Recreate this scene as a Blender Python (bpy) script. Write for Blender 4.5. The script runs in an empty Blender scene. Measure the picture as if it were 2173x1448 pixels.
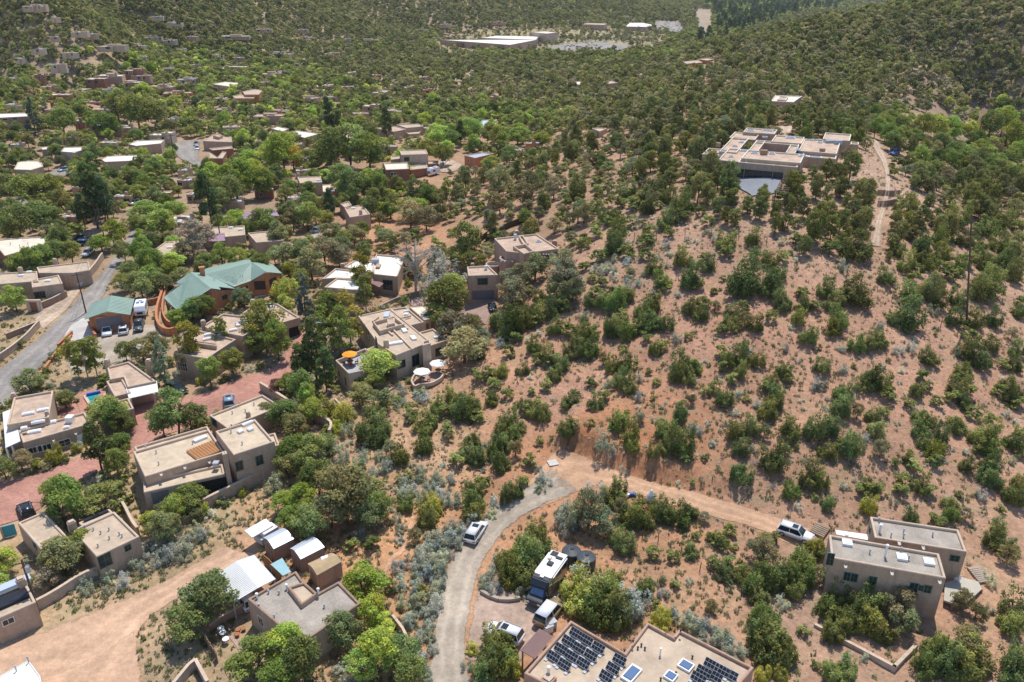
import bpy, bmesh, math, random
import numpy as np
from mathutils import Vector
S = bpy.context.scene
rad = math.radians
# ---------------------------------------------------------------- camera
CH = 71.0; PITCH = rad(24.9); FPX = 1690.0; W0, H0 = 2173.0, 1448.0
cd = bpy.data.cameras.new("camera"); cam = bpy.data.objects.new("camera", cd); S.collection.objects.link(cam)
cam.location = (0, 0, CH); cam.rotation_euler = (rad(90) - PITCH, 0, 0)
cd.sensor_width = 36; cd.lens = 36 * FPX / W0; cd.clip_start = 1; cd.clip_end = 20000
S.camera = cam
# ---------------------------------------------------------------- light
SAZ, SEL = rad(14), rad(66)          # sun azimuth from +Y towards +X, elevation
sd = Vector((math.sin(SAZ) * math.cos(SEL), math.cos(SAZ) * math.cos(SEL), math.sin(SEL)))
w = bpy.data.worlds.new("World"); S.world = w; w.use_nodes = True
nt = w.node_tree; bg = nt.nodes['Background']
sky = nt.nodes.new('ShaderNodeTexSky'); sky.sky_type = 'NISHITA'; sky.sun_disc = False
sky.sun_elevation = SEL; sky.sun_rotation = SAZ; sky.altitude = 2100; sky.air_density = 1.0; sky.dust_density = 1.2
nt.links.new(sky.outputs[0], bg.inputs[0]); bg.inputs[1].default_value = 0.15
sl = bpy.data.lights.new("sun", 'SUN'); sl.energy = 3.5; sl.angle = rad(0.5); sl.color = (1, 0.955, 0.88)
so = bpy.data.objects.new("sun", sl); S.collection.objects.link(so)
so.rotation_euler = sd.to_track_quat('Z', 'Y').to_euler()
S.view_settings.view_transform = 'Standard'; S.view_settings.look = 'None'; S.view_settings.gamma = 1
S.view_settings.exposure = 0.45
S.cycles.max_bounces = 5; S.cycles.volume_bounces = 0; S.cycles.diffuse_bounces = 3; S.cycles.transparent_max_bounces = 12
R = random.Random(7); NR = np.random.RandomState(5)
# ---------------------------------------------------------------- projection
cp, sp = math.cos(PITCH), math.sin(PITCH)
def ray(px, py):
    u = (px - W0 / 2) / FPX; v = (py - H0 / 2) / FPX
    return np.array([u, cp - v * sp, -sp - v * cp])
def P(px, py, z):
    d = ray(px, py); t = (z - CH) / d[2]
    return np.array([d[0] * t, d[1] * t, z])
def proj(p):
    x, y, z = p[0], p[1], p[2] - CH
    dep = y * cp - z * sp; up = y * sp + z * cp
    return W0 / 2 + FPX * x / dep, H0 / 2 - FPX * up / dep, dep
# ---------------------------------------------------------------- terrain height
CT = """1010 1132 0;1070 1343 0;1160 1240 0;1690 1133 1;1500 1090 1.4;1350 1060 1.8;1200 1010 2;1230 985 2.2;1900 1250 -.5;1780 1330 -1
300 1300 -1;0 1150 -.5;0 1440 -1;500 1440 -.5;225 705 2;1022 640 5.5;1110 560 8.5;1040 700 4.6;1590 415 24;1650 340 25;1800 330 25;1500 330 23.5
1300 350 18;1200 330 12;1050 450 10;900 480 4.5;850 540 4;700 450 3;1100 330 6;1400 250 21;1200 250 5;1480 180 20;1350 170 8;1250 150 2;1000 400 7
1660 205 23;1560 250 24;1750 250 22;1900 25 46;2000 20 48;2173 42 46;1750 60 39;1600 95 29;1500 118 20;1420 130 10;2000 150 26;2000 250 -2;2050 285 -6;2173 290 -7;1850 180 20;1700 150 24
1880 420 22;2100 450 15;2173 560 11.5;2173 420 7;1950 330 18;2100 350 -1;2000 380 14
1900 700 12.5;2150 850 6.5;2150 1100 1.5;1900 950 5.6;1650 800 9.5;1650 1000 4.3;1500 600 15;1650 520 20;1800 560 18;1250 750 7;1100 800 4.6;1200 600 12;1100 680 6.8;1000 850 2.6;1350 880 6.2;1450 980 4;1500 760 10.5
1400 1200 0.6;1500 1300 -.3;2150 1350 -1;1750 1440 -1.5;1100 1440 -.5;1300 1440 -.8;800 1000 1.2;600 1200 0;500 950 1;850 850 2;650 750 2.2;0 700 1;550 600 3;200 550 3;400 450 3;700 560 4
0 400 2;300 300 3;600 300 3;900 300 5;50 188 13;10 215 5;130 210 3;300 180 5;500 200 4;700 200 3;850 160 2;0 130 12;300 100 18;300 50 32;300 10 46;0 50 36;0 10 50;600 60 22;600 10 40;900 60 6;900 12 30
1000 95 0;1250 95 0;1400 90 0;1250 55 3;1250 10 22;1475 45 0;1600 30 0;1500 15 0;1550 70 -2"""
def wp(x, y):
    return np.stack([x / (y + 100.0) * 1.3, np.log(y + 100.0)], -1)
_c = []
for t in CT.replace('\n', ';').split(';'):
    a, b, z = map(float, t.split()); p = P(a, b, z); _c.append((p[0], p[1], z))
_c += [(-100, -40, 0), (100, -40, 0), (0, -60, 0), (0, 20, 0), (-300, 150, 3), (300, 120, -2), (420, 330, 0), (-500, 300, 12),
       (-3000, 3200, 120), (0, 3600, 30), (2600, 3000, 0), (-6000, 8800, 200), (6000, 8800, 0), (0, 8900, 40), (900, 900, -10),
       (300, 800, -8), (520, 720, -5), (380, 640, 30), (800, 1500, -5), (1500, 1700, -5), (600, 480, 20), (-900, 800, 70), (0, 60, -.3), (-60, 50, -1), (70, 55, -1.5)]
_c = np.array(_c); _cp = wp(_c[:, 0], _c[:, 1]); _n = len(_c)
def _phi(r2):
    return 0.5 * r2 * np.log(r2 + 1e-12)
_D = _phi(((_cp[:, None] - _cp[None]) ** 2).sum(-1)) + np.eye(_n) * 2e-4
_Pm = np.c_[np.ones(_n), _cp]
_A = np.zeros((_n + 3, _n + 3)); _A[:_n, :_n] = _D; _A[:_n, _n:] = _Pm; _A[_n:, :_n] = _Pm.T
_W = np.linalg.solve(_A, np.r_[_c[:, 2], 0, 0, 0])
def h0(x, y):
    x = np.asarray(x, float).ravel(); y = np.asarray(y, float).ravel(); out = np.zeros(len(x))
    for i in range(0, len(x), 20000):
        q = wp(x[i:i + 20000], y[i:i + 20000])
        r2 = ((q[:, None] - _cp[None]) ** 2).sum(-1)
        out[i:i + 20000] = _phi(r2) @ _W[:_n] + _W[_n] + q @ _W[_n + 1:]
    return out
def at0(px, py):
    d = ray(px, py); t = np.geomspace(40, 9000, 1200)
    z = CH + d[2] * t; below = z < h0(d[0] * t, d[1] * t)
    k = int(np.argmax(below)) if below.any() else 1100
    return d[0] * t[k], d[1] * t[k]
TOE = np.array([at0(*q) for q in [(1150, 945), (1182, 966), (1219, 955), (1258, 977), (1284, 992), (1312, 1001), (1341, 1008), (1367, 1019), (1420, 1030), (1474, 1042), (1566, 1068), (1640, 1090)]])
TH = [0, 2.6, 2.8, 2.6, 2.4, 2.4, 2.2, 2.1, 1.7, 1.1, .5, 0]
def bank(x, y):
    best = np.full(len(x), 1e9); out = np.zeros(len(x))
    for i in range(len(TOE) - 1):
        a, b = TOE[i], TOE[i + 1]; ab = b - a; L = np.hypot(*ab)
        s = np.clip(((x - a[0]) * ab[0] + (y - a[1]) * ab[1]) / L ** 2, 0, 1)
        dx = x - a[0] - s * ab[0]; dy = y - a[1] - s * ab[1]; d = np.hypot(dx, dy)
        sg = (ab[0] * (y - a[1]) - ab[1] * (x - a[0])) > 0
        hh = TH[i] * (1 - s) + TH[i + 1] * s
        q = np.clip((d + .5 * np.sin(x * 1.9 + y) + .3 * np.sin(x * 4.1)) / 2.1, 0, 1); q = q * q * (3 - 2 * q)
        v = np.where(sg, hh * q * np.exp(-np.maximum(d - 1.7, 0) / 9), 0)
        m = d < best; best = np.where(m, d, best); out = np.where(m, v, out)
    return out
def nz(x, y):
    return (.16 * np.sin(x * .37 + 1.3 * np.sin(y * .21)) * np.cos(y * .31 + .9 * np.sin(x * .17)) + .09 * np.sin(x * .9 + y * .5 + 2 * np.sin(y * .33)) * np.sin(y * .83 - x * .3)
            + np.clip((np.hypot(x, y) - 150) / 500, 0, 1) * 1.6 * np.sin(x * .043 + 2 * np.sin(y * .02)) * np.sin(y * .037 + x * .011))
def hf(x, y):
    x = np.asarray(x, float).ravel(); y = np.asarray(y, float).ravel()
    return h0(x, y) + bank(x, y) + nz(x, y)
def h(x, y):
    return float(hf([x], [y])[0])
# cached grid (also the terrain mesh)
DS = 0.0047
Ts = np.arange(math.log(42), math.log(9000), DS); Ss = np.arange(-1.25, 1.2501, DS)
TT, SS = np.meshgrid(Ts, Ss, indexing='ij')
GY = np.exp(TT) - 100; GX = SS * (GY + 100)
GZ = hf(GX.ravel(), GY.ravel()).reshape(GX.shape)
def hg(x, y):
    """height of the terrain mesh (bilinear in its own grid)"""
    x = np.asarray(x, float); y = np.asarray(y, float)
    t = (np.log(np.maximum(y + 100, 43)) - Ts[0]) / DS; s = (x / (y + 100) - Ss[0]) / DS
    t = np.clip(t, 0, len(Ts) - 1.001); s = np.clip(s, 0, len(Ss) - 1.001)
    i = t.astype(int); j = s.astype(int); a = t - i; b = s - j
    return (GZ[i, j] * (1 - a) * (1 - b) + GZ[i + 1, j] * a * (1 - b) + GZ[i, j + 1] * (1 - a) * b + GZ[i + 1, j + 1] * a * b)
_tt = np.geomspace(50, 6000, 1500)
def at(px, py, dz=0.0):
    d = ray(px, py); X = d[0] * _tt; Y = d[1] * _tt; Z = CH + d[2] * _tt
    f = Z - hg(X, Y) - dz; b = f < 0
    if not b.any(): k = len(_tt) - 1
    else: k = max(1, int(np.argmax(b)))
    t0, t1 = _tt[k - 1], _tt[k]
    q = f[k - 1] / (f[k - 1] - f[k] + 1e-9); t = t0 + (t1 - t0) * min(max(q, 0), 1)
    x, y = d[0] * t, d[1] * t
    return np.array([x, y, float(hg(x, y))])
# ---------------------------------------------------------------- materials
def mat(name, col, rough=.85, noise=0.0, nscale=3.0, metal=0, bump=0.0, spec=.3, stripes=None):
    wall_ = 'stucco' in name; roof_ = name.endswith('_roof'); noise = noise * (1.5 if wall_ or roof_ else 1)
    m = bpy.data.materials.new(name); m.use_nodes = True; n = m.node_tree; b = n.nodes['Principled BSDF']
    b.inputs['Base Color'].default_value = (*col, 1); b.inputs['Roughness'].default_value = rough
    b.inputs['Metallic'].default_value = metal; b.inputs['Specular IOR Level'].default_value = spec
    last = None
    if noise or stripes or bump:
        tc = n.nodes.new('ShaderNodeTexCoord')
    if noise:
        t = n.nodes.new('ShaderNodeTexNoise'); t.inputs['Scale'].default_value = nscale; t.inputs['Detail'].default_value = 6; t.inputs['Roughness'].default_value = .65
        n.links.new(tc.outputs['Object'], t.inputs['Vector'])
        t2 = n.nodes.new('ShaderNodeTexNoise'); t2.inputs['Scale'].default_value = nscale * .13; t2.inputs['Detail'].default_value = 4
        n.links.new(tc.outputs['Object'], t2.inputs['Vector'])
        ad = n.nodes.new('ShaderNodeMath'); ad.operation = 'ADD'; n.links.new(t.outputs[0], ad.inputs[0]); n.links.new(t2.outputs[0], ad.inputs[1])
        if wall_:
            mp = n.nodes.new('ShaderNodeMapping'); mp.inputs['Scale'].default_value = (1, 1, .12); n.links.new(tc.outputs['Object'], mp.inputs[0]); n.links.new(mp.outputs[0], t2.inputs['Vector']); t2.inputs['Scale'].default_value = 1.3
        if roof_: t2.inputs['Scale'].default_value = .42; t2.inputs['Detail'].default_value = 7; t2.inputs['Distortion'].default_value = .6
        mr = n.nodes.new('ShaderNodeMapRange'); mr.inputs[1].default_value = .7; mr.inputs[2].default_value = 1.3
        mr.inputs[3].default_value = 1 - noise; mr.inputs[4].default_value = 1 + noise; n.links.new(ad.outputs[0], mr.inputs[0])
        mx = n.nodes.new('ShaderNodeVectorMath'); mx.operation = 'SCALE'; mx.inputs[0].default_value = col
        n.links.new(mr.outputs[0], mx.inputs['Scale']); n.links.new(mx.outputs[0], b.inputs['Base Color']); last = t
    if bump and last:
        bp = n.nodes.new('ShaderNodeBump'); bp.inputs['Strength'].default_value = bump; bp.inputs['Distance'].default_value = .05
        n.links.new(last.outputs[0], bp.inputs['Height']); n.links.new(bp.outputs[0], b.inputs['Normal'])
    return m
M = {}
M['adobe'] = mat('adobe_stucco', (.43, .315, .23), .95, .13, 2.2, bump=.4)
M['adobe_pink'] = mat('pink_stucco', (.43, .28, .205), .95, .12, 2.2, bump=.4)
M['adobe_light'] = mat('light_stucco', (.50, .385, .29), .95, .12, 2.2, bump=.4)
M['adobe_dark'] = mat('brown_stucco', (.32, .21, .15), .95, .14, 2.2, bump=.4)
M['orange'] = mat('orange_stucco', (.47, .20, .10), .95, .12, 2.2, bump=.4)
M['redbrown'] = mat('redbrown_stucco', (.30, .14, .09), .95, .12, 2.2, bump=.4)
M['cap'] = mat('parapet_cap', (.53, .41, .31), .95, .14, 2.0)
M['deck_wood'] = mat('deck_boards', (.44, .40, .33), .9, .15, 4)
M['roof_sand'] = mat('sand_roof', (.53, .42, .30), .95, .14, 1.1, bump=.2)
M['roof_tan'] = mat('tan_roof', (.47, .365, .265), .95, .14, 1.1, bump=.2)
M['roof_brown'] = mat('brown_roof', (.47, .34, .25), .95, .17, 1.1, bump=.2)
M['roof_gray'] = mat('gravel_roof', (.345, .30, .25), .95, .22, 5.0, bump=.5)
M['roof_white'] = mat('white_roof', (.74, .69, .60), .8, .10, 1.0)
M['roof_cream'] = mat('cream_roof', (.66, .58, .46), .85, .12, 1.0)
M['roof_deck'] = mat('deck_paving', (.38, .38, .40), .8, .10, 3.0)
M['metal_white'] = mat('white_metal', (.72, .71, .68), .45, .06, 1.5)
M['metal_green'] = mat('green_metal', (.25, .335, .27), .45, .08, .6)
M['metal_red'] = mat('mauve_metal', (.27, .155, .14), .55, .10, 1.5)
M['metal_purple'] = mat('purple_metal', (.32, .20, .26), .5, .10, 1.0)
M['metal_gray'] = mat('gray_metal', (.40, .42, .45), .4, .10, 1.2)
M['metal_silver'] = mat('silver_metal', (.55, .60, .66), .35, .08, 1.2, metal=.3)
M['glass'] = mat('window_glass', (.02, .028, .03), .12, spec=.6)
M['glass_blue'] = mat('skylight_glass', (.10, .16, .28), .12, spec=.8)
M['dome'] = mat('skylight_dome', (.75, .78, .84), .25, spec=.6)
M['white'] = mat('white_paint', (.78, .77, .74), .5)
M['frame_teal'] = mat('teal_frame', (.10, .17, .15), .6)
M['dark'] = mat('dark_interior', (.02, .018, .016), .9)  # near-black, stands in for shade inside openings and under the carport
M['door_gray'] = mat('gray_door', (.16, .15, .16), .6, .1, 3)
M['door_brown'] = mat('brown_door', (.055, .038, .03), .6)
M['wood'] = mat('weathered_wood', (.27, .20, .14), .9, .25, 5)
M['wood_orange'] = mat('stained_wood', (.36, .17, .07), .8, .15, 5)
M['wood_dark'] = mat('dark_wood', (.10, .07, .05), .9, .2, 5)
M['shingle'] = mat('tan_shingle', (.40, .29, .17), .9, .2, 6)
M['panel'] = mat('solar_cell', (.016, .018, .026), .4, spec=.35)
M['black'] = mat('black_paint', (.016, .016, .018), .35, spec=.5)
M['tank'] = mat('tank_plastic', (.055, .065, .075), .5, .15, 2)
M['pole'] = mat('pole_wood', (.11, .08, .06), .9, .2, 3)
M['tyre'] = mat('rubber', (.02, .02, .02), .9)
M['rim'] = mat('alloy', (.45, .45, .47), .35, metal=.6)
M['red_lamp'] = mat('red_lamp', (.4, .02, .02), .3)
M['lamp'] = mat('clear_lamp', (.7, .7, .7), .2)
M['orange_cloth'] = mat('orange_cloth', (.85, .32, .03), .8)
M['white_cloth'] = mat('white_cloth', (.74, .73, .70), .8)
M['furn'] = mat('dark_red_wood', (.16, .05, .04), .7)
M['teal'] = mat('turquoise_paint', (.05, .28, .36), .6)
M['tarp'] = mat('pale_blue_canopy', (.27, .44, .47), .6, .1, 2)
M['stone'] = mat('stone', (.36, .29, .23), .95, .25, 3, bump=.5)
M['rock'] = mat('red_rock', (.42, .28, .20), .95, .2, 3)
M['concrete'] = mat('concrete', (.52, .48, .44), .9, .1, 1.5)
M['blue'] = mat('blue_plastic', (.03, .12, .45), .4)
M['yellow'] = mat('yellow_plastic', (.75, .45, .03), .5)
M['terracotta'] = mat('terracotta', (.38, .14, .07), .8)
M['water'] = mat('pool_water', (.02, .30, .36), .05, spec=.6)
M['bark'] = mat('bark', (.12, .09, .07), .95, .2, 6)
M['bark_pale'] = mat('pale_bark', (.42, .38, .32), .9, .2, 6)
M['twig'] = mat('dead_twig', (.33, .29, .26), .95)
def paint(name, col):
    m = mat(name, col, .28, spec=.5); m.node_tree.nodes['Principled BSDF'].inputs['Coat Weight'].default_value = .5; return m
M['p_white'] = paint('white_car_paint', (.78, .78, .80)); M['p_blue'] = paint('blue_car_paint', (.02, .07, .25)); M['p_black'] = paint('black_car_paint', (.012, .013, .016))
M['p_gray'] = paint('gray_car_paint', (.07, .085, .085)); M['p_gold'] = paint('gold_car_paint', (.30, .23, .13)); M['p_green'] = paint('green_car_paint', (.025, .035, .025)); M['p_red'] = paint('red_car_paint', (.3, .03, .02)); M['p_silver'] = paint('silver_car_paint', (.35, .36, .38)); M['p_lblue'] = paint('pale_blue_car_paint', (.28, .37, .46)); M['p_brown'] = paint('bronze_paint', (.20, .14, .09))
def leafmat(colr=None):
    m = bpy.data.materials.new('foliage'); m.use_nodes = True; n = m.node_tree; n.nodes.clear()
    out = n.nodes.new('ShaderNodeOutputMaterial'); oi = n.nodes.new('ShaderNodeObjectInfo')
    at_ = n.nodes.new('ShaderNodeAttribute'); at_.attribute_name = 'lv'
    mr = n.nodes.new('ShaderNodeMapRange'); mr.inputs[3].default_value = .82; mr.inputs[4].default_value = 1.2; n.links.new(oi.outputs['Random'], mr.inputs[0])
    s1 = n.nodes.new('ShaderNodeVectorMath'); s1.operation = 'MULTIPLY'; (n.links.new(oi.outputs['Color'], s1.inputs[0]) if colr is None else setattr(s1.inputs[0], 'default_value', colr)); n.links.new(at_.outputs['Color'], s1.inputs[1])
    s2 = n.nodes.new('ShaderNodeVectorMath'); s2.operation = 'SCALE'; n.links.new(s1.outputs[0], s2.inputs[0]); n.links.new(mr.outputs[0], s2.inputs['Scale'])
    d = n.nodes.new('ShaderNodeBsdfDiffuse'); t = n.nodes.new('ShaderNodeBsdfTranslucent'); mx = n.nodes.new('ShaderNodeMixShader'); mx.inputs[0].default_value = .4
    n.links.new(s2.outputs[0], d.inputs[0]); n.links.new(s2.outputs[0], t.inputs[0]); n.links.new(d.outputs[0], mx.inputs[1]); n.links.new(t.outputs[0], mx.inputs[2]); n.links.new(mx.outputs[0], out.inputs[0])
    return m
LEAF = leafmat()
# ground material: albedo attribute times fine procedural variation
def groundmat(name, attr='alb', base=None, spk=.5, grass=.5, edge=False, fine=1.0, tracks=False):
    m = bpy.data.materials.new(name); m.use_nodes = True; n = m.node_tree; b = n.nodes['Principled BSDF']; b.inputs['Roughness'].default_value = 1; b.inputs['Specular IOR Level'].default_value = .05
    L = n.links.new
    geo = n.nodes.new('ShaderNodeNewGeometry')
    def noise(sc, det=5, ro=.6):
        t = n.nodes.new('ShaderNodeTexNoise'); t.inputs['Scale'].default_value = sc; t.inputs['Detail'].default_value = det; t.inputs['Roughness'].default_value = ro; L(geo.outputs['Position'], t.inputs['Vector']); return t.outputs[0]
    def rng(src, a, b_, c, d_):
        r = n.nodes.new('ShaderNodeMapRange'); r.inputs[1].default_value = a; r.inputs[2].default_value = b_; r.inputs[3].default_value = c; r.inputs[4].default_value = d_; L(src, r.inputs[0]); return r.outputs[0]
    def scale(v, s):
        k = n.nodes.new('ShaderNodeVectorMath'); k.operation = 'SCALE'; L(v, k.inputs[0]); L(s, k.inputs['Scale']); return k.outputs[0]
    def mixc(f, a, col):
        k = n.nodes.new('ShaderNodeMix'); k.data_type = 'RGBA'; L(f, k.inputs[0]); L(a, k.inputs[6]); k.inputs[7].default_value = (*col, 1); return k.outputs[2]
    if base is None:
        a = n.nodes.new('ShaderNodeAttribute'); a.attribute_name = attr; c = a.outputs['Color']
    else:
        a = n.nodes.new('ShaderNodeRGB'); a.outputs[0].default_value = (*base, 1); c = a.outputs[0]
    if edge:
        ac = n.nodes.new('ShaderNodeAttribute'); ac.attribute_name = 'acr'; fr = n.nodes.new('ShaderNodeMath'); fr.operation = 'PINGPONG'; fr.inputs[1].default_value = .5; L(ac.outputs['Fac'], fr.inputs[0])
        wb_ = n.nodes.new('ShaderNodeMath'); wb_.operation = 'ADD'; L(fr.outputs[0], wb_.inputs[0]); L(rng(noise(.25, 4), .3, .7, -.08, .08), wb_.inputs[1])
        df = n.nodes.new('ShaderNodeMath'); df.operation = 'SUBTRACT'; L(wb_.outputs[0], df.inputs[0]); df.inputs[1].default_value = .30; ab = n.nodes.new('ShaderNodeMath'); ab.operation = 'ABSOLUTE'; L(df.outputs[0], ab.inputs[0])
        c = scale(c, rng(ab.outputs[0], .02, .12, 1.10, .93))
    c = scale(c, rng(noise(.09, 6, .65), .34, .68, .78, 1.18))
    c = scale(c, rng(noise(1.3, 8, .8), .34, .66, 1 - .34 * fine, 1 + .26 * fine))
    if grass:
        g = noise(.35, 8, .75); f = rng(g, .52, .64, 0, grass); c = mixc(f, c, (.27, .235, .13))
    if spk:
        v = n.nodes.new('ShaderNodeTexVoronoi'); v.inputs['Scale'].default_value = 1.9; L(geo.outputs['Position'], v.inputs['Vector'])
        f = rng(v.outputs['Distance'], .05, .22, spk, 0); f2 = rng(noise(.8, 3), .42, .55, 0, 1)
        k = n.nodes.new('ShaderNodeMath'); k.operation = 'MULTIPLY'; L(f, k.inputs[0]); L(f2, k.inputs[1]); c = mixc(k.outputs[0], c, (.13, .10, .07))
        v = n.nodes.new('ShaderNodeTexVoronoi'); v.inputs['Scale'].default_value = 3.1; L(geo.outputs['Position'], v.inputs['Vector'])
        f = rng(v.outputs['Distance'], .04, .16, spk * .7, 0); c = mixc(f, c, (.68, .50, .40))
    L(c, b.inputs['Base Color'])
    bp = n.nodes.new('ShaderNodeBump'); bp.inputs['Strength'].default_value = .9; bp.inputs['Distance'].default_value = .16; L(noise(1.6, 7, .7), bp.inputs['Height']); L(bp.outputs[0], b.inputs['Normal'])
    if edge:
        e = n.nodes.new('ShaderNodeAttribute'); e.attribute_name = 'edge'
        k = n.nodes.new('ShaderNodeMath'); k.operation = 'ADD'; L(e.outputs['Fac'], k.inputs[0]); L(rng(noise(.9, 6, .7), .3, .7, -.30, .30), k.inputs[1])
        al = rng(k.outputs[0], .10, .34, 0, 1)
        tr = n.nodes.new('ShaderNodeBsdfTransparent'); mx = n.nodes.new('ShaderNodeMixShader'); o = n.nodes['Material Output']
        L(al, mx.inputs[0]); L(tr.outputs[0], mx.inputs[1]); L(b.outputs[0], mx.inputs[2]); L(mx.outputs[0], o.inputs[0])
    return m
M['ground'] = groundmat('desert_ground', spk=.75, grass=.55)
M['gravel'] = groundmat('gray_gravel_road', base=(.42, .35, .275), spk=.15, grass=0, edge=True, fine=.7)
M['dirt'] = groundmat('orange_dirt', base=(.56, .345, .215), spk=.12, grass=0, edge=True, fine=.6)
M['dirt_pale'] = groundmat('pale_dirt', base=(.57, .37, .245), spk=.15, grass=0, edge=True, fine=.7)
M['asphalt'] = groundmat('worn_asphalt', base=(.31, .28, .25), spk=.08, grass=0, edge=True, fine=.7)
M['pad'] = groundmat('crushed_gravel', base=(.42, .305, .235), spk=.3, grass=0, edge=True, fine=.8)
M['redcon'] = groundmat('red_concrete', base=(.42, .29, .24), spk=0, grass=0, fine=.35)
M['slab'] = groundmat('pale_slab', base=(.56, .53, .49), spk=0, grass=0, fine=.25)
M['tanpave'] = groundmat('tan_gravel_drive', base=(.50, .38, .28), spk=.1, grass=0, edge=True)
def brickmat():
    m = groundmat('brick_paving', base=(.42, .215, .16), spk=0, grass=0, fine=.5); n = m.node_tree; L = n.links.new
    b = n.nodes['Principled BSDF']; src = b.inputs['Base Color'].links[0].from_socket; geo = [x for x in n.nodes if x.type == 'NEW_GEOMETRY'][0]
    t = n.nodes.new('ShaderNodeTexBrick'); t.inputs['Scale'].default_value = 1.2; t.inputs['Color1'].default_value = (1.15, 1.1, 1.1, 1); t.inputs['Color2'].default_value = (.82, .82, .85, 1); t.inputs['Mortar'].default_value = (1.2, 1.3, 1.4, 1); L(geo.outputs['Position'], t.inputs[0])
    k = n.nodes.new('ShaderNodeVectorMath'); k.operation = 'MULTIPLY'; L(src, k.inputs[0]); L(t.outputs[0], k.inputs[1]); L(k.outputs[0], b.inputs['Base Color'])
    return m
M['brick'] = brickmat()
# ---------------------------------------------------------------- mesh helpers
COL = S.collection
class MB:
    def __init__(s): s.v = []; s.f = []
    def add(s, vs, fs):
        o = len(s.v); s.v += [tuple(map(float, p)) for p in vs]; s.f += [tuple(i + o for i in f) for f in fs]; return s
    def box(s, c, sz, rz=0, top=1.0):
        x, y, z = sz[0] / 2, sz[1] / 2, sz[2] / 2; ca, sa = math.cos(rz), math.sin(rz); vs = []
        for dz, k in ((-z, 1), (z, top)):
            for dx, dy in ((-x, -y), (x, -y), (x, y), (-x, y)):
                dx *= k; dy *= k; vs.append((c[0] + dx * ca - dy * sa, c[1] + dx * sa + dy * ca, c[2] + dz))
        return s.add(vs, [(3, 2, 1, 0), (4, 5, 6, 7), (0, 1, 5, 4), (1, 2, 6, 5), (2, 3, 7, 6), (3, 0, 4, 7)])
    def tube(s, a, b, r0, r1=None, n=8):
        r1 = r0 if r1 is None else r1; a = Vector(a); b = Vector(b); d = (b - a).normalized()
        u = d.orthogonal().normalized(); w_ = d.cross(u); vs = []
        for p, r in ((a, r0), (b, r1)):
            for k in range(n):
                t = 2 * math.pi * k / n; vs.append(p + (u * math.cos(t) + w_ * math.sin(t)) * r)
        fs = [(k, (k + 1) % n, n + (k + 1) % n, n + k) for k in range(n)] + [tuple(range(n - 1, -1, -1)), tuple(range(n, 2 * n))]
        return s.add(vs, fs)
    def lathe(s, c, prof, n=16):
        vs = []; fs = []
        for r, z in prof:
            for k in range(n):
                t = 2 * math.pi * k / n; vs.append((c[0] + r * math.cos(t), c[1] + r * math.sin(t), c[2] + z))
        for j in range(len(prof) - 1):
            for k in range(n): fs.append((j * n + k, j * n + (k + 1) % n, (j + 1) * n + (k + 1) % n, (j + 1) * n + k))
        fs.append(tuple(range((len(prof) - 1) * n, len(prof) * n))); fs.append(tuple(range(n - 1, -1, -1)))
        return s.add(vs, fs)
    def prism(s, poly, z0, z1):
        n = len(poly); return s.add([(p[0], p[1], z0) for p in poly] + [(p[0], p[1], z1) for p in poly],
            [tuple(range(n - 1, -1, -1)), tuple(range(n, 2 * n))] + [(k, (k + 1) % n, n + (k + 1) % n, n + k) for k in range(n)])
    def mesh(s, name, m, off=None, bevel=0, smooth=False):
        me = bpy.data.meshes.new(name); v = s.v
        if off is not None: v = [(a - off[0], b - off[1], c - off[2]) for a, b, c in v]
        me.from_pydata(v, [], s.f)
        if bevel:
            bm = bmesh.new(); bm.from_mesh(me); bmesh.ops.recalc_face_normals(bm, faces=bm.faces)
            bmesh.ops.bevel(bm, geom=[e for e in bm.edges if e.is_manifold and e.calc_face_angle(0) > .5], offset=bevel, segments=2, affect='EDGES', clamp_overlap=True); bm.to_mesh(me); bm.free()
        if m is not None: me.materials.append(m)
        if smooth:
            for p in me.polygons: p.use_smooth = True
        me.update(); return me
    def build(s, name, m, parent=None, off=None, bevel=0, smooth=False, loc=None):
        if parent is not None and off is None: off = parent.location
        if off is None: off = (0, 0, 0)
        o = bpy.data.objects.new(name, s.mesh(name, m, off, bevel, smooth)); COL.objects.link(o)
        if parent is not None: o.parent = parent
        else: o.location = off if loc is None else loc
        return o
def tag(o, label=None, cat=None, group=None, kind=None):
    if label: o['label'] = label
    if cat: o['category'] = cat
    if group: o['group'] = group
    if kind: o['kind'] = kind
    return o
def empty(name, loc, label, cat, group=None, rz=0):
    o = bpy.data.objects.new(name, None); COL.objects.link(o); o.location = loc; o.rotation_euler.z = rz; o.empty_display_size = .5
    return tag(o, label, cat, group)
def setattr_col(me, name, arr):
    a = me.attributes.new(name, 'FLOAT_COLOR', 'POINT'); a.data.foreach_set('color', np.asarray(arr, dtype=np.float32).ravel())
LAND = []      # landmarks for labels: (x, y, phrase)
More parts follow.
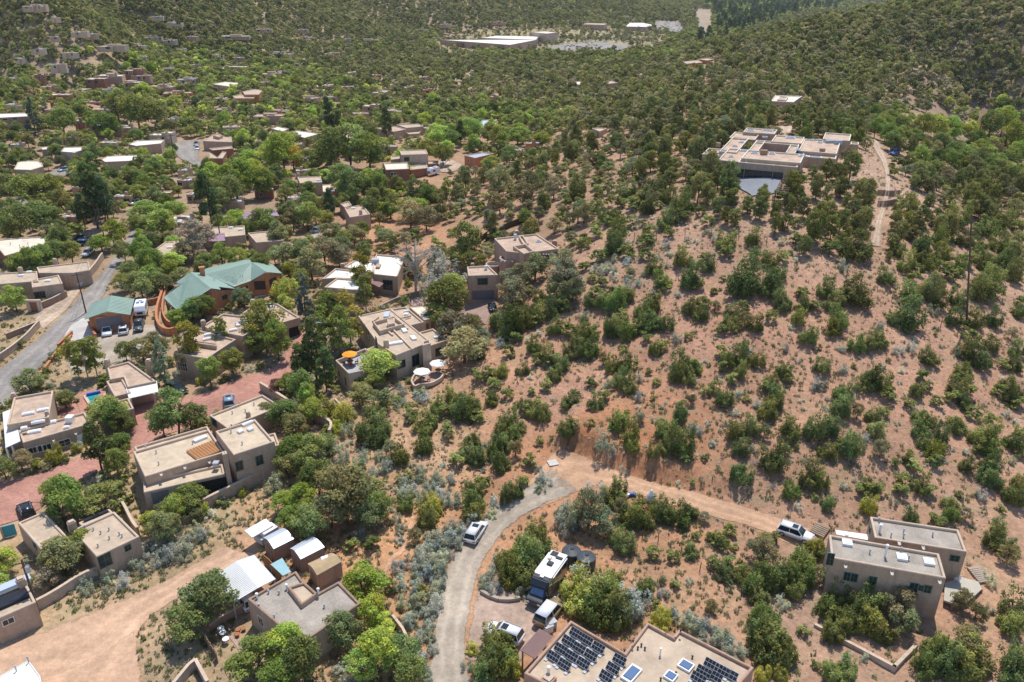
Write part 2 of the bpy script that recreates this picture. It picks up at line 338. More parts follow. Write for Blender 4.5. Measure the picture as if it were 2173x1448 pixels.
# ---------------------------------------------------------------- terrain mesh
ZC = """1500 700 .50 .325 .235;1900 800 .53 .35 .25;1200 850 .52 .34 .245;1700 1050 .50 .34 .235;1250 990 .60 .37 .22;1240 940 .46 .24 .13;1350 985 .46 .25 .14;830 1150 .62 .385 .22;640 1130 .58 .35 .19;1350 1250 .55 .37 .235;1280 1160 .54 .33 .20
850 950 .54 .39 .255;200 1350 .62 .45 .31;560 1060 .56 .41 .25;450 1090 .46 .40 .24;350 1200 .46 .385 .24;150 1300 .50 .42 .27;420 1380 .44 .37 .25;560 1120 .60 .42 .28;2050 1350 .55 .38 .26;1850 1350 .50 .35 .25;1780 1250 .45 .35 .27
700 750 .36 .31 .22;300 600 .40 .33 .24;100 740 .46 .38 .24;150 760 .48 .40 .26;500 450 .42 .34 .25;900 500 .52 .33 .21;850 530 .52 .34 .22;1050 450 .47 .34 .24;1250 450 .46 .34 .24;1400 550 .48 .34 .25;200 300 .44 .36 .26;50 190 .52 .33 .22;600 200 .46 .39 .27;800 170 .52 .46 .32;1000 200 .46 .38 .27
1300 80 .44 .42 .29;1230 60 .46 .43 .26;1100 60 .46 .43 .26;1600 200 .46 .34 .25;1900 100 .46 .36 .27;2000 200 .42 .34 .26;1700 60 .44 .37 .28;2000 500 .52 .37 .27;1880 420 .55 .42 .32;1650 420 .50 .38 .28;2120 350 .40 .35 .22;100 50 .44 .37 .27;900 20 .44 .37 .27;1500 30 .46 .42 .34"""
zc = []
for t in ZC.replace('\n', ';').split(';'):
    q = list(map(float, t.split())); p = at(q[0], q[1]); zc.append((p[0], p[1], q[2] * .84, q[3] * .72, q[4] * .665))
zc = np.array(zc); zq = wp(zc[:, 0], zc[:, 1])
def albedo(x, y):
    out = np.zeros((len(x), 4)); out[:, 3] = 1
    for i in range(0, len(x), 20000):
        q = wp(x[i:i + 20000], y[i:i + 20000]); r2 = ((q[:, None] - zq[None]) ** 2).sum(-1) + 1e-5; k = r2 ** -1.7
        out[i:i + 20000, :3] = k @ zc[:, 2:5] / k.sum(1)[:, None]
    return out
def make_terrain():
    nt_, ns_ = GX.shape; v = np.stack([GX, GY, GZ], -1).reshape(-1, 3).astype(np.float32)
    i = np.arange(nt_ - 1)[:, None] * ns_ + np.arange(ns_ - 1)[None]; f = np.stack([i, i + 1, i + ns_ + 1, i + ns_], -1).reshape(-1)
    me = bpy.data.meshes.new('ground'); me.vertices.add(len(v)); me.vertices.foreach_set('co', v.ravel())
    nf = len(f) // 4; me.loops.add(len(f)); me.loops.foreach_set('vertex_index', f.astype(np.int32)); me.polygons.add(nf)
    me.polygons.foreach_set('loop_start', (np.arange(nf) * 4).astype(np.int32)); me.polygons.foreach_set('use_smooth', np.ones(nf, bool))
    me.update(calc_edges=True); me.validate(); setattr_col(me, 'alb', albedo(v[:, 0].astype(float), v[:, 1].astype(float)))
    me.materials.append(M['ground']); o = bpy.data.objects.new('ground', me); COL.objects.link(o); tag(o, 'stony red-tan desert hillside and valley floor', None, None, 'structure')
make_terrain()
# ---------------------------------------------------------------- draped sheets
BLOCK = []      # world polygons kept free of scattered plants
def resample(pts, n):
    pts = np.array(pts, float); d = np.r_[0, np.cumsum(np.hypot(*(pts[1:] - pts[:-1]).T))]; s = np.linspace(0, d[-1], n)
    return np.c_[np.interp(s, d, pts[:, 0]), np.interp(s, d, pts[:, 1])]
def smooth(p, k=2):
    p = np.array(p, float)
    for _ in range(k):
        q = [p[0]]
        for a, b in zip(p[:-1], p[1:]): q += [a * .75 + b * .25, a * .25 + b * .75]
        q.append(p[-1]); p = np.array(q)
    return p
def sheet(name, left, right, m, label, lift=.05, sm=2, world=False, kind='structure', n=None):
    if not world: left = [at(*p)[:2] for p in left]; right = [at(*p)[:2] for p in right]
    if sm: left = smooth(left, sm); right = smooth(right, sm)
    L_ = max(np.hypot(*(np.array(left)[1:] - np.array(left)[:-1]).T).sum(), np.hypot(*(np.array(right)[1:] - np.array(right)[:-1]).T).sum())
    N = n or int(min(400, max(4, L_ / .8))); a = resample(left, N); b = resample(right, N)
    wd = np.hypot(*(a - b).T).max(); K = int(min(60, max(4, wd / .7)))
    q = np.linspace(0, 1, K + 1)[None, :, None]; g = a[:, None] * (1 - q) + b[:, None] * q; X = g[..., 0]; Y = g[..., 1]
    Z = hg(X, Y) + lift + .0008 * np.maximum(Y - 120, 0); v = np.stack([X, Y, Z], -1).reshape(-1, 3); K1 = K + 1
    i = np.arange(N - 1)[:, None] * K1 + np.arange(K)[None]; f = np.stack([i, i + 1, i + K1 + 1, i + K1], -1).reshape(-1, 4)
    me = bpy.data.meshes.new(name); me.from_pydata(v.tolist(), [], f.tolist()); me.materials.append(m)
    e = np.minimum(q[0, :, 0], 1 - q[0, :, 0])[None] * wd / 1.6; en = np.minimum(np.arange(N), N - 1 - np.arange(N))[:, None] * (L_ / N) / (6.0 if name in ('gravel_road', 'dirt_road') else 1.6); ed = np.minimum(e + 0 * en, en + 0 * e)
    at_ = me.attributes.new('edge', 'FLOAT', 'POINT'); at_.data.foreach_set('value', np.clip(ed, 0, 1).astype(np.float32).ravel())
    ac = me.attributes.new('acr', 'FLOAT', 'POINT'); ac.data.foreach_set('value', (q[0, :, 0][None] + 0 * en).astype(np.float32).ravel())
    for p_ in me.polygons: p_.use_smooth = True
    if me.polygons[0].normal.z < 0: me.flip_normals()
    o = bpy.data.objects.new(name, me); COL.objects.link(o); tag(o, label, None, None, kind)
    BLOCK.append(np.r_[a, b[::-1]]); return o
# ---------------------------------------------------------------- buildings
PROT = []      # (px0, py0, px1, py1, depth) picture boxes of houses that plants must not cover
def off_poly(poly, d):
    n = len(poly); out = []
    for i in range(n):
        a = np.array(poly[i - 1][:2]); b = np.array(poly[i][:2]); c = np.array(poly[(i + 1) % n][:2])
        u = (b - a) / (np.linalg.norm(b - a) + 1e-9); v = (c - b) / (np.linalg.norm(c - b) + 1e-9)
        nu = np.array([-u[1], u[0]]); nv = np.array([-v[1], v[0]]); m = nu + nv; k = 1 + nu @ nv
        out.append(b + m * d / max(k, .35))
    return out
def ccw(poly):
    a = sum(poly[i - 1][0] * poly[i][1] - poly[i][0] * poly[i - 1][1] for i in range(len(poly)))
    return list(poly) if a > 0 else list(poly)[::-1]
def inside(p, poly):
    c = False; j = len(poly) - 1
    for i in range(len(poly)):
        a, b = poly[i], poly[j]
        if (a[1] > p[1]) != (b[1] > p[1]) and p[0] < (b[0] - a[0]) * (p[1] - a[1]) / (b[1] - a[1]) + a[0]: c = not c
        j = i
    return c
class Bld:
    pz = .35
    def __init__(s, name, label, cat, gpx, wall='adobe', roof='roof_tan', cap='cap', z=None, group=None, lm=None, prot=True):
        p = at(*gpx); s.zg = p[2] if z is None else z; s.root = empty(name, (p[0], p[1], s.zg), label, cat, group)
        s.w = MB(); s.c = MB(); s.r = {}; s.blocks = []; s.edges = []; s.wm = wall; s.rm = roof; s.cm = cap; s.cache = {}; s.prot = prot; s.wx = {}
        if lm: LAND.append((p[0], p[1], lm))
    def pts(s, px, H): return [P(a, b, s.zg + H)[:2] for a, b in px]
    def rect(s, A, B, C, H):
        a, b, c = s.pts([A, B, C], H); u = (b - a) / np.linalg.norm(b - a); n = np.array([-u[1], u[0]]); d = (c - b) @ n
        return [a, b, b + n * d, a + n * d]
    def blk(s, poly, H, par=.38, base=-3.0, roof=None, wall=None, capw=.30, hole=None):
        k = len(s.blocks); poly = ccw([np.array(p[:2]) for p in poly]); poly = off_poly(poly, .004 * k); H = H + .003 * k
        zt = s.zg + H; zd = zt - par; zb = s.zg + base; n = len(poly); ch = .07
        W = s.w if wall is None else s.wx.setdefault(wall, MB())
        def ring(p, z): return [(q[0], q[1], z) for q in p]
        p1 = off_poly(poly, ch); p2 = off_poly(poly, capw - ch); p3 = off_poly(poly, capw)
        def loft(mb, ra, rb):
            mb.add(ra + rb, [(i, (i + 1) % n, n + (i + 1) % n, n + i) for i in range(n)])
        loft(W, ring(poly, zb), ring(poly, zt - ch - .12))
        loft(s.c, ring(poly, zt - ch - .12), ring(poly, zt - ch)); loft(s.c, ring(poly, zt - ch), ring(p1, zt)); loft(s.c, ring(p1, zt), ring(p2, zt)); loft(s.c, ring(p2, zt), ring(p3, zt - ch)); loft(s.c, ring(p3, zt - ch), ring(p3, zd))
        s.r.setdefault(roof or s.rm, MB()).add(ring(p3, zd), [tuple(range(n))])
        s.blocks.append((poly, zt, zd, p3))
        for i in range(n): s.edges.append((poly[i], poly[(i + 1) % n], zb, zt))
        BLOCK.append(np.array(off_poly(poly, -.8)))
        if s.prot:
            q = [proj((a[0], a[1], z)) for a in poly for z in (zt, s.zg + H * s.pz)]
            PROT.append((min(a[0] for a in q), min(a[1] for a in q), max(a[0] for a in q), max(a[1] for a in q), min(a[2] for a in q)))
        return s
    def R(s, A, B, C, H, **k): return s.blk(s.rect(A, B, C, H), H, **k)
    def Q(s, px, H, **k): return s.blk(s.pts(px, H), H, **k)
    def hit(s, px, py):
        d = ray(px, py); best = None
        for a, b, z0, z1 in s.edges:
            e = np.array(b) - np.array(a); n = np.array([e[1], -e[0]]) / (np.linalg.norm(e) + 1e-9)
            dn = d[:2] @ n
            if dn >= -1e-6: continue
            t = (np.array(a) @ n) / dn; p = d * t; z = CH + p[2]; q = ((p[:2] - np.array(a)) @ e) / (e @ e)
            if -.03 <= q <= 1.03 and s.zg - 1.5 < z < z1 and (best is None or t < best[0]): best = (t, np.array([p[0], p[1], z]), e / np.linalg.norm(e), n)
        return best
    def win(s, px, py, wd, ht, kind='window', frame='white', pane='glass', mull=(2, 2), zc=None):
        b = s.hit(px, py)
        if b is None: return None
        _, p, u, n = b
        if zc is not None: p = np.array([p[0], p[1], s.zg + zc])
        rz = math.atan2(u[1], u[0]); f = MB(); o = p + np.array([n[0], n[1], 0]) * .02; t = .07 if wd > .8 else .05
        def bx(dx, dz, sx, sz, dep=.10, out=0):
            f.box((o[0] + u[0] * dx + n[0] * out, o[1] + u[1] * dx + n[1] * out, o[2] + dz), (sx, dep, sz), rz)
        bx(0, ht / 2, wd + 2 * t, t); bx(0, -ht / 2, wd + 2 * t, t); bx(-wd / 2, 0, t, ht - t); bx(wd / 2, 0, t, ht - t)
        for i in range(1, mull[0]): bx(-wd / 2 + wd * i / mull[0], 0, t * .6, ht - t, .08)
        for i in range(1, mull[1]): bx(0, -ht / 2 + ht * i / mull[1], wd - t, t * .5, .07)
        fo = f.build({'window': 'window', 'door': 'door', 'garage_door': 'garage_door', 'opening': 'opening'}[kind], M[frame], s.root)
        g = MB(); g.box((o[0], o[1], o[2]), (wd - .01, .05, ht - .01), rz)
        if kind == 'garage_door':
            for i in range(1, 4): g.box((o[0] + n[0] * .03, o[1] + n[1] * .03, o[2] - ht / 2 + ht * i / 4), (wd - .1, .012, .035), rz)
        gp = MB(); gp.v = g.v; gp.f = g.f; po = gp.build('pane' if kind in ('window', 'opening') else 'leaf', M[pane], s.root); po.parent = fo  # in an opening this sheet is shade painted near-black, with no glass
        return fo
    def sp(s, px, py, H=None):
        """point on the roof under a picture point"""
        best = None
        for poly, zt, zd, p3 in s.blocks:
            q = P(px, py, zd)
            if inside(q[:2], poly) and (best is None or zd > best[2]): best = q
        return best if best is not None else P(px, py, s.zg + (H or 4))
    def part(s, key, fn, p, name, m, rz=0, bevel=0):
        if key not in s.cache: s.cache[key] = fn().mesh(name, M[m], None, bevel)
        o = bpy.data.objects.new(name, s.cache[key]); COL.objects.link(o); o.parent = s.root
        o.location = (p[0] - s.root.location.x, p[1] - s.root.location.y, p[2] - s.root.location.z); o.rotation_euler.z = rz; return o
    def sky(s, px, py, w=1.2, l=1.2, rz=None, top='dome', h_=.35):
        p = s.sp(px, py); rz = s.ang if rz is None and hasattr(s, 'ang') else (rz or 0)
        o = s.part(('sk', w, l), lambda: MB().box((0, 0, h_ / 2), (w, l, h_)), p, 'skylight', 'white', rz)
        g = MB().box((0, 0, h_ + .03), (w * .84, l * .84, .10), 0, .8).mesh('skylight_pane', M[top]); q = bpy.data.objects.new('skylight_pane', g); COL.objects.link(q); q.parent = o
    def vent(s, px, py, hh=.6, r=.09, m='metal_gray'):
        p = s.sp(px, py); s.part(('v', hh, r, m), lambda: MB().tube((0, 0, 0), (0, 0, hh), r, r, 8).tube((0, 0, hh), (0, 0, hh + .1), r * 1.6, r * 1.2, 8), p, 'vent_pipe', m)
    def unit(s, px, py, w=1.0, l=1.0, hh=.9, m='metal_gray', name='rooftop_cooler', rz=0):
        p = s.sp(px, py); s.part(('u', w, l, hh, m), lambda: MB().box((0, 0, hh / 2), (w, l, hh)).box((0, 0, hh + .03), (w * 1.06, l * 1.06, .06)), p, name, m, rz)
    def chim(s, px, py, w=.9, l=.9, hh=1.2, m=None, rz=None):
        p = s.sp(px, py); rz = getattr(s, 'ang', 0) if rz is None else rz
        o = s.part(('c', w, l, hh), lambda: MB().box((0, 0, hh / 2 - 1), (w, l, hh + 2)), p, 'chimney', m or s.wm, rz, .05)
        q = bpy.data.objects.new('chimney_cap', MB().box((0, 0, hh + .12), (w * .7, l * .7, .1)).box((0, 0, hh + .02), (w * .5, l * .5, .2)).mesh('chimney_cap', M['cap'])); COL.objects.link(q); q.parent = o
    def canale(s, px, py):
        b = s.hit(px, py)
        if b is None: return
        _, p, u, n = b; rz = math.atan2(u[1], u[0])
        s.part('can', lambda: MB().box((0, -.3, 0), (.28, .75, .06)).box((-.15, -.3, .07), (.05, .75, .16)).box((.15, -.3, .07), (.05, .75, .16)), (p[0], p[1], p[2]), 'roof_spout', 'concrete', rz)
    def done(s, bevel=0):
        if s.w.v: s.w.build('wall', M[s.wm], s.root)
        for k, mb in s.wx.items(): mb.build('wall', M[k], s.root)
        if s.c.v: s.c.build('parapet', M[s.cm], s.root)
        for k, mb in s.r.items():
            mb.build('roof', M[k], s.root)
        return s
    def faces(s, name, m, polys, thick=0):
        """polygons given as (px, py, height)"""
        mb = MB()
        for pl in polys:
            v = [P(a, b, s.zg + H) for a, b, H in pl]
            n = len(v)
            if thick:
                mb.add(v + [(q[0], q[1], q[2] - thick) for q in v], [tuple(range(n)), tuple(range(2 * n - 1, n - 1, -1))] + [(i, n + i, n + (i + 1) % n, (i + 1) % n) for i in range(n)])
            else: mb.add(v, [tuple(range(n))])
            BLOCK.append(np.array([q[:2] for q in v]))
        return mb.build(name, m if not isinstance(m, str) else M[m], s.root)
    def curtain(s, line, m=None, base=-2.0):
        """vertical wall hanging from a line of (px, py, height)"""
        mb = MB(); v = [P(a, b, s.zg + H) for a, b, H in line]
        for a, b in zip(v[:-1], v[1:]):
            mb.add([a, b, (b[0], b[1], s.zg + base), (a[0], a[1], s.zg + base)], [(0, 1, 2, 3)])
            p, q = (a, b); e = (q - p)[:2]; nn = np.array([e[1], -e[0]])
            if nn @ np.array([p[0], p[1]]) > 0: p, q = q, p
            s.edges.append((p[:2], q[:2], s.zg + base, max(a[2], b[2]) + 3))
        return mb.build('wall', M[m or s.wm], s.root)
    def post(s, line, H, r=.09, m='wood', name='post'):
        for a, b in line:
            p = P(a, b, s.zg + H); s.part(('p', H, r, m), lambda: MB().box((0, 0, -H / 2 - .5), (2 * r, 2 * r, H + 1)), p, name, m)
def gable(s, ridge, left, right, m, seams=True, thick=.12):
    pass
def angof(b): 
    p = b.blocks[0][0]; return math.atan2(p[1][1] - p[0][1], p[1][0] - p[0][0])
def c1(x, y): return (x / 3.811, 700 + y / 3.811)
def c2(x, y): return (x / 3.548, 1040 + y / 3.548)
def c3(x, y): return (400 + x / 3.732, 1060 + y / 3.732)
def c4(x, y): return (900 + x / 3.732, 1060 + y / 3.732)
def c5(x, y): return (1600 + x / 3.55, 1040 + y / 3.55)
def c6(x, y): return (200 + x / 3.811, 540 + y / 3.811)
def c7(x, y): return (600 + x / 3.62, 480 + y / 3.62)
def c8(x, y): return (1380 + x / 3.62, 200 + y / 3.62)
def d1(x, y): return (x / 4.022, 380 + y / 4.022)
def d2(x, y): return (x / 3.811, y / 3.811)
def d3(x, y): return (500 + x / 3.811, y / 3.811)
def d4(x, y): return (860 + x / 3.104, y / 3.104)
def d5(x, y): return (360 + x / 3.622, 250 + y / 3.622)
def e1(x, y): return (1300 + x / 4.024, 1240 + y / 4.024)
def t54(ox, oy): return lambda x, y: (ox + x / 5.4225, oy + y / 5.4225)

# ================================================================= structure: roads
sheet('gravel_road', [(880, 1500), (905, 1448), (922, 1340), (932, 1260), (946, 1200), (972, 1155), (1008, 1118), (1048, 1078), (1100, 1045), (1148, 1012), (1175, 985)],
      [(1030, 1500), (1000, 1448), (985, 1370), (1000, 1300), (1008, 1250), (1022, 1200), (1052, 1150), (1095, 1105), (1140, 1078), (1190, 1060), (1240, 1040)], M['gravel'], 'gray gravel road curving uphill past the parked cars', .085)
sheet('gravel_pad', [(985, 1400), (992, 1330), (1000, 1290), (1012, 1240), (1020, 1215)], [(1080, 1440), (1130, 1372), (1180, 1330), (1210, 1270), (1210, 1225)], M['pad'], 'crushed gravel parking pad beside the motorhome', .09)
sheet('dirt_road', [(1090, 1052), (1130, 1012), (1160, 975), (1175, 950), (1215, 957), (1262, 978), (1312, 1001), (1367, 1019), (1474, 1044), (1566, 1070), (1640, 1095), (1690, 1110), (1745, 1135)],
      [(1150, 1080), (1195, 1060), (1235, 1042), (1262, 1035), (1290, 1040), (1335, 1048), (1370, 1056), (1400, 1066), (1480, 1088), (1560, 1110), (1625, 1128), (1665, 1155), (1740, 1168)], M['dirt'], 'orange dirt track cut into the hillside', .055)
sheet('dirt_lane', [(-60, 1400), (0, 1372), (60, 1352), (140, 1320), (240, 1280), (330, 1245), (420, 1195), (470, 1160)], [(-60, 1480), (0, 1448), (150, 1440), (300, 1420), (285, 1330), (390, 1262), (480, 1225), (560, 1175)], M['dirt_pale'], 'pale dirt lane leading to the white carport', .06)
sheet('dirt_yard', [(0, 1500), (0, 1446), (110, 1436), (200, 1400)], [(310, 1500), (305, 1446), (300, 1400), (284, 1336)], M['dirt_pale'], 'pale dirt turning area at the lane', .09)
sheet('side_street', [(-60, 835), (0, 785), (40, 752), (100, 702), (150, 655), (192, 604), (215, 582), (232, 560), (262, 520), (280, 490)], [(-60, 930), (0, 868), (50, 815), (95, 770), (135, 722), (162, 700), (200, 655), (232, 610), (240, 580), (255, 560), (284, 520), (296, 480)], M['asphalt'], 'worn asphalt street beside the green roofed garage')
sheet('gravel_yard', [(130, 745), (200, 712), (240, 690), (330, 690)], [(150, 800), (215, 778), (300, 765), (352, 720)], M['gravel'], 'gravel yard where three vehicles park', .09)
sheet('street_verge', [d1(270, 1170), d1(420, 1060), d1(560, 1000), d1(640, 900)], [d1(360, 1300), d1(480, 1200), d1(600, 1090), d1(690, 960)], M['tanpave'], 'tan gravel verge beside the street', .05)
sheet('concrete_apron', [d1(500, 1440), d1(600, 1260), d1(700, 1195), d1(770, 1190)], [d1(560, 1405), d1(680, 1375), d1(800, 1345), d1(820, 1290)], M['slab'], 'pale concrete apron left of the green garage', .10, 0)
# brick street and yards
sheet('brick_street', [(640, 700), (606, 752), (575, 790), (520, 798), (470, 818), (410, 846), (350, 845), (300, 850)], [(664, 720), (640, 760), (596, 825), (556, 838), (500, 866), (440, 890), (340, 930), (278, 948)], M['brick'], 'red brick paved street winding between adobe houses', .08)
sheet('brick_yard', [(262, 848), (276, 870), (284, 905), (270, 945)], [(345, 838), (342, 870), (335, 905), (290, 955)], M['brick'], 'red brick courtyard in front of the metal carport', .13)
sheet('brick_lane', [(-60, 1010), (0, 1028), (70, 1010), (140, 985), (200, 955), (270, 940)], [(-60, 1120), (0, 1120), (80, 1085), (110, 1060), (170, 1020), (240, 985), (330, 930)], M['brick'], 'pink brick driveway at the left edge', .10)
sheet('brick_patio', [c1(615, 560), c1(640, 510), c1(830, 480)], [c1(655, 700), c1(720, 690), c1(850, 600)], M['brick'], 'brick patio around the small pool', .12, 0)
sheet('brick_terrace', [c1(480, 640), c1(600, 560)], [c1(500, 720), c1(640, 690)], M['brick'], 'brick terrace beside the upper house', .16, 0)
sheet('red_driveway', [c7(1460, 560), c7(1375, 620), c7(1360, 680)], [c7(1640, 575), c7(1610, 640), c7(1560, 760)], M['redcon'], 'reddish concrete driveway below the garage', .10, 1)
sheet('red_driveway', [c7(960, 590), c7(1010, 560), c7(1180, 520)], [c7(1000, 620), c7(1100, 610), c7(1240, 590)], M['redcon'], 'reddish shared driveway between the cream roof and garage', .10, 1)
sheet('white_driveway', [c6(1310, 305), c6(1400, 280), c6(1490, 255)], [c6(1290, 370), c6(1420, 330), c6(1520, 290)], M['slab'], 'pale concrete drive before the double garage doors', .10, 0)
sheet('gray_drive', [(640, 512), (652, 495), (668, 478)], [(646, 528), (672, 508), (695, 484)], M['gravel'], 'gray drive with a white car among the junipers', .1)
sheet('street', [(350, 300), (362, 318), (380, 338), (420, 355), (440, 372)], [(425, 302), (424, 318), (420, 335), (432, 350), (452, 368)], M['asphalt'], 'asphalt street junction in the middle distance', .12)
sheet('street', [(95, 372), (125, 358), (150, 345)], [(110, 385), (145, 375), (165, 352)], M['asphalt'], 'short asphalt street beside the far white car', .12)
sheet('street', [(0, 448), (0, 430), (40, 420)], [(70, 440), (60, 425), (50, 418)], M['asphalt'], 'asphalt bend at the left edge', .12)
sheet('far_road', [(1462, 14), (1472, 36), (1482, 58), (1490, 82)], [(1468, 14), (1479, 36), (1492, 58), (1506, 80)], M['asphalt'], 'long pale road running away from the school', .3)
sheet('parking_lot', [d4(740, 325), d4(1000, 310), d4(1170, 283), d4(1310, 283)], [d4(850, 338), d4(1080, 350), d4(1300, 372), d4(1500, 310)], M['asphalt'], 'asphalt car park of the school', .25, 1)
sheet('parking_lot', [d4(1640, 150), d4(1640, 215)], [d4(1800, 150), d4(1850, 215)], M['asphalt'], 'asphalt car park beyond the far office', .3, 0)
sheet('far_path', [(975, 182), (990, 165), (1000, 150)], [(990, 182), (1003, 165), (1010, 150)], M['tanpave'], 'pale track on the wooded slope', .2)
sheet('far_path', [(552, 48), (555, 38), (556, 27)], [(566, 48), (570, 38), (566, 27)], M['tanpave'], 'pale track high on the left foothill', .3)
sheet('far_path', [d2(1030, 340), d2(1080, 270)], [d2(1110, 330), d2(1125, 265)], M['tanpave'], 'pale drive by the far left houses', .2)
sheet('gravel_drive', [c8(1670, 345), c8(1720, 430), c8(1775, 520), c8(1812, 640), c8(1795, 760), c8(1775, 860), c8(1730, 960), c8(1705, 1100), c8(1680, 1170)],
      [c8(1730, 350), c8(1800, 440), c8(1820, 520), c8(1845, 650), c8(1840, 760), c8(1815, 870), c8(1780, 980), c8(1770, 1120), c8(1770, 1180)], M['tanpave'], 'tan gravel drive climbing past the hilltop house', .1)
sheet('gravel_drive', [c8(980, 250), c8(975, 290), c8(975, 320)], [c8(1110, 245), c8(1105, 290), c8(1080, 330)], M['tanpave'], 'tan gravel court behind the hilltop house', .1, 1)
sheet('gravel_drive', [c8(820, 190), c8(860, 165)], [c8(880, 205), c8(910, 175)], M['tanpave'], 'small tan clearing behind the hilltop house', .1, 0)
sheet('gravel_drive', [d3(1600, 1330), d3(1680, 1290), d3(1760, 1300)], [d3(1660, 1400), d3(1780, 1400), d3(1840, 1340)], M['tanpave'], 'tan gravel court beside the red-brown house', .12, 1)
sheet('foot_path', [t54(700, 1040)(a, b) for a, b in [(930, 260), (880, 420), (860, 560), (800, 680), (640, 790), (610, 930), (590, 1060), (560, 1200)]],
      [t54(700, 1040)(a, b) for a, b in [(1000, 280), (970, 420), (930, 560), (880, 740), (720, 830), (660, 940), (640, 1060), (610, 1200)]], M['dirt'], 'narrow orange footpath down the sage slope', .06)

# ================================================================= buildings, near
def house1():
    b = Bld('adobe_house', 'adobe house with white metal porch roof and small pool behind', 'house', (60, 985), 'adobe', 'roof_brown', lm='the house with the white porch roof')
    b.R(c1(110, 545), c1(430, 490), c1(480, 690), 4.6)
    b.R(c1(185, 912), c1(735, 755), c1(655, 672), 3.6); b.ang = angof(b)
    for x, y, w_, l_ in ((232, 685, 1.8, .7), (352, 655, 1.8, .7), (312, 748, 2, .9), (432, 752, 1.0, .8), (282, 830, 1.9, .8), (197, 803, .9, .7), (540, 798, .8, .5)): b.sky(*c1(x, y), w_, l_)
    b.unit(*c1(572, 745), 1.1, 1.1, 1.0, 'white'); b.chim(*c1(385, 700), .6, .6, .8); b.chim(*c1(118, 560), .8, .8, 1.0)
    for x, y in ((430, 890), (610, 835), (690, 790)): b.canale(*c1(x, y))
    b.win(*c1(268, 975), 1.3, 1.1, mull=(2, 1)); b.win(*c1(378, 950), 1.3, 1.1, mull=(2, 1)); b.win(*c1(322, 962), .9, 1.1, mull=(1, 1)); b.win(*c1(522, 915), 1.7, 1.2, mull=(2, 2)); b.win(*c1(664, 890), 1.2, 2.1, 'door', 'white', 'white', (1, 1))
    b.faces('porch_roof', 'metal_white', [[(*c1(20, 668), 3.2), (*c1(112, 632), 3.5), (*c1(165, 900), 3.5), (*c1(45, 955), 3.2)]], .12)
    b.post([c1(48, 948), c1(96, 935)], 3.1, .12, 'white'); b.done()
def house2():
    b = Bld('adobe_house', 'small adobe house with a white ribbed metal carport roof', 'house', (300, 880), 'adobe', 'roof_brown', lm='the white ribbed carport')
    b.Q([c1(865, 300), c1(1042, 255), c1(1262, 412), c1(1030, 462), c1(1000, 380), c1(890, 400)], 3.9)
    b.R(c1(858, 415), c1(985, 383), c1(1020, 515), 3.5); b.R(c1(930, 578), c1(1040, 550), c1(1062, 640), 3.1)
    b.ang = 0; b.chim(*c1(872, 290), .8, .8, 1.1); b.chim(*c1(1212, 300), 1.0, 1.0, 1.4)
    b.faces('carport_roof', 'metal_white', [[(*c1(1018, 478), 3.5), (*c1(1268, 412), 3.5), (*c1(1280, 500), 3.1), (*c1(1042, 556), 3.1)]], .12)
    mb = MB()
    for i in range(1, 14):
        q = i / 14; a = P(*c1(1018 + 250 * q, 478 - 66 * q), b.zg + 3.53); c = P(*c1(1042 + 238 * q, 556 - 56 * q), b.zg + 3.13); mb.tube(a, c, .035, .035, 4)
    mb.build('roof_rib', M['metal_white'], b.root)
    b.post([c1(1050, 560), c1(1278, 505), c1(1245, 515)], 3.05, .16, 'adobe'); b.faces('carport_shade', 'dark', [[(*c1(1050, 540), 2.6), (*c1(1270, 480), 2.6), (*c1(1262, 470), 0), (*c1(1044, 528), 0)]]); b.done()  # slanted near-black sheet paints the shade inside the open carport
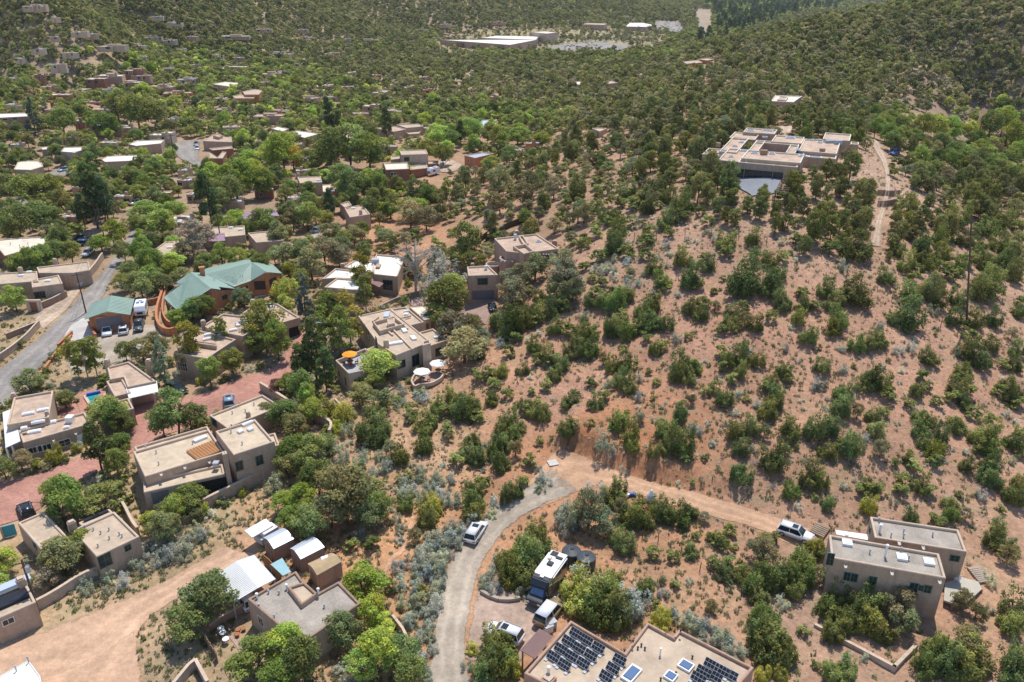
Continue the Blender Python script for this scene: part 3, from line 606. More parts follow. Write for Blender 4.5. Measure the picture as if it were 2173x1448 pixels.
def house3():
    b = Bld('adobe_house', 'big stepped tan adobe house with wooden roof hatch and two-storey block', 'house', (400, 1055), 'adobe', 'roof_sand', lm='the big stepped tan house')
    b.R((444, 881), (557, 837), (597, 861), 4.4); b.R((457, 915), (541, 889), (566, 942), 6.6)
    b.R((282, 958), (444, 911), (468, 962), 4.9); b.R((284, 948), (440, 904), (443, 914), 4.3)
    b.R((303, 1022), (472, 984), (475, 1006), 3.6); b.R((552, 925), (584, 918), (596, 944), 4.6)
    b.ang = angof(b)
    b.Q([c1(1790, 985), c1(1830, 975), c1(1838, 1000), c1(1798, 1012)], 7.2, par=.5)
    b.chim(*c1(2010, 705), .6, .6, .8); b.chim(*c1(2305, 690), .6, .6, .6)
    p = b.sp(*c1(1660, 985)); o = b.part('hatch', lambda: [m.box((0, 0, .15), (4.2, 3.6, .2)) for m in [MB()]][0], p, 'wooden_roof_deck', 'wood_orange', b.ang)
    for i in range(9): b.part('slat', lambda: MB().box((0, 0, .28), (.28, 3.7, .06)), p + np.array([math.cos(b.ang), math.sin(b.ang), 0]) * (i - 4) * .46, 'deck_slat', 'wood_orange', b.ang)
    b.sky(*c1(1622, 890), 2.0, .8); b.sky(*c1(1945, 830), .8, .8); b.sky(*c1(2025, 812), .8, .8); b.sky(*c1(2005, 765), 1.8, .6)
    for x, y in ((1265, 1000), (1285, 1092), (1560, 925), (1180, 965), (1870, 835), (1960, 930), (1985, 665), (1880, 680), (1940, 610), (1875, 790), (2055, 612)): b.vent(*c1(x, y), .5)
    for x, y in ((1300, 1165), (1490, 1110), (1272, 1272), (1688, 1065)): b.canale(*c1(x, y))
    b.win(*c1(1935, 1102), 1.1, 1.6, frame='frame_teal'); b.win(*c1(2098, 1055), 1.1, 1.6, frame='frame_teal'); b.win(*c1(1735, 750), 1.6, 1.5, frame='frame_teal')
    b.win(*c1(1725, 1262), 4.2, 2.3, 'opening', 'adobe', 'dark', (1, 1)); b.win(*c1(1300, 1350), 2.4, 2.0, 'garage_door', 'adobe', 'door_gray', (1, 1))
    b.unit(*c1(1750, 1095), .8, .8, .5, 'metal_gray'); b.done()
def house4():
    b = Bld('adobe_house', 'long brown-roofed adobe house with open garage and white framed windows', 'house', (610, 722), 'adobe', 'roof_brown', lm='the long brown-roofed house')
    b.Q([c6(1180, 485), c6(1325, 385), c6(1485, 398), c6(1662, 508), c6(1470, 565), c6(1290, 540)], 4.0)
    b.Q([c6(880, 570), c6(1040, 478), c6(1290, 505), c6(1380, 560), c6(1200, 660), c6(930, 608)], 4.5)
    b.Q([c6(640, 795), c6(795, 602), c6(900, 625), c6(1145, 685), c6(985, 790), c6(912, 842)], 4.1)
    b.Q([c6(790, 695), c6(990, 722), c6(985, 740), c6(785, 712)], 4.6, par=.2, capw=.12)
    b.ang = .5; b.chim(*c6(1285, 410), .9, .9, 1.1); b.chim(*c6(888, 590), .9, .9, 1.4); b.chim(*c6(1385, 470), .5, .5, .5)
    for x, y, w_, l_ in ((1380, 412, 1.0, .6), (1435, 430, .9, .6), (1210, 535, 1.2, .6), (1165, 580, .8, .8), (1125, 618, 1.4, .7), (920, 655, 1.3, .7), (1000, 665, 1.2, .6), (925, 690, 2.0, .6)): b.sky(*c6(x, y), w_, l_)
    b.unit(*c6(1200, 565), 1.2, 1.0, .8)
    for x, y in ((1420, 455), (1505, 455), (1570, 495), (1145, 575), (1020, 568)): b.vent(*c6(x, y), .5)
    b.win(*c6(1617, 625), 2.5, 2.2, 'opening', 'adobe_light', 'dark', (1, 1)); b.win(*c6(715, 908), 2.2, 1.8, mull=(4, 2)); b.win(*c6(868, 925), 1.5, 1.7, mull=(2, 2)); b.win(*c6(1735, 640), .6, 1.0); b.done()
def roofseams(b, A, B, C, D, n, m='metal_green'):
    """standing seams between edge A-B and edge D-C, all as (px, py, height)"""
    mb = MB(); a, b_, c, d = [P(*q[:2], b.zg + q[2] + .02) for q in (A, B, C, D)]
    for i in range(n + 1):
        q = i / n; mb.tube(a + (b_ - a) * q, d + (c - d) * q, .035, .035, 4)
    mb.build('roof_seam', M[m], b.root)
def house5():
    b = Bld('green_roof_house', 'orange stucco house under a sprawling green metal gable roof', 'house', (480, 655), 'orange', 'metal_green', lm='the green-roofed orange house')
    b.ang = .4; r, e = 5.9, 3.8
    b.faces('roof', 'metal_green', [
        [(*c6(780, 145), r), (*c6(662, 226), e + .4), (*c6(700, 248), e + .4), (*c6(560, 350), e - .3), (*c6(670, 452), e - .3), (*c6(945, 275), r)],
        [(*c6(780, 145), r), (*c6(945, 275), r), (*c6(1025, 285), r - .9), (*c6(1005, 262), r - .9), (*c6(1140, 278), e), (*c6(905, 150), e + .6)],
        [(*c6(905, 158), e + .8), (*c6(1272, 64), r), (*c6(1390, 142), r), (*c6(1265, 216), e), (*c6(1128, 262), e)],
        [(*c6(1272, 64), r), (*c6(1440, 78), e), (*c6(1520, 155), e), (*c6(1390, 142), r)],
        [(*c6(1272, 64), r), (*c6(905, 158), e + .8), (*c6(880, 120), e - .5), (*c6(1250, 30), e - .5)]], .14)
    roofseams(b, (*c6(780, 145), r), (*c6(945, 275), r), (*c6(670, 452), e - .3), (*c6(575, 340), e - .3), 16)
    roofseams(b, (*c6(905, 158), e + .8), (*c6(1272, 64), r), (*c6(1390, 142), r), (*c6(1130, 255), e), 22)
    b.curtain([(*c6(700, 425), e - .4), (*c6(760, 380), e - .4), (*c6(945, 283), r - .2), (*c6(1018, 292), r - 1.1), (*c6(1128, 285), e - .1), (*c6(1128, 262), e - .1), (*c6(1262, 225), e - .1), (*c6(1275, 222), e - .1), (*c6(1388, 150), r - .2), (*c6(1512, 160), e - .2), (*c6(1440, 85), e - .2)])
    b.curtain([(*c6(700, 425), e - .4), (*c6(600, 330), e - .4), (*c6(700, 250), e - .4)])
    b.win(*c6(1340, 250), 2.6, 2.2, 'garage_door', 'orange', 'door_brown', (1, 1)); b.win(*c6(1443, 228), 2.6, 2.2, 'garage_door', 'orange', 'door_brown', (1, 1))
    for x, y in ((910, 388), (940, 380), (972, 372)): b.win(*c6(x, y), .45, .45, frame='orange', mull=(1, 1))
    b.win(*c6(1054, 347), 1.3, 1.0, frame='frame_teal', mull=(2, 1)); b.win(*c6(1195, 290), 3.0, 1.6, 'opening', 'orange', 'dark', (1, 1))
    p = P(*c6(880, 178), b.zg + 4.8); b.part('ch', lambda: MB().box((0, 0, .9), (1.1, .9, 2.4)).box((0, 0, 2.2), (1.3, 1.1, .2)), p, 'chimney', 'orange', .4)
    for x, y in ((1075, 182), (1120, 190), (1180, 172), (1200, 178), (795, 188), (1085, 245), (970, 203)): 
        b.part('vp', lambda: MB().tube((0, 0, -.3), (0, 0, .5), .09, .09, 8), P(*c6(x, y), b.zg + 5.0), 'vent_pipe', 'white')
    b.post([c6(580, 365), c6(600, 395), c6(625, 425), c6(655, 445)], e - .5, .13, 'wood'); b.done()
def house6():
    b = Bld('garage_building', 'orange garage with green metal gable roof and gray door', 'garage', (232, 702), 'orange', 'metal_green', lm='the green-roofed garage'); b.ang = 0; r, e = 4.9, 3.5
    b.faces('roof', 'metal_green', [[(*d1(950, 995), r), (*d1(775, 1068), e), (*d1(722, 1197), e), (*d1(915, 1130), r)], [(*d1(950, 995), r), (*d1(915, 1130), r), (*d1(1112, 1160), e), (*d1(1147, 1025), e)]], .12)
    roofseams(b, (*d1(950, 995), r), (*d1(915, 1130), r), (*d1(722, 1197), e), (*d1(775, 1068), e), 12); roofseams(b, (*d1(950, 995), r), (*d1(915, 1130), r), (*d1(1112, 1160), e), (*d1(1147, 1025), e), 12)
    b.curtain([(*d1(790, 1075), e - .15), (*d1(757, 1190), e - .15), (*d1(916, 1137), r - .15), (*d1(1100, 1162), e - .15), (*d1(1130, 1035), e - .15)])
    b.win(*d1(933, 1222), 4.9, 2.5, 'garage_door', 'orange', 'door_gray', (1, 1)); b.done()
def house7():
    b = Bld('adobe_house', 'cream-roofed adobe house with a brown metal awning', 'house', (720, 655), 'adobe', 'roof_white', lm='the cream-roofed house'); b.ang = .3
    b.Q([c7(318, 468), c7(418, 395), c7(612, 412), c7(585, 492)], 5.6); b.Q([c7(300, 405), c7(405, 322), c7(600, 345), c7(618, 405), c7(410, 396)], 4.6)
    b.Q([c7(470, 310), c7(560, 255), c7(700, 270), c7(700, 355), c7(600, 345)], 5.0); b.Q([c7(690, 270), c7(718, 215), c7(942, 232), c7(880, 388), c7(700, 368)], 5.0)
    b.chim(*c7(460, 320), 1.0, .8, .9); b.unit(*c7(715, 290), 1.6, 1.4, 1.2, 'metal_gray'); b.unit(*c7(735, 318), 1.0, 2.2, .5, 'adobe'); b.chim(*c7(605, 340), .5, .5, .5)
    for x, y in ((530, 315), (650, 310), (495, 378), (580, 382), (420, 345), (845, 240)): b.vent(*c7(x, y), .5)
    b.faces('awning', 'metal_red', [[(*c7(315, 512), 3.9), (*c7(592, 520), 3.9), (*c7(560, 575), 3.0), (*c7(325, 545), 3.0)], [(*c7(680, 400), 3.8), (*c7(775, 440), 3.4), (*c7(742, 470), 2.9), (*c7(680, 440), 3.2)]], .08)
    b.post([c7(352, 555), c7(438, 565), c7(525, 572), c7(556, 575)], 2.9, .12, 'wood'); b.win(*c7(440, 590), 6.5, 1.6, frame='frame_teal', mull=(6, 1)); b.win(*c7(808, 452), 2.4, 2.4, frame='frame_teal', mull=(3, 2)); b.done()
def house8():
    b = Bld('adobe_house', 'large tan adobe house with rooftop deck, orange parasol and curved patio', 'house', (860, 800), 'adobe_light', 'roof_tan', lm='the tan house with the curved patio')
    b.Q([c7(578, 688), c7(828, 632), c7(1135, 885), c7(870, 992), c7(735, 905)], 5.0, par=.25); b.ang = math.radians(22)
    b.Q([c7(828, 636), c7(945, 618), c7(1085, 735), c7(985, 760)], 4.9); b.Q([c7(1045, 815), c7(1155, 785), c7(1270, 872), c7(1135, 918)], 4.0)
    b.Q([c7(640, 945), c7(740, 905), c7(800, 975), c7(700, 1003)], 4.0); b.Q([c7(403, 1030), c7(640, 935), c7(720, 1085), c7(505, 1132)], 3.7, par=.9, roof='roof_deck')
    b.Q([c7(690, 735), c7(855, 690), c7(935, 750), c7(745, 805)], 5.7, par=.75); b.Q([c7(800, 715), c7(860, 705), c7(862, 745), c7(805, 755)], 6.3, par=.1)
    b.Q([c7(972, 622), c7(1085, 612), c7(1178, 702), c7(1085, 722)], 3.7, par=.1, roof='roof_cream', base=2.9); b.post([c7(1092, 735), c7(1172, 712), c7(1130, 720)], 3.3, .15, 'adobe_light')
    b.Q([c7(1068, 885), c7(1132, 868), c7(1138, 900), c7(1072, 918)], 5.9, par=.4); b.chim(*c7(797, 930), .9, .9, 1.3); b.unit(*c7(800, 705), 1.0, 2.4, .8, 'metal_silver'); b.unit(*c7(950, 690), .8, .8, .5, 'white')
    for x, y, w_, l_ in ((935, 808, .9, 1.8), (1003, 865, .9, 1.8), (868, 905, 2.6, .9), (1188, 858, 1.3, .8), (950, 660, 1.0, .6)): b.sky(*c7(x, y), w_, l_)
    # low ridge walls on the roof
    mb = MB()
    for q in ([(690, 735), (735, 700)], [(850, 800), (1000, 950)], [(785, 790), (845, 840)], [(860, 690), (960, 790)], [(905, 710), (985, 690)]):
        for a, c in zip(q[:-1], q[1:]):
            A = P(*c7(*a), b.zg + 4.95); C_ = P(*c7(*c), b.zg + 4.95); mb.box((A + C_) / 2, (np.linalg.norm(C_ - A), .3, .35), math.atan2(C_[1] - A[1], C_[0] - A[0]))
    mb.build('roof_curb', M['cap'], b.root)
    b.win(*c7(912, 1062), 1.8, 1.5, frame='frame_teal', mull=(2, 1)); b.win(*c7(1020, 1030), 1.7, 2.3, 'door', 'frame_teal', 'glass', (2, 1)); b.win(*c7(1200, 965), 1.7, 1.7, frame='frame_teal', mull=(2, 2))
    b.win(*c7(585, 1205), 1.7, 1.7, frame='frame_teal', mull=(2, 1)); b.win(*c7(435, 1135), .7, 1.0, frame='adobe_dark'); b.win(*c7(485, 1195), .5, 1.6, frame='adobe_dark', mull=(1, 1)); b.win(*c7(770, 1212), 1.0, 1.0, frame='frame_teal')
    b.win(*c7(655, 830), 1.6, 2.3, frame='frame_teal', mull=(2, 1)); b.win(*c7(720, 890), 1.0, 2.0, frame='frame_teal'); b.win(*c7(618, 800), 1.0, 1.6, frame='frame_teal'); b.done(); return b
def house9():
    T = t54(1000, 380)
    b = Bld('adobe_house', 'rounded hillside adobe house with turret, balcony and pink garage tower', 'house', (1025, 642), 'adobe_pink', 'roof_brown', lm='the garage tower house'); b.ang = .2
    b.Q([(994, 585), (1057, 583), (1036, 563), (991, 566)], 6.2); z0 = b.zg; b.zg += 3
    b.Q([T(265, 682), T(750, 628), T(1012, 800), T(605, 852), T(480, 772), T(508, 818), T(405, 830)], 5.6, cap=None) if False else b.Q([T(265, 682), T(750, 628), T(1012, 800), T(605, 852), T(405, 830)], 5.6, base=-6)
    b.Q([T(480, 770), T(630, 745), T(730, 828), T(605, 860)], 6.1, par=.8); b.Q([T(545, 655), T(600, 648), T(660, 740), T(600, 748)], 6.0, par=.6)
    def circ(c, rx, H, **k):
        p = P(*T(*c), b.zg + H); q = P(*T(c[0] + rx, c[1]), b.zg + H); r = abs(q[0] - p[0]); b.blk([(p[0] + r * math.cos(t), p[1] + r * math.sin(t)) for t in np.linspace(0, 2 * math.pi, 21)[:-1]], H, **k); return p, r
    circ((440, 905), 118, 3.6, base=-6); circ((255, 975), 92, 1.2, par=.9, roof='roof_deck', base=-6)
    b.chim(*T(525, 660), 1.0, 1.0, 1.3); b.chim(*T(958, 770), 1.0, 1.0, 1.2); b.sky(*T(775, 727), 1.2, .7, top='glass_blue'); b.unit(*T(507, 700), .6, .6, 1.3, 'metal_silver', 'flue')
    for x in (820, 850, 880, 910, 945): b.canale(*T(x, 862))
    for x in (365, 400, 435, 470): b.canale(*T(x, 942))
    b.win(*T(868, 935), 5.2, 3.2, frame='frame_teal', mull=(5, 1)); b.zg = z0
    b.win(*T(130, 1180), 2.2, 1.5, frame='frame_teal', mull=(3, 2)); b.win(*T(138, 1335), 4.9, 2.2, 'garage_door', 'adobe_pink', 'door_gray', (1, 1)); b.chim(*T(15, 1010), .8, .8, .7); b.unit(*T(170, 1045), .6, .6, .9, 'metal_silver', 'flue')
    # balcony
    A, B_, C_, D_ = [P(*T(*q), z0 + 3.2) for q in ((790, 985), (1010, 985), (990, 1050), (850, 1050))]
    mb = MB().prism([A, D_, C_, B_], z0 + 3.0, z0 + 3.2); mb.build('balcony_floor', M['concrete'], b.root)
    mb = MB()
    for a, c in ((A, D_), (D_, C_), (C_, B_)):
        for k in range(5):
            q = a + (c - a) * k / 4; mb.tube(q, q + np.array([0, 0, 1.0]), .05)
        mb.tube(a + np.array([0, 0, 1.0]), c + np.array([0, 0, 1.0]), .06)
    mb.build('balcony_railing', M['white'], b.root)
    for q in (D_, C_, (D_ + C_) / 2): b.part('leg', lambda: MB().tube((0, 0, -5), (0, 0, 0), .1), q, 'post', 'wood')
    b.done(); return b
def house10():
    b = Bld('modern_house', 'sprawling flat-roofed hilltop house with square courtyard and glass front', 'house', (1590, 375), 'adobe', 'roof_brown', z=at(1590, 375)[2], lm='the courtyard house on the hilltop'); b.ang = rad(-23.5); ua = np.array([math.cos(b.ang), math.sin(b.ang)]); va = np.array([-ua[1], ua[0]])
    def snapQ(px, H, **k):
        w_ = [np.array([p @ ua, p @ va]) for p in b.pts(px, H)]; ss = sorted(p[0] for p in w_); tt = sorted(p[1] for p in w_)
        s0, s1 = (ss[0] + ss[1]) / 2, (ss[-1] + ss[-2]) / 2; t0, t1 = (tt[0] + tt[1]) / 2, (tt[-1] + tt[-2]) / 2
        return b.blk([ua * s0 + va * t0, ua * s1 + va * t0, ua * s1 + va * t1, ua * s0 + va * t1], H, **k)
    b.Q = snapQ; b.cm = 'roof_cream'
    hgt = 3.4
    b.Q([c8(498, 500), c8(640, 402), c8(730, 440), c8(700, 522)], hgt); b.Q([c8(395, 457), c8(465, 400), c8(600, 440), c8(540, 470)], hgt - .6)
    b.Q([c8(660, 520), c8(720, 478), c8(1200, 500), c8(1090, 555)], hgt + .4, par=.3); b.Q([c8(690, 490), c8(755, 430), c8(1195, 460), c8(1150, 525)], hgt + 1.1)
    b.Q([c8(600, 330), c8(740, 330), c8(690, 450), c8(560, 440)], hgt); b.Q([c8(650, 290), c8(830, 300), c8(820, 350), c8(600, 335)], hgt)
    b.Q([c8(755, 430), c8(815, 352), c8(885, 357), c8(835, 432)], hgt + .7); b.Q([c8(815, 352), c8(1150, 377), c8(1140, 392), c8(805, 368)], hgt + .72)
    b.Q([c8(1035, 445), c8(1078, 390), c8(1150, 392), c8(1110, 455)], hgt + .7); b.Q([c8(740, 258), c8(972, 272), c8(965, 305), c8(710, 290)], hgt + .6)
    b.Q([c8(960, 315), c8(1190, 330), c8(1160, 380), c8(930, 360)], hgt + 1.0); b.Q([c8(1190, 340), c8(1470, 360), c8(1430, 455), c8(1130, 435)], hgt + .6)
    b.Q([c8(1345, 296), c8(1550, 308), c8(1530, 355), c8(1320, 345)], hgt + 1.0); b.Q([c8(1150, 460), c8(1200, 440), c8(1440, 460), c8(1420, 515)], hgt); b.Q([c8(1540, 365), c8(1608, 370), c8(1600, 388), c8(1535, 382)], hgt - .5)
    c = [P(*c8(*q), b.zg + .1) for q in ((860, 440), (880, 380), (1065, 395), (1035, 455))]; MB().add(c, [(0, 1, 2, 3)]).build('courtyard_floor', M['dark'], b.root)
    for x, y, w_, l_ in ((540, 478, 1.5, 1), (620, 485, 1.2, .9), (800, 458, 1.8, .9), (935, 463, 1.5, .9), (770, 285, 2, 1), (1225, 355, 2, 1), (1350, 370, 2, .8), (1300, 375, 1.2, 1.2), (1170, 480, 2, 1.2), (1265, 490, 3.2, .9), (720, 440, 2.2, 1.2), (1130, 430, 1.2, 1.8), (1075, 342, 2.6, .9), (880, 335, 1.3, .8), (650, 405, 1.4, .7), (900, 285, 3, .7), (560, 440, 2.4, .6), (700, 375, 1.5, .8)):
        b.sky(*c8(x, y), w_, l_, top='glass_blue')
    b.unit(*c8(870, 465), 1.6, 1.2, 1.1, 'adobe_dark', 'chimney'); b.unit(*c8(520, 405), 1, 1, 1.0, 'adobe_dark', 'chimney'); b.unit(*c8(1380, 375), 2.4, 1.2, .7, 'metal_gray'); b.unit(*c8(1320, 440), 1.2, 1, .7, 'adobe_dark', 'chimney'); b.unit(*c8(1440, 385), 2, 1, 1.0, 'metal_gray')
    for x, w_ in ((692, 2.0), (760, 2.6), (832, 2.6), (905, 2.6), (985, 2.8)): b.win(*c8(x, 590), w_ * .8, 2.0, frame='black', mull=(1, 1), zc=1.1)
    b.win(*c8(545, 575), 1.6, 1.8, frame='black', mull=(2, 1)); b.canale(*c8(740, 520)); b.canale(*c8(950, 545)); b.done(); return b
def house11():
    b = Bld('adobe_house', 'two-storey brown adobe house with two gray gravel roofs and timber deck', 'house', (1880, 1285), 'adobe', 'roof_gray', lm='the two gray-roofed blocks')
    b.R(c5(875, 198), c5(1542, 298), c5(1620, 466), 5.6); b.R(c5(565, 335), c5(1395, 478), c5(1475, 668), 6.4); b.ang = angof(b)
    for x, y in ((700, 405), (1112, 515), (1315, 550)): b.sky(*c5(x, y), 1.2, 1.2)
    b.vent(*c5(985, 505), 1.8, .14, 'white'); b.vent(*c5(692, 372), .7, .16, 'white'); b.vent(*c5(945, 320), 1.2, .15, 'white')
    for x, y in ((870, 480), (1105, 465), (1163, 528), (940, 240), (1125, 325), (1125, 360), (1343, 350), (1030, 355)): b.vent(*c5(x, y), .6)
    for x, y in ((687, 562), (1035, 615), (1393, 680), (1090, 392), (1270, 425)): b.canale(*c5(x, y))
    for x, y, w_, h_ in ((703, 650, .85, 1.25), (752, 660, .85, 1.25), (892, 684, .9, 1.3), (1203, 737, .95, 1.5), (1258, 738, .7, .8), (1307, 746, .85, 1.1), (1512, 515, 1.1, .9)): b.win(*c5(x, y), w_, h_, frame='frame_teal')
    b.win(*c5(875, 300), .7, 1.0, frame='frame_teal'); b.win(*c5(575, 520), .8, 1.8, frame='frame_teal')
    b.faces('entry_roof', 'metal_white', [[(*c5(612, 300), 3.0), (*c5(880, 338), 3.0), (*c5(892, 384), 3.0), (*c5(622, 335), 3.0)]], .15)
    zdk = at(*c5(1600, 760))[2] + .45; b.zdk = zdk
    dk = [P(*c5(*q), zdk) for q in ((1430, 830), (1440, 700), (1560, 655), (1690, 690), (1718, 745), (1620, 835), (1500, 855))]
    MB().prism(dk, zdk - .25, zdk).build('deck', M['deck_wood'], b.root)
    for q in dk[3:]: b.part('dp', lambda: MB().box((0, 0, -1.8), (.2, .2, 3.4)), q, 'deck_post', 'wood')
    b.done(); return b
def house12():
    b = Bld('adobe_house', 'tan flat roof with many solar panels at the bottom edge', 'house', (1200, 1420), 'adobe_pink', 'roof_brown', cap='adobe_pink', lm='the solar panel roof', prot=False)
    b.rm = 'roof_tan'; b.Q([(1211, 1316), (1326, 1384), (1374, 1320), (1429, 1350), (1441, 1335), (1600, 1416), (1530, 1500), (1330, 1540), (1112, 1428)], 3.6, par=.4); b.ang = math.atan2(*(P(1326, 1384, 3) - P(1211, 1316, 3))[[1, 0]])
    b.faces('awning', 'metal_red', [[(*c4(763, 1195), 2.7), (*c4(915, 1025), 3.0), (*c4(1020, 1085), 3.0), (*c4(875, 1262), 2.7)]], .08); roofseams(b, (*c4(763, 1195), 2.72), (*c4(875, 1262), 2.72), (*c4(1020, 1085), 3.02), (*c4(915, 1025), 3.02), 16, 'metal_red')
    b.post([c4(780, 1205), c4(872, 1255)], 2.6, .1, 'wood')
    def panel(cx, cy, w_=1.5, l_=.66):
        p = b.sp(cx, cy); o = b.part(('pf', w_), lambda: MB().add([(-w_ / 2, -l_ / 2, .25), (w_ / 2, -l_ / 2, .25), (w_ / 2, l_ / 2, .85), (-w_ / 2, l_ / 2, .85), (-w_ / 2, -l_ / 2, .18), (w_ / 2, -l_ / 2, .18), (w_ / 2, l_ / 2, .78), (-w_ / 2, l_ / 2, .78)], [(0, 1, 2, 3), (7, 6, 5, 4), (0, 4, 5, 1), (1, 5, 6, 2), (2, 6, 7, 3), (3, 7, 4, 0)]), p, 'solar_panel', 'panel', b.ang)
        k = ('pr', w_)
        if k not in b.cache:
            m = MB()
            for i in range(int(w_ / .33) + 1):
                x = -w_ / 2 + i * .33 * w_ / (int(w_ / .33) * .33); m.add([(x - .012, -l_ / 2, .262), (x + .012, -l_ / 2, .262), (x + .012, l_ / 2, .862), (x - .012, l_ / 2, .862)], [(0, 1, 2, 3)])
            for y_ in (-l_ / 2, 0, l_ / 2): zz = .262 + (y_ + l_ / 2) / l_ * .6; m.add([(-w_ / 2, y_ - .015, zz - .005), (w_ / 2, y_ - .015, zz - .005), (w_ / 2, y_ + .015, zz + .009), (-w_ / 2, y_ + .015, zz + .009)], [(0, 1, 2, 3)])
            for x in (-w_ / 2 + .15, w_ / 2 - .15): m.tube((x, l_ / 2 - .05, 0), (x, l_ / 2 - .05, .8), .03, .03, 4); m.tube((x, -l_ / 2, 0), (x, -l_ / 2, .22), .03, .03, 4); m.box((x, -l_ / 2 - .2, .06), (.35, .35, .12))
            b.cache[k] = m.mesh('panel_rack', M['metal_gray'])
        q = bpy.data.objects.new('panel_rack', b.cache[k]); COL.objects.link(q); q.parent = o
    for x, y in ((1200, 1087), (1285, 1140), (1378, 1200), (1140, 1148), (1225, 1205), (1318, 1262), (1080, 1210), (1165, 1268), (1258, 1325), (1022, 1272), (1110, 1335)): panel(*c4(x, y))
    for x, y in ((1545, 1298), (1493, 1365), (1440, 1430)): panel(*c4(x, y), 1.5)
    for x, y in ((840, 715), (930, 765), (1000, 800), (775, 775), (870, 815), (730, 830)): panel(*e1(x, y), 1.6)
    for x, y, w_, l_ in ((625, 705, 1.5, 1.3), (495, 795, 1.2, 1.2), (160, 775, 1.3, 2.4)): b.sky(*e1(x, y), w_, l_, top='glass_blue', h_=.3)
    b.vent(*e1(405, 610), 1.0, .09, 'white'); b.vent(*c4(985, 1400), 1.3, .16, 'white'); b.chim(*c4(985, 1435), 1.3, 1.3, .4)
    for x, y in ((245, 530), (215, 555), (275, 560), (680, 632), (450, 440), (530, 475), (580, 405), (175, 495), (540, 770), (410, 820), (100, 575)): b.vent(*e1(x, y), .3, .09, 'black')
    b.done(); return b
def house13():
    b = Bld('adobe_house', 'adobe house with gray gravel roof beside the white carport', 'house', (640, 1400), 'adobe', 'roof_gray', lm='the gray gravel-roofed house')
    b.Q([(525, 1271), (628, 1211), (642, 1231), (672, 1259), (719, 1233), (765, 1280), (638, 1366)], 3.8, par=.3); b.cm = 'adobe_dark'; b.ang = math.atan2(*(P(628, 1211, 3) - P(525, 1271, 3))[[1, 0]])
    b.Q([c3(782, 692), c3(918, 650), c3(1022, 742), c3(893, 835)], 4.15, par=.3, roof='roof_tan'); b.cm = 'adobe_dark'
    for x, y in ((780, 712), (1030, 745), (545, 785)): b.vent(*c3(x, y), .7, .13, 'white')
    for x, y in ((635, 745), (718, 750), (1075, 858), (680, 940), (560, 855)): b.vent(*c3(x, y), .45)
    b.win(*c3(575, 965), 1.0, 1.3, mull=(2, 1)); b.win(*c3(955, 1170), 1.9, 1.7, mull=(4, 3)); b.done(); return b
def house14():
    b = Bld('adobe_house', 'tan adobe house with flat roof behind the wooden stake fence', 'house', (240, 1195), 'adobe', 'roof_tan', lm='the house behind the stake fence')
    b.R(c2(545, 300), c2(860, 160), c2(1027, 358), 3.9, par=.3); b.R(c2(132, 245), c2(330, 160), c2(545, 335), 3.5, par=.25); b.R(c2(590, 245), c2(822, 140), c2(850, 168), 3.4, par=.2); b.ang = angof(b)
    b.chim(*c2(548, 285), 1.0, .8, 1.0); 
    for x, y in ((760, 330), (825, 370), (900, 340), (920, 355), (640, 290), (705, 305), (822, 305), (740, 430)): b.vent(*c2(x, y), .45)
    b.win(*c2(262, 412), 1.0, 1.1, frame='frame_teal'); b.win(*c2(962, 435), .8, .9, frame='frame_teal'); b.win(*c2(790, 530), 1.6, 2.0, frame='frame_teal', mull=(2, 2))
    for x, y in ((690, 215), (755, 188)): b.unit(*c2(x, y), 2.0, .5, .2, 'panel', 'solar_panel', b.ang)
    b.done()
def house15():
    b = Bld('adobe_house', 'adobe house with dark solar panels cut by the left edge', 'house', (20, 1345), 'adobe', 'roof_tan', lm='the left-edge solar house')
    b.R((-35, 1272), c2(192, 690), c2(272, 840), 3.9, par=.3); b.ang = angof(b); b.chim(*c2(165, 710), .9, .9, .9)
    for x, y in ((42, 860), (145, 815)): b.unit(*c2(x, y), 1.9, 1.5, .35, 'panel', 'solar_panel', b.ang)
    b.unit(*c2(70, 740), 4.5, 1.2, .5, 'metal_silver', 'skylight_box', b.ang); b.win(*c2(62, 990), 1.2, .8, mull=(2, 1)); b.done()
def house16():
    b = Bld('flat_roof_house', 'bright white flat roof at the bottom left corner', 'house', (60, 1480), 'adobe', 'roof_white', lm='the white corner roof', prot=False); b.cm = 'white'
    b.Q([(-40, 1455), c2(212, 1278), c2(300, 1395), (100, 1500), (0, 1560)], 3.4, par=.12, capw=.14); b.vent(*c2(218, 1300), .8, .07); b.vent(*c2(125, 1365), .7, .07); b.done()
def carport():
    b = Bld('carport', 'white corrugated gable carport over a parked car', 'carport', (505, 1262), 'white', lm='the white corrugated carport'); r, e = 3.6, 2.8
    A = [(*c3(205, 607), e), (*c3(375, 490), r), (*c3(552, 700), r), (*c3(350, 820), e)]; B_ = [(*c3(375, 490), r), (*c3(520, 440), e), (*c3(690, 630), e), (*c3(552, 700), r)]
    b.faces('roof', 'metal_white', [A, B_], .08); roofseams(b, A[0], A[3], A[2], A[1], 22, 'metal_white'); roofseams(b, B_[0], B_[3], B_[2], B_[1], 22, 'metal_white')
    b.post([c3(215, 612), c3(355, 812), c3(280, 710), c3(515, 450), c3(680, 630)], e - .1, .06, 'metal_gray'); b.done()
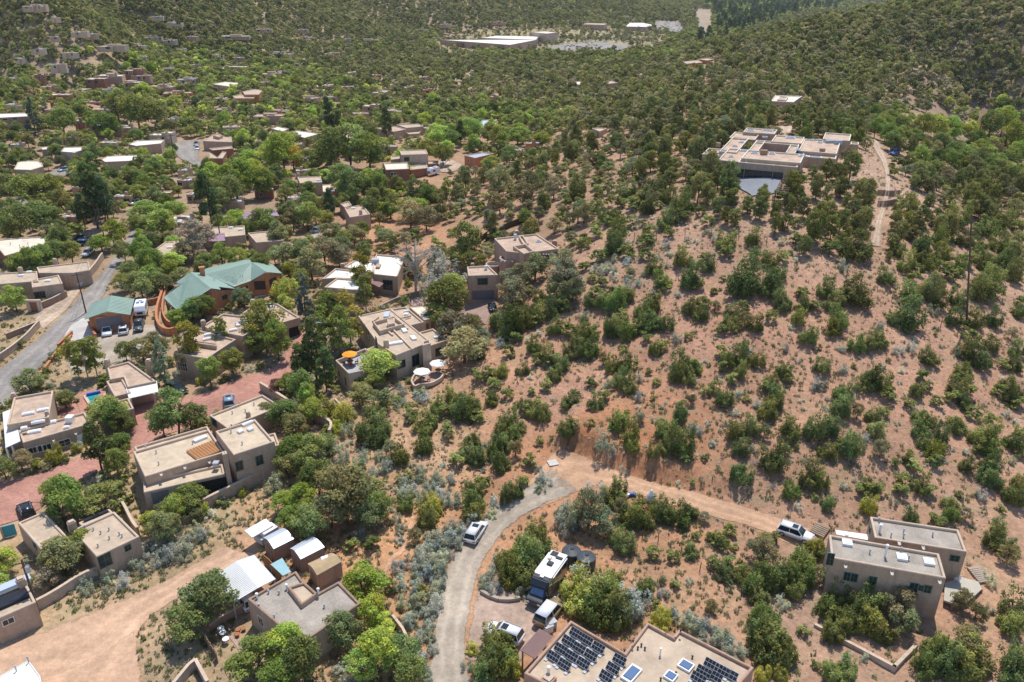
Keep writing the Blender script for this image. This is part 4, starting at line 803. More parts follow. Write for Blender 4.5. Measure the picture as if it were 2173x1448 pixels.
def shed(label, q, ht, roofm, wallm, gambrel=.5, lm=None):
    b = Bld('garden_shed', label, 'shed', q[3], wallm, roofm, group='garden sheds behind the carport', lm=lm)
    e = ht - gambrel; a1, a2, c_, d_ = [P(*x, b.zg + e) for x in q]      # a1-a2 back long, c_-d_ front long ; ends a1-d_ and a2-c_
    up = np.array([0, 0, gambrel]); k = .28
    rows = [(a1, a2), (a1 + (d_ - a1) * k + up * .75, a2 + (c_ - a2) * k + up * .75), ((a1 + d_) / 2 + up, (a2 + c_) / 2 + up), (d_ + (a1 - d_) * k + up * .75, c_ + (a2 - c_) * k + up * .75), (d_, c_)]
    mb = MB()
    for (p, q_), (r_, s_) in zip(rows[:-1], rows[1:]): mb.add([p, q_, s_, r_], [(0, 1, 2, 3)])
    mb.build('roof', M[roofm], b.root)
    o = lambda t: t * .97 + ((a1 + c_) / 2) * .03
    L_ = [o(r_[0]) - np.array([0, 0, .05]) for r_ in rows]; R_ = [o(r_[1]) - np.array([0, 0, .05]) for r_ in rows]; zb = b.zg - 1; mb = MB()
    for side in (L_, R_): mb.add([(side[0][0], side[0][1], zb)] + side + [(side[-1][0], side[-1][1], zb)], [tuple(range(7))])
    for i in (0, 4): mb.add([L_[i], R_[i], (R_[i][0], R_[i][1], zb), (L_[i][0], L_[i][1], zb)], [(0, 1, 2, 3)])
    mb.build('wall', M[wallm], b.root); BLOCK.append(np.array([a1[:2], a2[:2], c_[:2], d_[:2]]))
    m = (L_[0] + L_[4]) / 2; u = (L_[4] - L_[0])[:2]; rz = math.atan2(u[1], u[0]); n_ = np.array([-u[1], u[0]]) / np.linalg.norm(u)
    if n_ @ (m[:2] - ((a1 + c_) / 2)[:2]) < 0: n_ = -n_
    MB().box((m[0] + n_[0] * .03, m[1] + n_[1] * .03, b.zg + .95), (1.3, .06, 1.8), rz).box((m[0] + n_[0] * .07, m[1] + n_[1] * .07, b.zg + .95), (.05, .06, 1.8), rz).build('door', M['wood'], b.root)
    PROT.append((min(x[0] for x in q), min(x[1] for x in q), max(x[0] for x in q), max(x[1] for x in q), proj(d_)[2]))
    return b
house1(); house2(); house3(); house4(); house5(); house6(); house7(); H8 = house8(); H9 = house9(); H10 = house10(); H11 = house11(); H12 = house12(); H13 = house13(); house14(); house15(); house16(); carport()
shed('gray metal-roofed shed nearest the white folding trailer', [c3(590, 305), c3(740, 225), c3(835, 312), c3(675, 392)], 2.9, 'metal_silver', 'adobe_dark', lm='the gray-roofed sheds')
shed('gray metal-roofed shed shaded by the big tree', [c3(803, 390), c3(965, 292), c3(1078, 378), c3(888, 475)], 2.9, 'metal_silver', 'adobe_dark')
sh = shed('pink shed with tan shingle roof and small skylight', [c3(942, 510), c3(1130, 422), c3(1215, 492), c3(1018, 602)], 2.8, 'shingle', 'adobe_pink', .35)
sh.part('s', lambda: MB().box((0, 0, 0), (.9, .6, .15)), P(*c3(1078, 462), sh.zg + 2.65), 'skylight', 'white', .5)
# ---- blue canopy between the sheds
o = empty('patio_canopy', P(*c3(735, 540), 0.1), 'pale blue patio canopy between carport and sheds', 'canopy')
q = [P(*c3(*t), 2.2) for t in ((650, 515), (742, 465), (812, 575), (748, 605))]
MB().prism(q, 2.15, 2.22).build('canopy_sheet', M['tarp'], o)
for t in q: MB().tube((t[0], t[1], -.5), (t[0], t[1], 2.2), .05).build('post', M['metal_gray'], o)
# ================================================================= middle and far houses
def mid():
    def S_(label, g, blocks, wall='adobe', roof='roof_tan', wins=(), name='adobe_house', cap='cap', chims=(), doors=(), lm=None, skies=(), vents=(), cat='house', prot=True):
        b = Bld(name, label, cat, g, wall, roof, cap, lm=lm, prot=prot); b.ang = .15
        for px, H, *r in blocks: b.Q(px, H, par=.3, roof=r[0] if r else None, wall=r[1] if len(r) > 1 else None)
        for w_ in wins: b.win(*w_[:4], frame=w_[4] if len(w_) > 4 else 'white', mull=(2, 1))
        for c in chims: b.chim(*c)
        for c in skies: b.sky(*c, 1.2, .8)
        for c in vents: b.vent(*c, .5)
        for c in doors: b.win(*c, 'garage_door', 'adobe', 'door_brown', (1, 1))
        b.done(); return b
    S_('long tan adobe house with stepped parapets beside the street', (120, 640), [([d1(-60, 805), d1(315, 785), d1(325, 870), d1(-60, 900)], 4), ([d1(312, 752), d1(755, 700), d1(772, 775), d1(620, 800), d1(330, 800)], 4.2), ([d1(265, 862), d1(500, 818), d1(535, 890), d1(272, 925)], 3.9)],
       wins=((d1(340, 990)[0], d1(340, 990)[1], 2.2, 1.6, 'frame_teal'),), chims=(d1(475, 725), d1(180, 800)), skies=(d1(410, 875), d1(250, 800), d1(180, 830)), lm='the stepped house by the street')
    S_('wide pale pink metal roof at the left edge', (60, 555), [([d1(-40, 520), d1(135, 502), d1(452, 486), d1(405, 558), d1(38, 655), d1(-40, 560)], 3.4, 'roof_cream', 'redbrown')], vents=(d1(170, 580), d1(240, 560), d1(90, 560)), lm='the wide pale roof')
    S_('low brown adobe house with purple metal awning', (455, 545), [([d5(150, 850), d5(575, 828), d5(580, 900), d5(425, 915), d5(420, 890), d5(200, 905)], 3.6), ([d5(-10, 950), d5(70, 945), d5(60, 1000), d5(-10, 1045)], 3.2)],
       wins=((d5(390, 985)[0], d5(390, 985)[1], 2.6, 2.0, 'frame_teal'),), skies=(d5(470, 850), d5(545, 865)), lm='the purple awning')
    b = Bld('awning', 'purple metal awning on the brown adobe house', 'awning', d5(365, 1015), prot=False); b.faces('awning_sheet', 'metal_purple', [[(*d5(280, 893), 3.3), (*d5(425, 885), 3.3), (*d5(428, 945), 2.6), (*d5(305, 952), 2.6)]], .08); b.post([d5(308, 952), d5(426, 945)], 2.5, .1); b.done()
    b = Bld('awning', 'purple metal awning beside the silver olive tree', 'awning', d1(1255, 670), prot=False); b.faces('awning_sheet', 'metal_purple', [[(*d1(1205, 612), 3.0), (*d1(1300, 602), 3.0), (*d1(1298, 655), 2.6), (*d1(1208, 662), 2.6)]], .08); b.post([d1(1210, 660), d1(1295, 655)], 2.5, .1); b.done()
    S_('brown flat-roofed wing above the silver olive tree', (345, 552), [([d1(1410, 535), d1(1490, 530), d1(1500, 640), d1(1370, 655), d1(1320, 600)], 3.4)], skies=(d1(1450, 590),))
    S_('tan flat roof left of the white car drive', (590, 515), [([d5(600, 885), d5(800, 865), d5(870, 942), d5(665, 958)], 3.4)])
    b = Bld('purple_roof_house', 'house with low purple metal roof', 'house', (555, 476), 'adobe', 'metal_purple', lm='the purple roof'); b.faces('roof', 'metal_purple', [[(*d5(545, 735), 3.0), (*d5(690, 715), 3.8), (*d5(705, 752), 3.8), (*d5(560, 788), 3.0)], [(*d5(690, 715), 3.8), (*d5(802, 700), 3.3), (*d5(845, 755), 3.0), (*d5(705, 752), 3.8)]], .1)
    b.curtain([(*d5(562, 788), 2.9), (*d5(705, 760), 3.3), (*d5(840, 757), 2.9)]); b.done()
    S_('boxy two-window adobe house with fenced terrace', (655, 410), [([d5(982, 455), d5(1160, 448), d5(1172, 495), d5(1000, 502)], 4.6), ([d5(1165, 515), d5(1240, 510), d5(1255, 560), d5(1170, 570)], 1.2, 'roof_cream')], 'adobe_light',
       wins=((*d5(1035, 522), 1.0, 1.3, 'wood'), (*d5(1092, 525), 1.0, 1.3, 'wood')), chims=(d5(990, 455),), skies=(d5(1145, 485),), lm='the boxy two-window house')
    S_('brown-roofed adobe house half hidden by dark junipers', (765, 480), [([d5(1345, 695), d5(1480, 665), d5(1542, 740), d5(1385, 765)], 4.4, 'roof_brown'), ([d5(1305, 655), d5(1375, 640), d5(1400, 670), d5(1345, 690)], 3.5)], skies=(d5(1412, 700),), chims=(d5(1470, 745),), lm='the brown-roofed juniper house')
    S_('tall red-brown stucco house', (845, 392), [([d5(1645, 350), d5(1825, 343), d5(1840, 392), d5(1662, 400)], 7.0, 'roof_cream'), ([d5(1838, 370), d5(1975, 355), d5(1985, 385), d5(1850, 400)], 3.6), ([d5(1970, 335), d5(2065, 330), d5(2065, 350), d5(1975, 355)], 3.0)], 'redbrown',
       wins=((*d5(1710, 433), .9, 1.1), (*d5(1733, 433), .9, 1.1)), lm='the tall red-brown house')
    S_('tall tan house with raised parapet behind the red-brown one', (880, 350), [([d5(1765, 250), d5(1970, 243), d5(1985, 278), d5(1780, 285)], 6.5), ([d5(1700, 295), d5(1785, 290), d5(1790, 312), d5(1700, 322)], 3.6)], 'adobe_light', wins=((*d5(1822, 318), 1.8, 1.4, 'wood'),))
    S_('orange-brown house with a gray slanted roof', (1010, 352), [([d3(1850, 1255), d3(2000, 1232), d3(2092, 1240), d3(1935, 1278)], 4.0, 'metal_gray')], 'orange', wins=((*d3(1885, 1305), .7, 1.0),))
    S_('flat-roofed tan house with rounded courtyard wall', (850, 288), [([d3(1120, 1035), d3(1290, 1020), d3(1380, 1045), d3(1280, 1065)], 4, 'roof_brown'), ([d3(1300, 1008), d3(1480, 1000), d3(1520, 1022), d3(1380, 1035)], 4), ([d3(1365, 1060), d3(1420, 1035), d3(1510, 1045), d3(1480, 1080), d3(1400, 1085)], 2.2)], lm='the rounded courtyard wall')
    S_('pergola-fronted flat house between the dark spruces', (745, 300), [([d3(745, 1105), d3(830, 1060), d3(1000, 1065), d3(1048, 1105), d3(850, 1130)], 4.2, 'roof_brown')], 'adobe_dark')
    S_('low house with bright cream roof near the dark spruce', (640, 298), [([d3(290, 1040), d3(340, 1022), d3(430, 1040), d3(380, 1065)], 3.8, 'roof_white'), ([d3(400, 1075), d3(500, 1055), d3(680, 1080), d3(560, 1115)], 3.6, 'roof_white')])
    S_('tan house above the hidden street with roof turret', (465, 305), [([d2(1640, 1140), d2(1720, 1090), d2(1870, 1105), d2(1880, 1150)], 3.8, 'roof_brown'), ([d2(1720, 1095), d2(1760, 1085), d2(1800, 1095), d2(1770, 1108)], 4.8)], lm='the turreted tan house')
    S_('red-brown terraced house beside the street junction', (460, 330), [([d2(1690, 1200), d2(1870, 1180), d2(1885, 1200), d2(1720, 1215)], 4.2, 'roof_brown'), ([d2(1690, 1225), d2(1760, 1270), d2(1800, 1225), d2(1830, 1230), d2(1800, 1280), d2(1700, 1280)], 3.6)], 'redbrown', lm='the red-brown terraced house')
    S_('dusty tan house at the left edge below the trees', (60, 365), [([d2(110, 1370), d2(150, 1295), d2(330, 1300), d2(350, 1345), d2(250, 1375)], 3.6, 'roof_cream')])
    S_('white-roofed long house left of the street', (300, 345), [([d2(820, 1290), d2(870, 1260), d2(1190, 1250), d2(1060, 1300), d2(850, 1310)], 3.6, 'roof_white')])
    S_('white-roofed house behind the long one', (310, 305), [([d2(1035, 1165), d2(1110, 1135), d2(1330, 1130), d2(1300, 1160), d2(1100, 1180)], 3.6, 'roof_white')])
    S_('white-roofed house at the far left with tall porch', (140, 325), [([d2(490, 1225), d2(520, 1190), d2(720, 1185), d2(690, 1205), d2(600, 1235)], 4.0, 'roof_white'), ([d2(330, 1190), d2(400, 1183), d2(410, 1205), d2(340, 1210)], 3.4, 'roof_white')])
    S_('blue-trimmed white-roofed house at the left edge', (30, 262), [([d2(-60, 920), d2(210, 912), d2(235, 940), d2(-60, 955)], 4.2, 'roof_white')], 'adobe_dark', wins=((*d2(40, 968), 2, .9), (*d2(120, 962), 2, .9)))
    S_('two-storey gray-roofed house with balcony in the trees', (480, 195), [([d2(1710, 680), d2(1820, 660), d2(1950, 670), d2(1855, 700)], 6.2, 'roof_cream')], 'adobe', wins=((*d2(1890, 725), 3, 1.2, 'wood'),), lm='the two-storey balcony house')
    S_('red-walled stepped adobe right of the balcony house', (520, 210), [([d2(1880, 775), d2(1960, 765), d2(2070, 770), d2(2050, 795), d2(1900, 795)], 3.4), ([d2(1960, 740), d2(2060, 720), d2(2125, 730), d2(2090, 765), d2(1980, 765)], 4.6)], 'orange')
    S_('long school building with pale flat roof', (1000, 104), [([d4(230, 262), d4(520, 262), d4(870, 262), d4(690, 296)], 6.5, 'roof_white')], 'adobe_pink', name='school_building', lm='the school', cat='school')
    S_('tall box-like hall behind the school', (1155, 82), [([d4(830, 212), d4(920, 206), d4(1005, 214), d4(930, 222)], 12, 'roof_cream'), ([d4(500, 250), d4(600, 235), d4(880, 240), d4(860, 262)], 8, 'roof_white')], 'adobe_light', name='school_building', cat='hall')
    S_('brown office block beyond the school', (1265, 58), [([d4(1165, 160), d4(1200, 152), d4(1330, 155), d4(1310, 165)], 6)], 'adobe_pink', name='office_building', cat='office')
    S_('office with flat white roof beside the far car park', (1355, 62), [([d4(1450, 175), d4(1480, 150), d4(1560, 150), d4(1640, 165), d4(1600, 178)], 6, 'roof_white')], 'adobe_pink', name='office_building', cat='office', lm='the far office')
    S_('small white-edged pavilion behind the hilltop house', (1672, 222), [([c8(925, 52), c8(960, 8), c8(1165, 15), c8(1100, 60)], 3.4, 'roof_cream'), ([c8(975, 40), c8(990, 15), c8(1060, 20), c8(1040, 45)], 3.9, 'roof_brown')], cap='roof_white', lm='the small white-edged pavilion')
    S_('red-brown house on the far hill edge', (1470, 143), [([d4(1830, 405), d4(1930, 395), d4(1960, 412), d4(1850, 420)], 3.6), ([d4(1920, 390), d4(1990, 382), d4(2050, 388), d4(1990, 398)], 4)], 'orange')
    S_('low cottage with tan roof at the foot of the wooded slope', (1268, 282), [([d4(1230, 845), d4(1270, 840), d4(1330, 845), d4(1280, 866)], 3.2)])
    S_('white-roofed cottage in the wooded slope', (1232, 182), [([d4(1095, 550), d4(1140, 535), d4(1200, 545), d4(1160, 560)], 3.2, 'roof_white')])
    S_('long tan cottage right of the white-roofed cottage', (1320, 178), [([d4(1300, 540), d4(1360, 532), d4(1400, 545), d4(1340, 552)], 3.2)])
    S_('glass greenhouse-like silver roof in the trees', (1040, 275), [([d4(485, 790), d4(600, 788), d4(600, 835), d4(500, 840)], 3.2, 'metal_silver')])
    b = Bld('tennis_court_house', 'red clay terrace roof left of the hilltop house', 'terrace', (1490, 290), prot=False) if False else None
mid()
sheet('red_terrace', [c8(345, 310), c8(420, 285)], [c8(380, 335), c8(540, 305)], mat('clay', (.50, .17, .10), .9, .1, 2), 'red clay terrace among trees left of hilltop house', .3, 0)
sheet('stone_terrace', [c8(600, 690), c8(640, 625), c8(820, 635)], [c8(780, 790), c8(950, 770), c8(1010, 660)], mat('terrace_slate', (.20, .21, .235), .7, .15, 1), 'blue-gray terrace in front of the glass facade', .25, 0)
# remaining small houses, each a stepped flat-roofed block: centre px, width px, height m, roof
FAR = [(75, 13, 40, 'roof_brown'), (118, 36, 14, 'roof_tan'), (170, 68, 30, 'roof_brown'), (195, 72, 22, 'adobe_light'), (240, 98, 55, 'roof_tan'), (285, 96, 42, 'roof_white'), (335, 35, 20, 'roof_brown'), (372, 47, 28, 'metal_gray'), (325, 79, 34, 'roof_tan'), (362, 86, 24, 'roof_brown'),
       (500, 76, 55, 'roof_white'), (415, 137, 18, 'roof_white'), (495, 144, 58, 'roof_cream'), (506, 122, 22, 'roof_brown'), (286, 149, 34, 'roof_brown'), (300, 160, 36, 'roof_cream'), (236, 159, 45, 'roof_cream'), (206, 167, 40, 'roof_cream'), (275, 175, 50, 'roof_white'), (232, 189, 26, 'roof_brown'),
       (345, 182, 48, 'roof_brown'), (378, 196, 55, 'roof_tan'), (398, 168, 38, 'metal_silver'), (470, 208, 28, 'roof_tan'), (126, 200, 44, 'roof_cream'), (172, 191, 36, 'roof_cream'), (312, 214, 32, 'roof_tan'), (30, 221, 28, 'roof_cream'), (82, 104, 24, 'roof_cream'), (345, 285, 46, 'roof_white'),
       (560, 62, 32, 'roof_brown'), (590, 113, 56, 'metal_silver'), (576, 156, 40, 'roof_tan'), (603, 151, 26, 'roof_brown'), (690, 182, 36, 'roof_cream'), (655, 208, 44, 'roof_brown'), (702, 205, 30, 'roof_brown'), (572, 245, 60, 'roof_brown'), (596, 233, 30, 'roof_tan'), (765, 240, 44, 'roof_brown'), (835, 233, 34, 'roof_cream'),
       (620, 310, 40, 'roof_brown'), (830, 63, 48, 'roof_tan'), (885, 64, 44, 'roof_brown'), (780, 85, 44, 'roof_brown'), (735, 83, 16, 'roof_tan'), (705, 114, 30, 'roof_brown'), (1060, 47, 26, 'roof_tan'), (945, 52, 22, 'roof_brown'), (1330, 36, 20, 'roof_brown'),
       (385, 462, 48, 'roof_cream'), (40, 452, 46, 'roof_white'), (150, 458, 44, 'roof_tan'), (262, 415, 34, 'roof_brown'), (345, 408, 34, 'roof_white'), (415, 411, 32, 'roof_brown'), (380, 470, 60, 'roof_tan'), (560, 402, 36, 'roof_brown'), (700, 405, 24, 'roof_brown'), (625, 418, 26, 'roof_tan'), (500, 425, 30, 'roof_cream'),
       (90, 405, 30, 'roof_cream'), (170, 395, 28, 'roof_tan'), (392, 360, 24, 'roof_cream'), (1130, 303, 26, 'roof_tan'), (1100, 318, 22, 'roof_cream'), (900, 272, 24, 'roof_cream'), (1360, 158, 20, 'roof_brown'), (1045, 205, 16, 'roof_tan'), (1640, 22, 20, 'adobe_pink'), (1770, 22, 14, 'roof_brown')]
rf = random.Random(3)
def town(px, py, wpx, roof, k):
    g = at(px, py + wpx * .05); d = g[1] * cp - (g[2] - CH) * sp; w_ = wpx * d / FPX; H = (2.5 if py < 130 else 3.1) if w_ < 22 else 3.6
    walls = ['adobe', 'adobe_pink', 'adobe_light', 'adobe_dark', 'redbrown', 'orange']; wl = walls[rf.choice([0, 0, 0, 1, 1, 2, 2, 2, 4, 5] if py > 130 else [0, 1, 2, 2])]
    b = Bld('adobe_house', None, 'house', (px, py), wl, roof if roof.startswith(('roof', 'metal')) else 'roof_tan'); b.zg = g[2]; b.root.location.z = g[2]; b.pz = .8; b.prot = py > 125 or rf.random() < .6; bs_ = -.8 if py < 130 else -2; b.prot = py > 130
    c = np.array(P(px, py, b.zg + H)[:2]); dp = min(w_ * .6, 11) * rf.uniform(.8, 1.1); a = rf.uniform(-.25, .25); u = np.array([math.cos(a), math.sin(a)]); v = np.array([-u[1], u[0]])
    def rc(x0, x1, y0, y1, H_): b.blk([c + u * x0 + v * y0, c + u * x1 + v * y0, c + u * x1 + v * y1, c + u * x0 + v * y1], H_, par=.3, base=bs_)
    s_ = rf.uniform(.35, .65)
    rc(-w_ / 2, -w_ / 2 + w_ * s_, -dp / 2, dp / 2, H); rc(-w_ / 2 + w_ * s_, w_ / 2, -dp / 2 * rf.uniform(.4, .9), dp / 2 * rf.uniform(.7, 1.1), H + rf.uniform(-.7, .9))
    if w_ > 12: rc(-w_ * .2, w_ * .2, -dp * .1, dp * .45, H + rf.uniform(.7, 1.3))
    b.ang = a
    for i in range(int(w_ / 5)):
        x = rf.uniform(-.45, .45) * w_; q = c + u * x - v * (dp / 2 + .0); pxy = proj((q[0], q[1], b.zg + 1.7)); b.win(pxy[0], pxy[1], rf.uniform(1, 2), 1.3, frame='white' if rf.random() < .4 else 'wood', mull=(2, 1))
    for i in range(2):
        q = c + u * rf.uniform(-.4, .4) * w_ + v * rf.uniform(-.3, .3) * dp; pp = proj((q[0], q[1], b.zg + H - .3)); b.sky(pp[0], pp[1], 1.2, .8)
    q = c + u * rf.uniform(-.4, .4) * w_ + v * dp * .3; pp = proj((q[0], q[1], b.zg + H - .3)); b.chim(pp[0], pp[1])
    b.done(); b.root['_auto'] = {'roof_white': 'white', 'roof_cream': 'cream', 'roof_tan': 'tan', 'roof_brown': 'brown', 'metal_silver': 'silver', 'metal_gray': 'gray'}.get(roof, 'tan') + '-roofed low adobe house'
_n = 0
while _n < 46:
    px, py = rf.uniform(10, 940), rf.choice([rf.uniform(60, 200), rf.uniform(110, 330), rf.uniform(150, 400)])
    if any(abs(px - q[0]) < (q[2] + 26) * .75 and abs(py - q[1]) < 15 for q in FAR) or any(a[0] - 12 < px < a[2] + 12 and a[1] - 10 < py < a[3] + 12 for a in PROT) or (330 < px < 450 and 290 < py < 380): continue
    FAR.append((px, py, rf.uniform(16, 34) * (.6 + py / 500), rf.choice(['roof_cream', 'roof_tan', 'roof_brown', 'roof_tan', 'roof_cream']))); _n += 1
for k, q in enumerate(FAR): town(*q, k)
# far town beyond the hill
for i in range(26):
    px = 1818 + rf.uniform(0, 190); py = rf.uniform(5.5, 14)
    if rf.random() < .2: px = rf.uniform(2010, 2170); py = rf.uniform(3, 9)
    g = at(px, py); w_ = rf.uniform(14, 34); c = g[:2]
    if g[1] < 1150: continue
    b = Bld('town_building', None, 'building', (px, py), 'adobe_light', rf.choice(['roof_white', 'roof_white', 'roof_cream', 'roof_brown']), prot=False)
    b.blk([c + np.array(q) for q in ((-w_ / 2, -8), (w_ / 2, -8), (w_ / 2, 8), (-w_ / 2, 8))], rf.uniform(5, 9), par=.3); b.done(); b.root['_auto'] = 'pale distant town building'
# ================================================================= garden walls and fences
def wall_run(name, label, cat, px, ht, th, m, capm=None, group=None, stakes=False, world=None, zoff=0, atop=False):
    pts = [at(a, b, ht if atop else 0) for a, b in px] if world is None else world
    root = empty(name, tuple(pts[0]), label, cat, group); mb = MB(); cb = MB(); n = 0
    sm = smooth([p[:2] for p in pts], 3) if len(pts) > 3 else np.array([p[:2] for p in pts]); L_ = np.hypot(*(sm[1:] - sm[:-1]).T).sum(); q = resample(sm, max(2, int(L_ / 1.3) + 1)); zs = hg(q[:, 0], q[:, 1])
    if ht > .5: 
        k = 2 if len(zs) > 5 else 0
        if k: zs = np.convolve(np.pad(zs, 1, 'edge'), np.ones(3) / 3, 'valid')
    for i in range(len(q) - 1):
        a, b = q[i], q[i + 1]; u = (b - a) / np.linalg.norm(b - a); nn = np.array([-u[1], u[0]]) * th / 2; a = a - u * .02 * (i % 2); za, zb_ = zs[i] + ht + zoff, zs[i + 1] + ht + zoff
        if stakes:
            m_ = int(np.linalg.norm(b - a) / .16)
            for j in range(m_):
                t = j / m_; c = a + (b - a) * t + nn * rf.uniform(-1, 1); z = za + (zb_ - za) * t; mb.box((c[0], c[1], z - ht / 2 - .3 + rf.uniform(-.12, .06)), (.11, .09, ht + .6), rf.uniform(0, 1))
        else:
            v = [(a + nn), (a - nn), (b - nn), (b + nn)]; lo = -ht - 1.2
            mb.add([(v[0][0], v[0][1], za + lo), (v[1][0], v[1][1], za + lo), (v[2][0], v[2][1], zb_ + lo), (v[3][0], v[3][1], zb_ + lo), (v[0][0], v[0][1], za), (v[1][0], v[1][1], za), (v[2][0], v[2][1], zb_), (v[3][0], v[3][1], zb_)], [(4, 5, 6, 7), (0, 3, 7, 4), (1, 5, 6, 2), (0, 4, 5, 1), (2, 6, 7, 3)])
            if capm:
                k = 1.25; v = [(a + nn * k), (a - nn * k), (b - nn * k), (b + nn * k)]
                cb.add([(p[0], p[1], z - .05) for p, z in zip(v, (za, za, zb_, zb_))] + [(p[0], p[1], z + .05) for p, z in zip(v, (za, za, zb_, zb_))], [(4, 5, 6, 7), (0, 3, 7, 4), (1, 5, 6, 2), (0, 4, 5, 1), (2, 6, 7, 3)])
    mb.build('wall_body' if not stakes else 'stakes', M[m], root)
    if cb.v: cb.build('wall_cap', M[capm], root)
    w2 = off_poly(list(q) + list(q[::-1] + .3), 0); BLOCK.append(np.array(w2))
    return root
G = 'garden walls around the adobe houses'
wall_run('garden_wall', 'low adobe wall running along the dirt lane at left', 'wall', [c2(285, 905), c2(430, 830), c2(560, 740), c2(640, 690), c2(750, 650)], 1.5, .35, 'adobe_light', 'cap', G)
wall_run('stake_fence', 'wooden stake fence behind the sage bushes', 'fence', [c2(750, 655), c2(870, 590), c2(970, 540), c2(1060, 490), c2(1180, 420), c2(1300, 335), c2(1420, 260), c2(1530, 205)], 1.5, .12, 'wood', None, 'stake fences', True)
wall_run('garden_wall', 'adobe wall below the big stepped house', 'wall', [c1(1650, 1462), c1(1790, 1390), c1(1940, 1320), c1(2070, 1250), c1(2180, 1180), c1(2260, 1110)], 1.9, .35, 'adobe', 'cap', G)
wall_run('garden_wall', 'adobe yard wall left of the stepped house', 'wall', [c2(920, 130), c2(960, 190), c2(1010, 300), c2(1050, 350)], 1.5, .3, 'adobe_light', 'cap', G)
wall_run('garden_wall', 'long adobe wall running diagonally behind the stepped house', 'wall', [c6(1350, 1100), c6(1480, 1180), c6(1640, 1285), c6(1800, 1360), c6(1940, 1420), (700, 932)], 1.7, .35, 'adobe', 'cap', G)
wall_run('garden_wall', 'adobe wall along the asphalt street', 'wall', [d1(-60, 1600), d1(60, 1520), d1(180, 1430), d1(340, 1265)], 1.5, .3, 'adobe', 'cap', G)
wall_run('garden_wall', 'tall adobe wall at the upper end of the street', 'wall', [d1(740, 880), d1(790, 820), d1(840, 760), d1(885, 690)], 1.9, .3, 'adobe', 'cap', G)
wall_run('garden_wall', 'brown yard wall beside the left driveway trees', 'wall', [d1(60, 1370), d1(190, 1320), d1(345, 1255)], 1.3, .3, 'adobe_dark', 'cap', G)
wall_run('garden_wall', 'brown entry wall below the stepped house', 'wall', [d1(365, 1110), d1(480, 1060), d1(575, 1010)], 1.6, .3, 'adobe_dark', 'cap', G)
wall_run('retaining_wall', 'curved orange stucco wall below the green-roofed house', 'wall', [d1(1400, 960), d1(1375, 1060), d1(1345, 1160), d1(1345, 1260), d1(1385, 1320), d1(1450, 1345), d1(1510, 1320)], 1.6, .4, 'orange', 'orange', G)
wall_run('retaining_wall', 'inner curved orange wall under the porch', 'wall', [d1(1425, 960), d1(1400, 1060), d1(1390, 1180), d1(1440, 1270), d1(1530, 1280)], 1.3, .3, 'orange', 'orange', G)
wall_run('retaining_wall', 'short orange wall beside the camper trailer', 'wall', [d1(1265, 1080), d1(1330, 1070), d1(1385, 1045)], 1.4, .3, 'orange', 'orange', G)
wall_run('retaining_wall', 'low orange kerb wall along the street', 'wall', [d1(500, 1445), d1(620, 1330)], .9, .35, 'orange', 'orange', G)
wall_run('retaining_wall', 'stepped orange retaining wall on the dry slope', 'wall', [c1(330, 370), c1(420, 250), c1(510, 150), c1(580, 60)], .6, .4, 'orange', 'orange', G)
wall_run('retaining_wall', 'orange stub wall left of the garage door', 'wall', [d1(765, 1260), d1(790, 1320), d1(825, 1370)], 1.2, .35, 'orange', 'orange', G)
wall_run('retaining_wall', 'curved stone wall around the sage planter', 'wall', [c4(450, 745), c4(520, 785), c4(620, 822), c4(760, 800)], .6, .4, 'stone', None, G)
zt = H11.zg + .2; A, B_, C_ = [P(*c5(*q), zt) for q in ((468, 1010), (1060, 1325), (1222, 1163))]
rw = empty('retaining_wall', tuple(A), 'angled adobe retaining wall below the gray-roofed blocks', 'wall', G); mb = MB()
for a, b in ((A, B_), (B_, C_)):
    e = b - a; mb.box(((a + b) / 2)[:2].tolist() + [zt - 1.6], (np.linalg.norm(e) + .35, .4, 3.2), math.atan2(e[1], e[0]))
mb.build('wall_body', M['adobe_light'], rw); BLOCK.append(np.array([A[:2], B_[:2], C_[:2], B_[:2] + .4]))
wall_run('yard_fence', 'brown board fence around the flower garden', 'fence', [c3(120, 1090), c3(170, 1190), c3(240, 1300)], 1.5, .1, 'wood', None, 'board fences', True)
wall_run('garden_wall', 'low brown wall between garden and big piñon', 'wall', [c3(170, 1055), c3(290, 970), c3(400, 910), c3(480, 870)], 1.2, .25, 'adobe_dark', 'cap', G)
wall_run('garden_wall', 'winding pale wall right of the gray-roofed house', 'wall', [c3(1620, 985), c3(1680, 1060), c3(1730, 1130), c3(1735, 1220), c3(1720, 1300)], 1.4, .25, 'adobe_light', 'cap', G)
wall_run('board_fence', 'orange stained board fence beside the blue canopy', 'fence', [c3(603, 520), c3(660, 570), c3(740, 660)], 1.8, .08, 'wood_orange', None, 'board fences')
wall_run('garden_wall', 'pale-topped wall corner at the bottom edge', 'wall', [(372, 1470), c2(1480, 1330), (444, 1465)], 1.4, .3, 'adobe_light', 'cap', G)
wall_run('retaining_wall', 'stone wall along the driveway of the garage tower', 'wall', [c7(740, 640), c7(840, 590), c7(960, 545), c7(1080, 520), c7(1200, 480)], .9, .35, 'stone', None, G)
wall_run('gate_fence', 'upper dark stake fence crossing the hilltop drive', 'fence', [c8(1740, 775), c8(1830, 785), c8(1920, 780)], 1.4, .12, 'wood', None, 'stake fences', True)
wall_run('gate_fence', 'lower dark stake fence crossing the hilltop drive', 'fence', [c8(1745, 860), c8(1800, 868), c8(1885, 850)], 1.4, .12, 'wood', None, 'stake fences', True)
wall_run('board_fence', 'long board fence on the bare orange slope', 'fence', [(1118, 470), (1083, 482), (1055, 498), (1030, 513)], 1.6, .1, 'wood_dark', None, 'board fences')
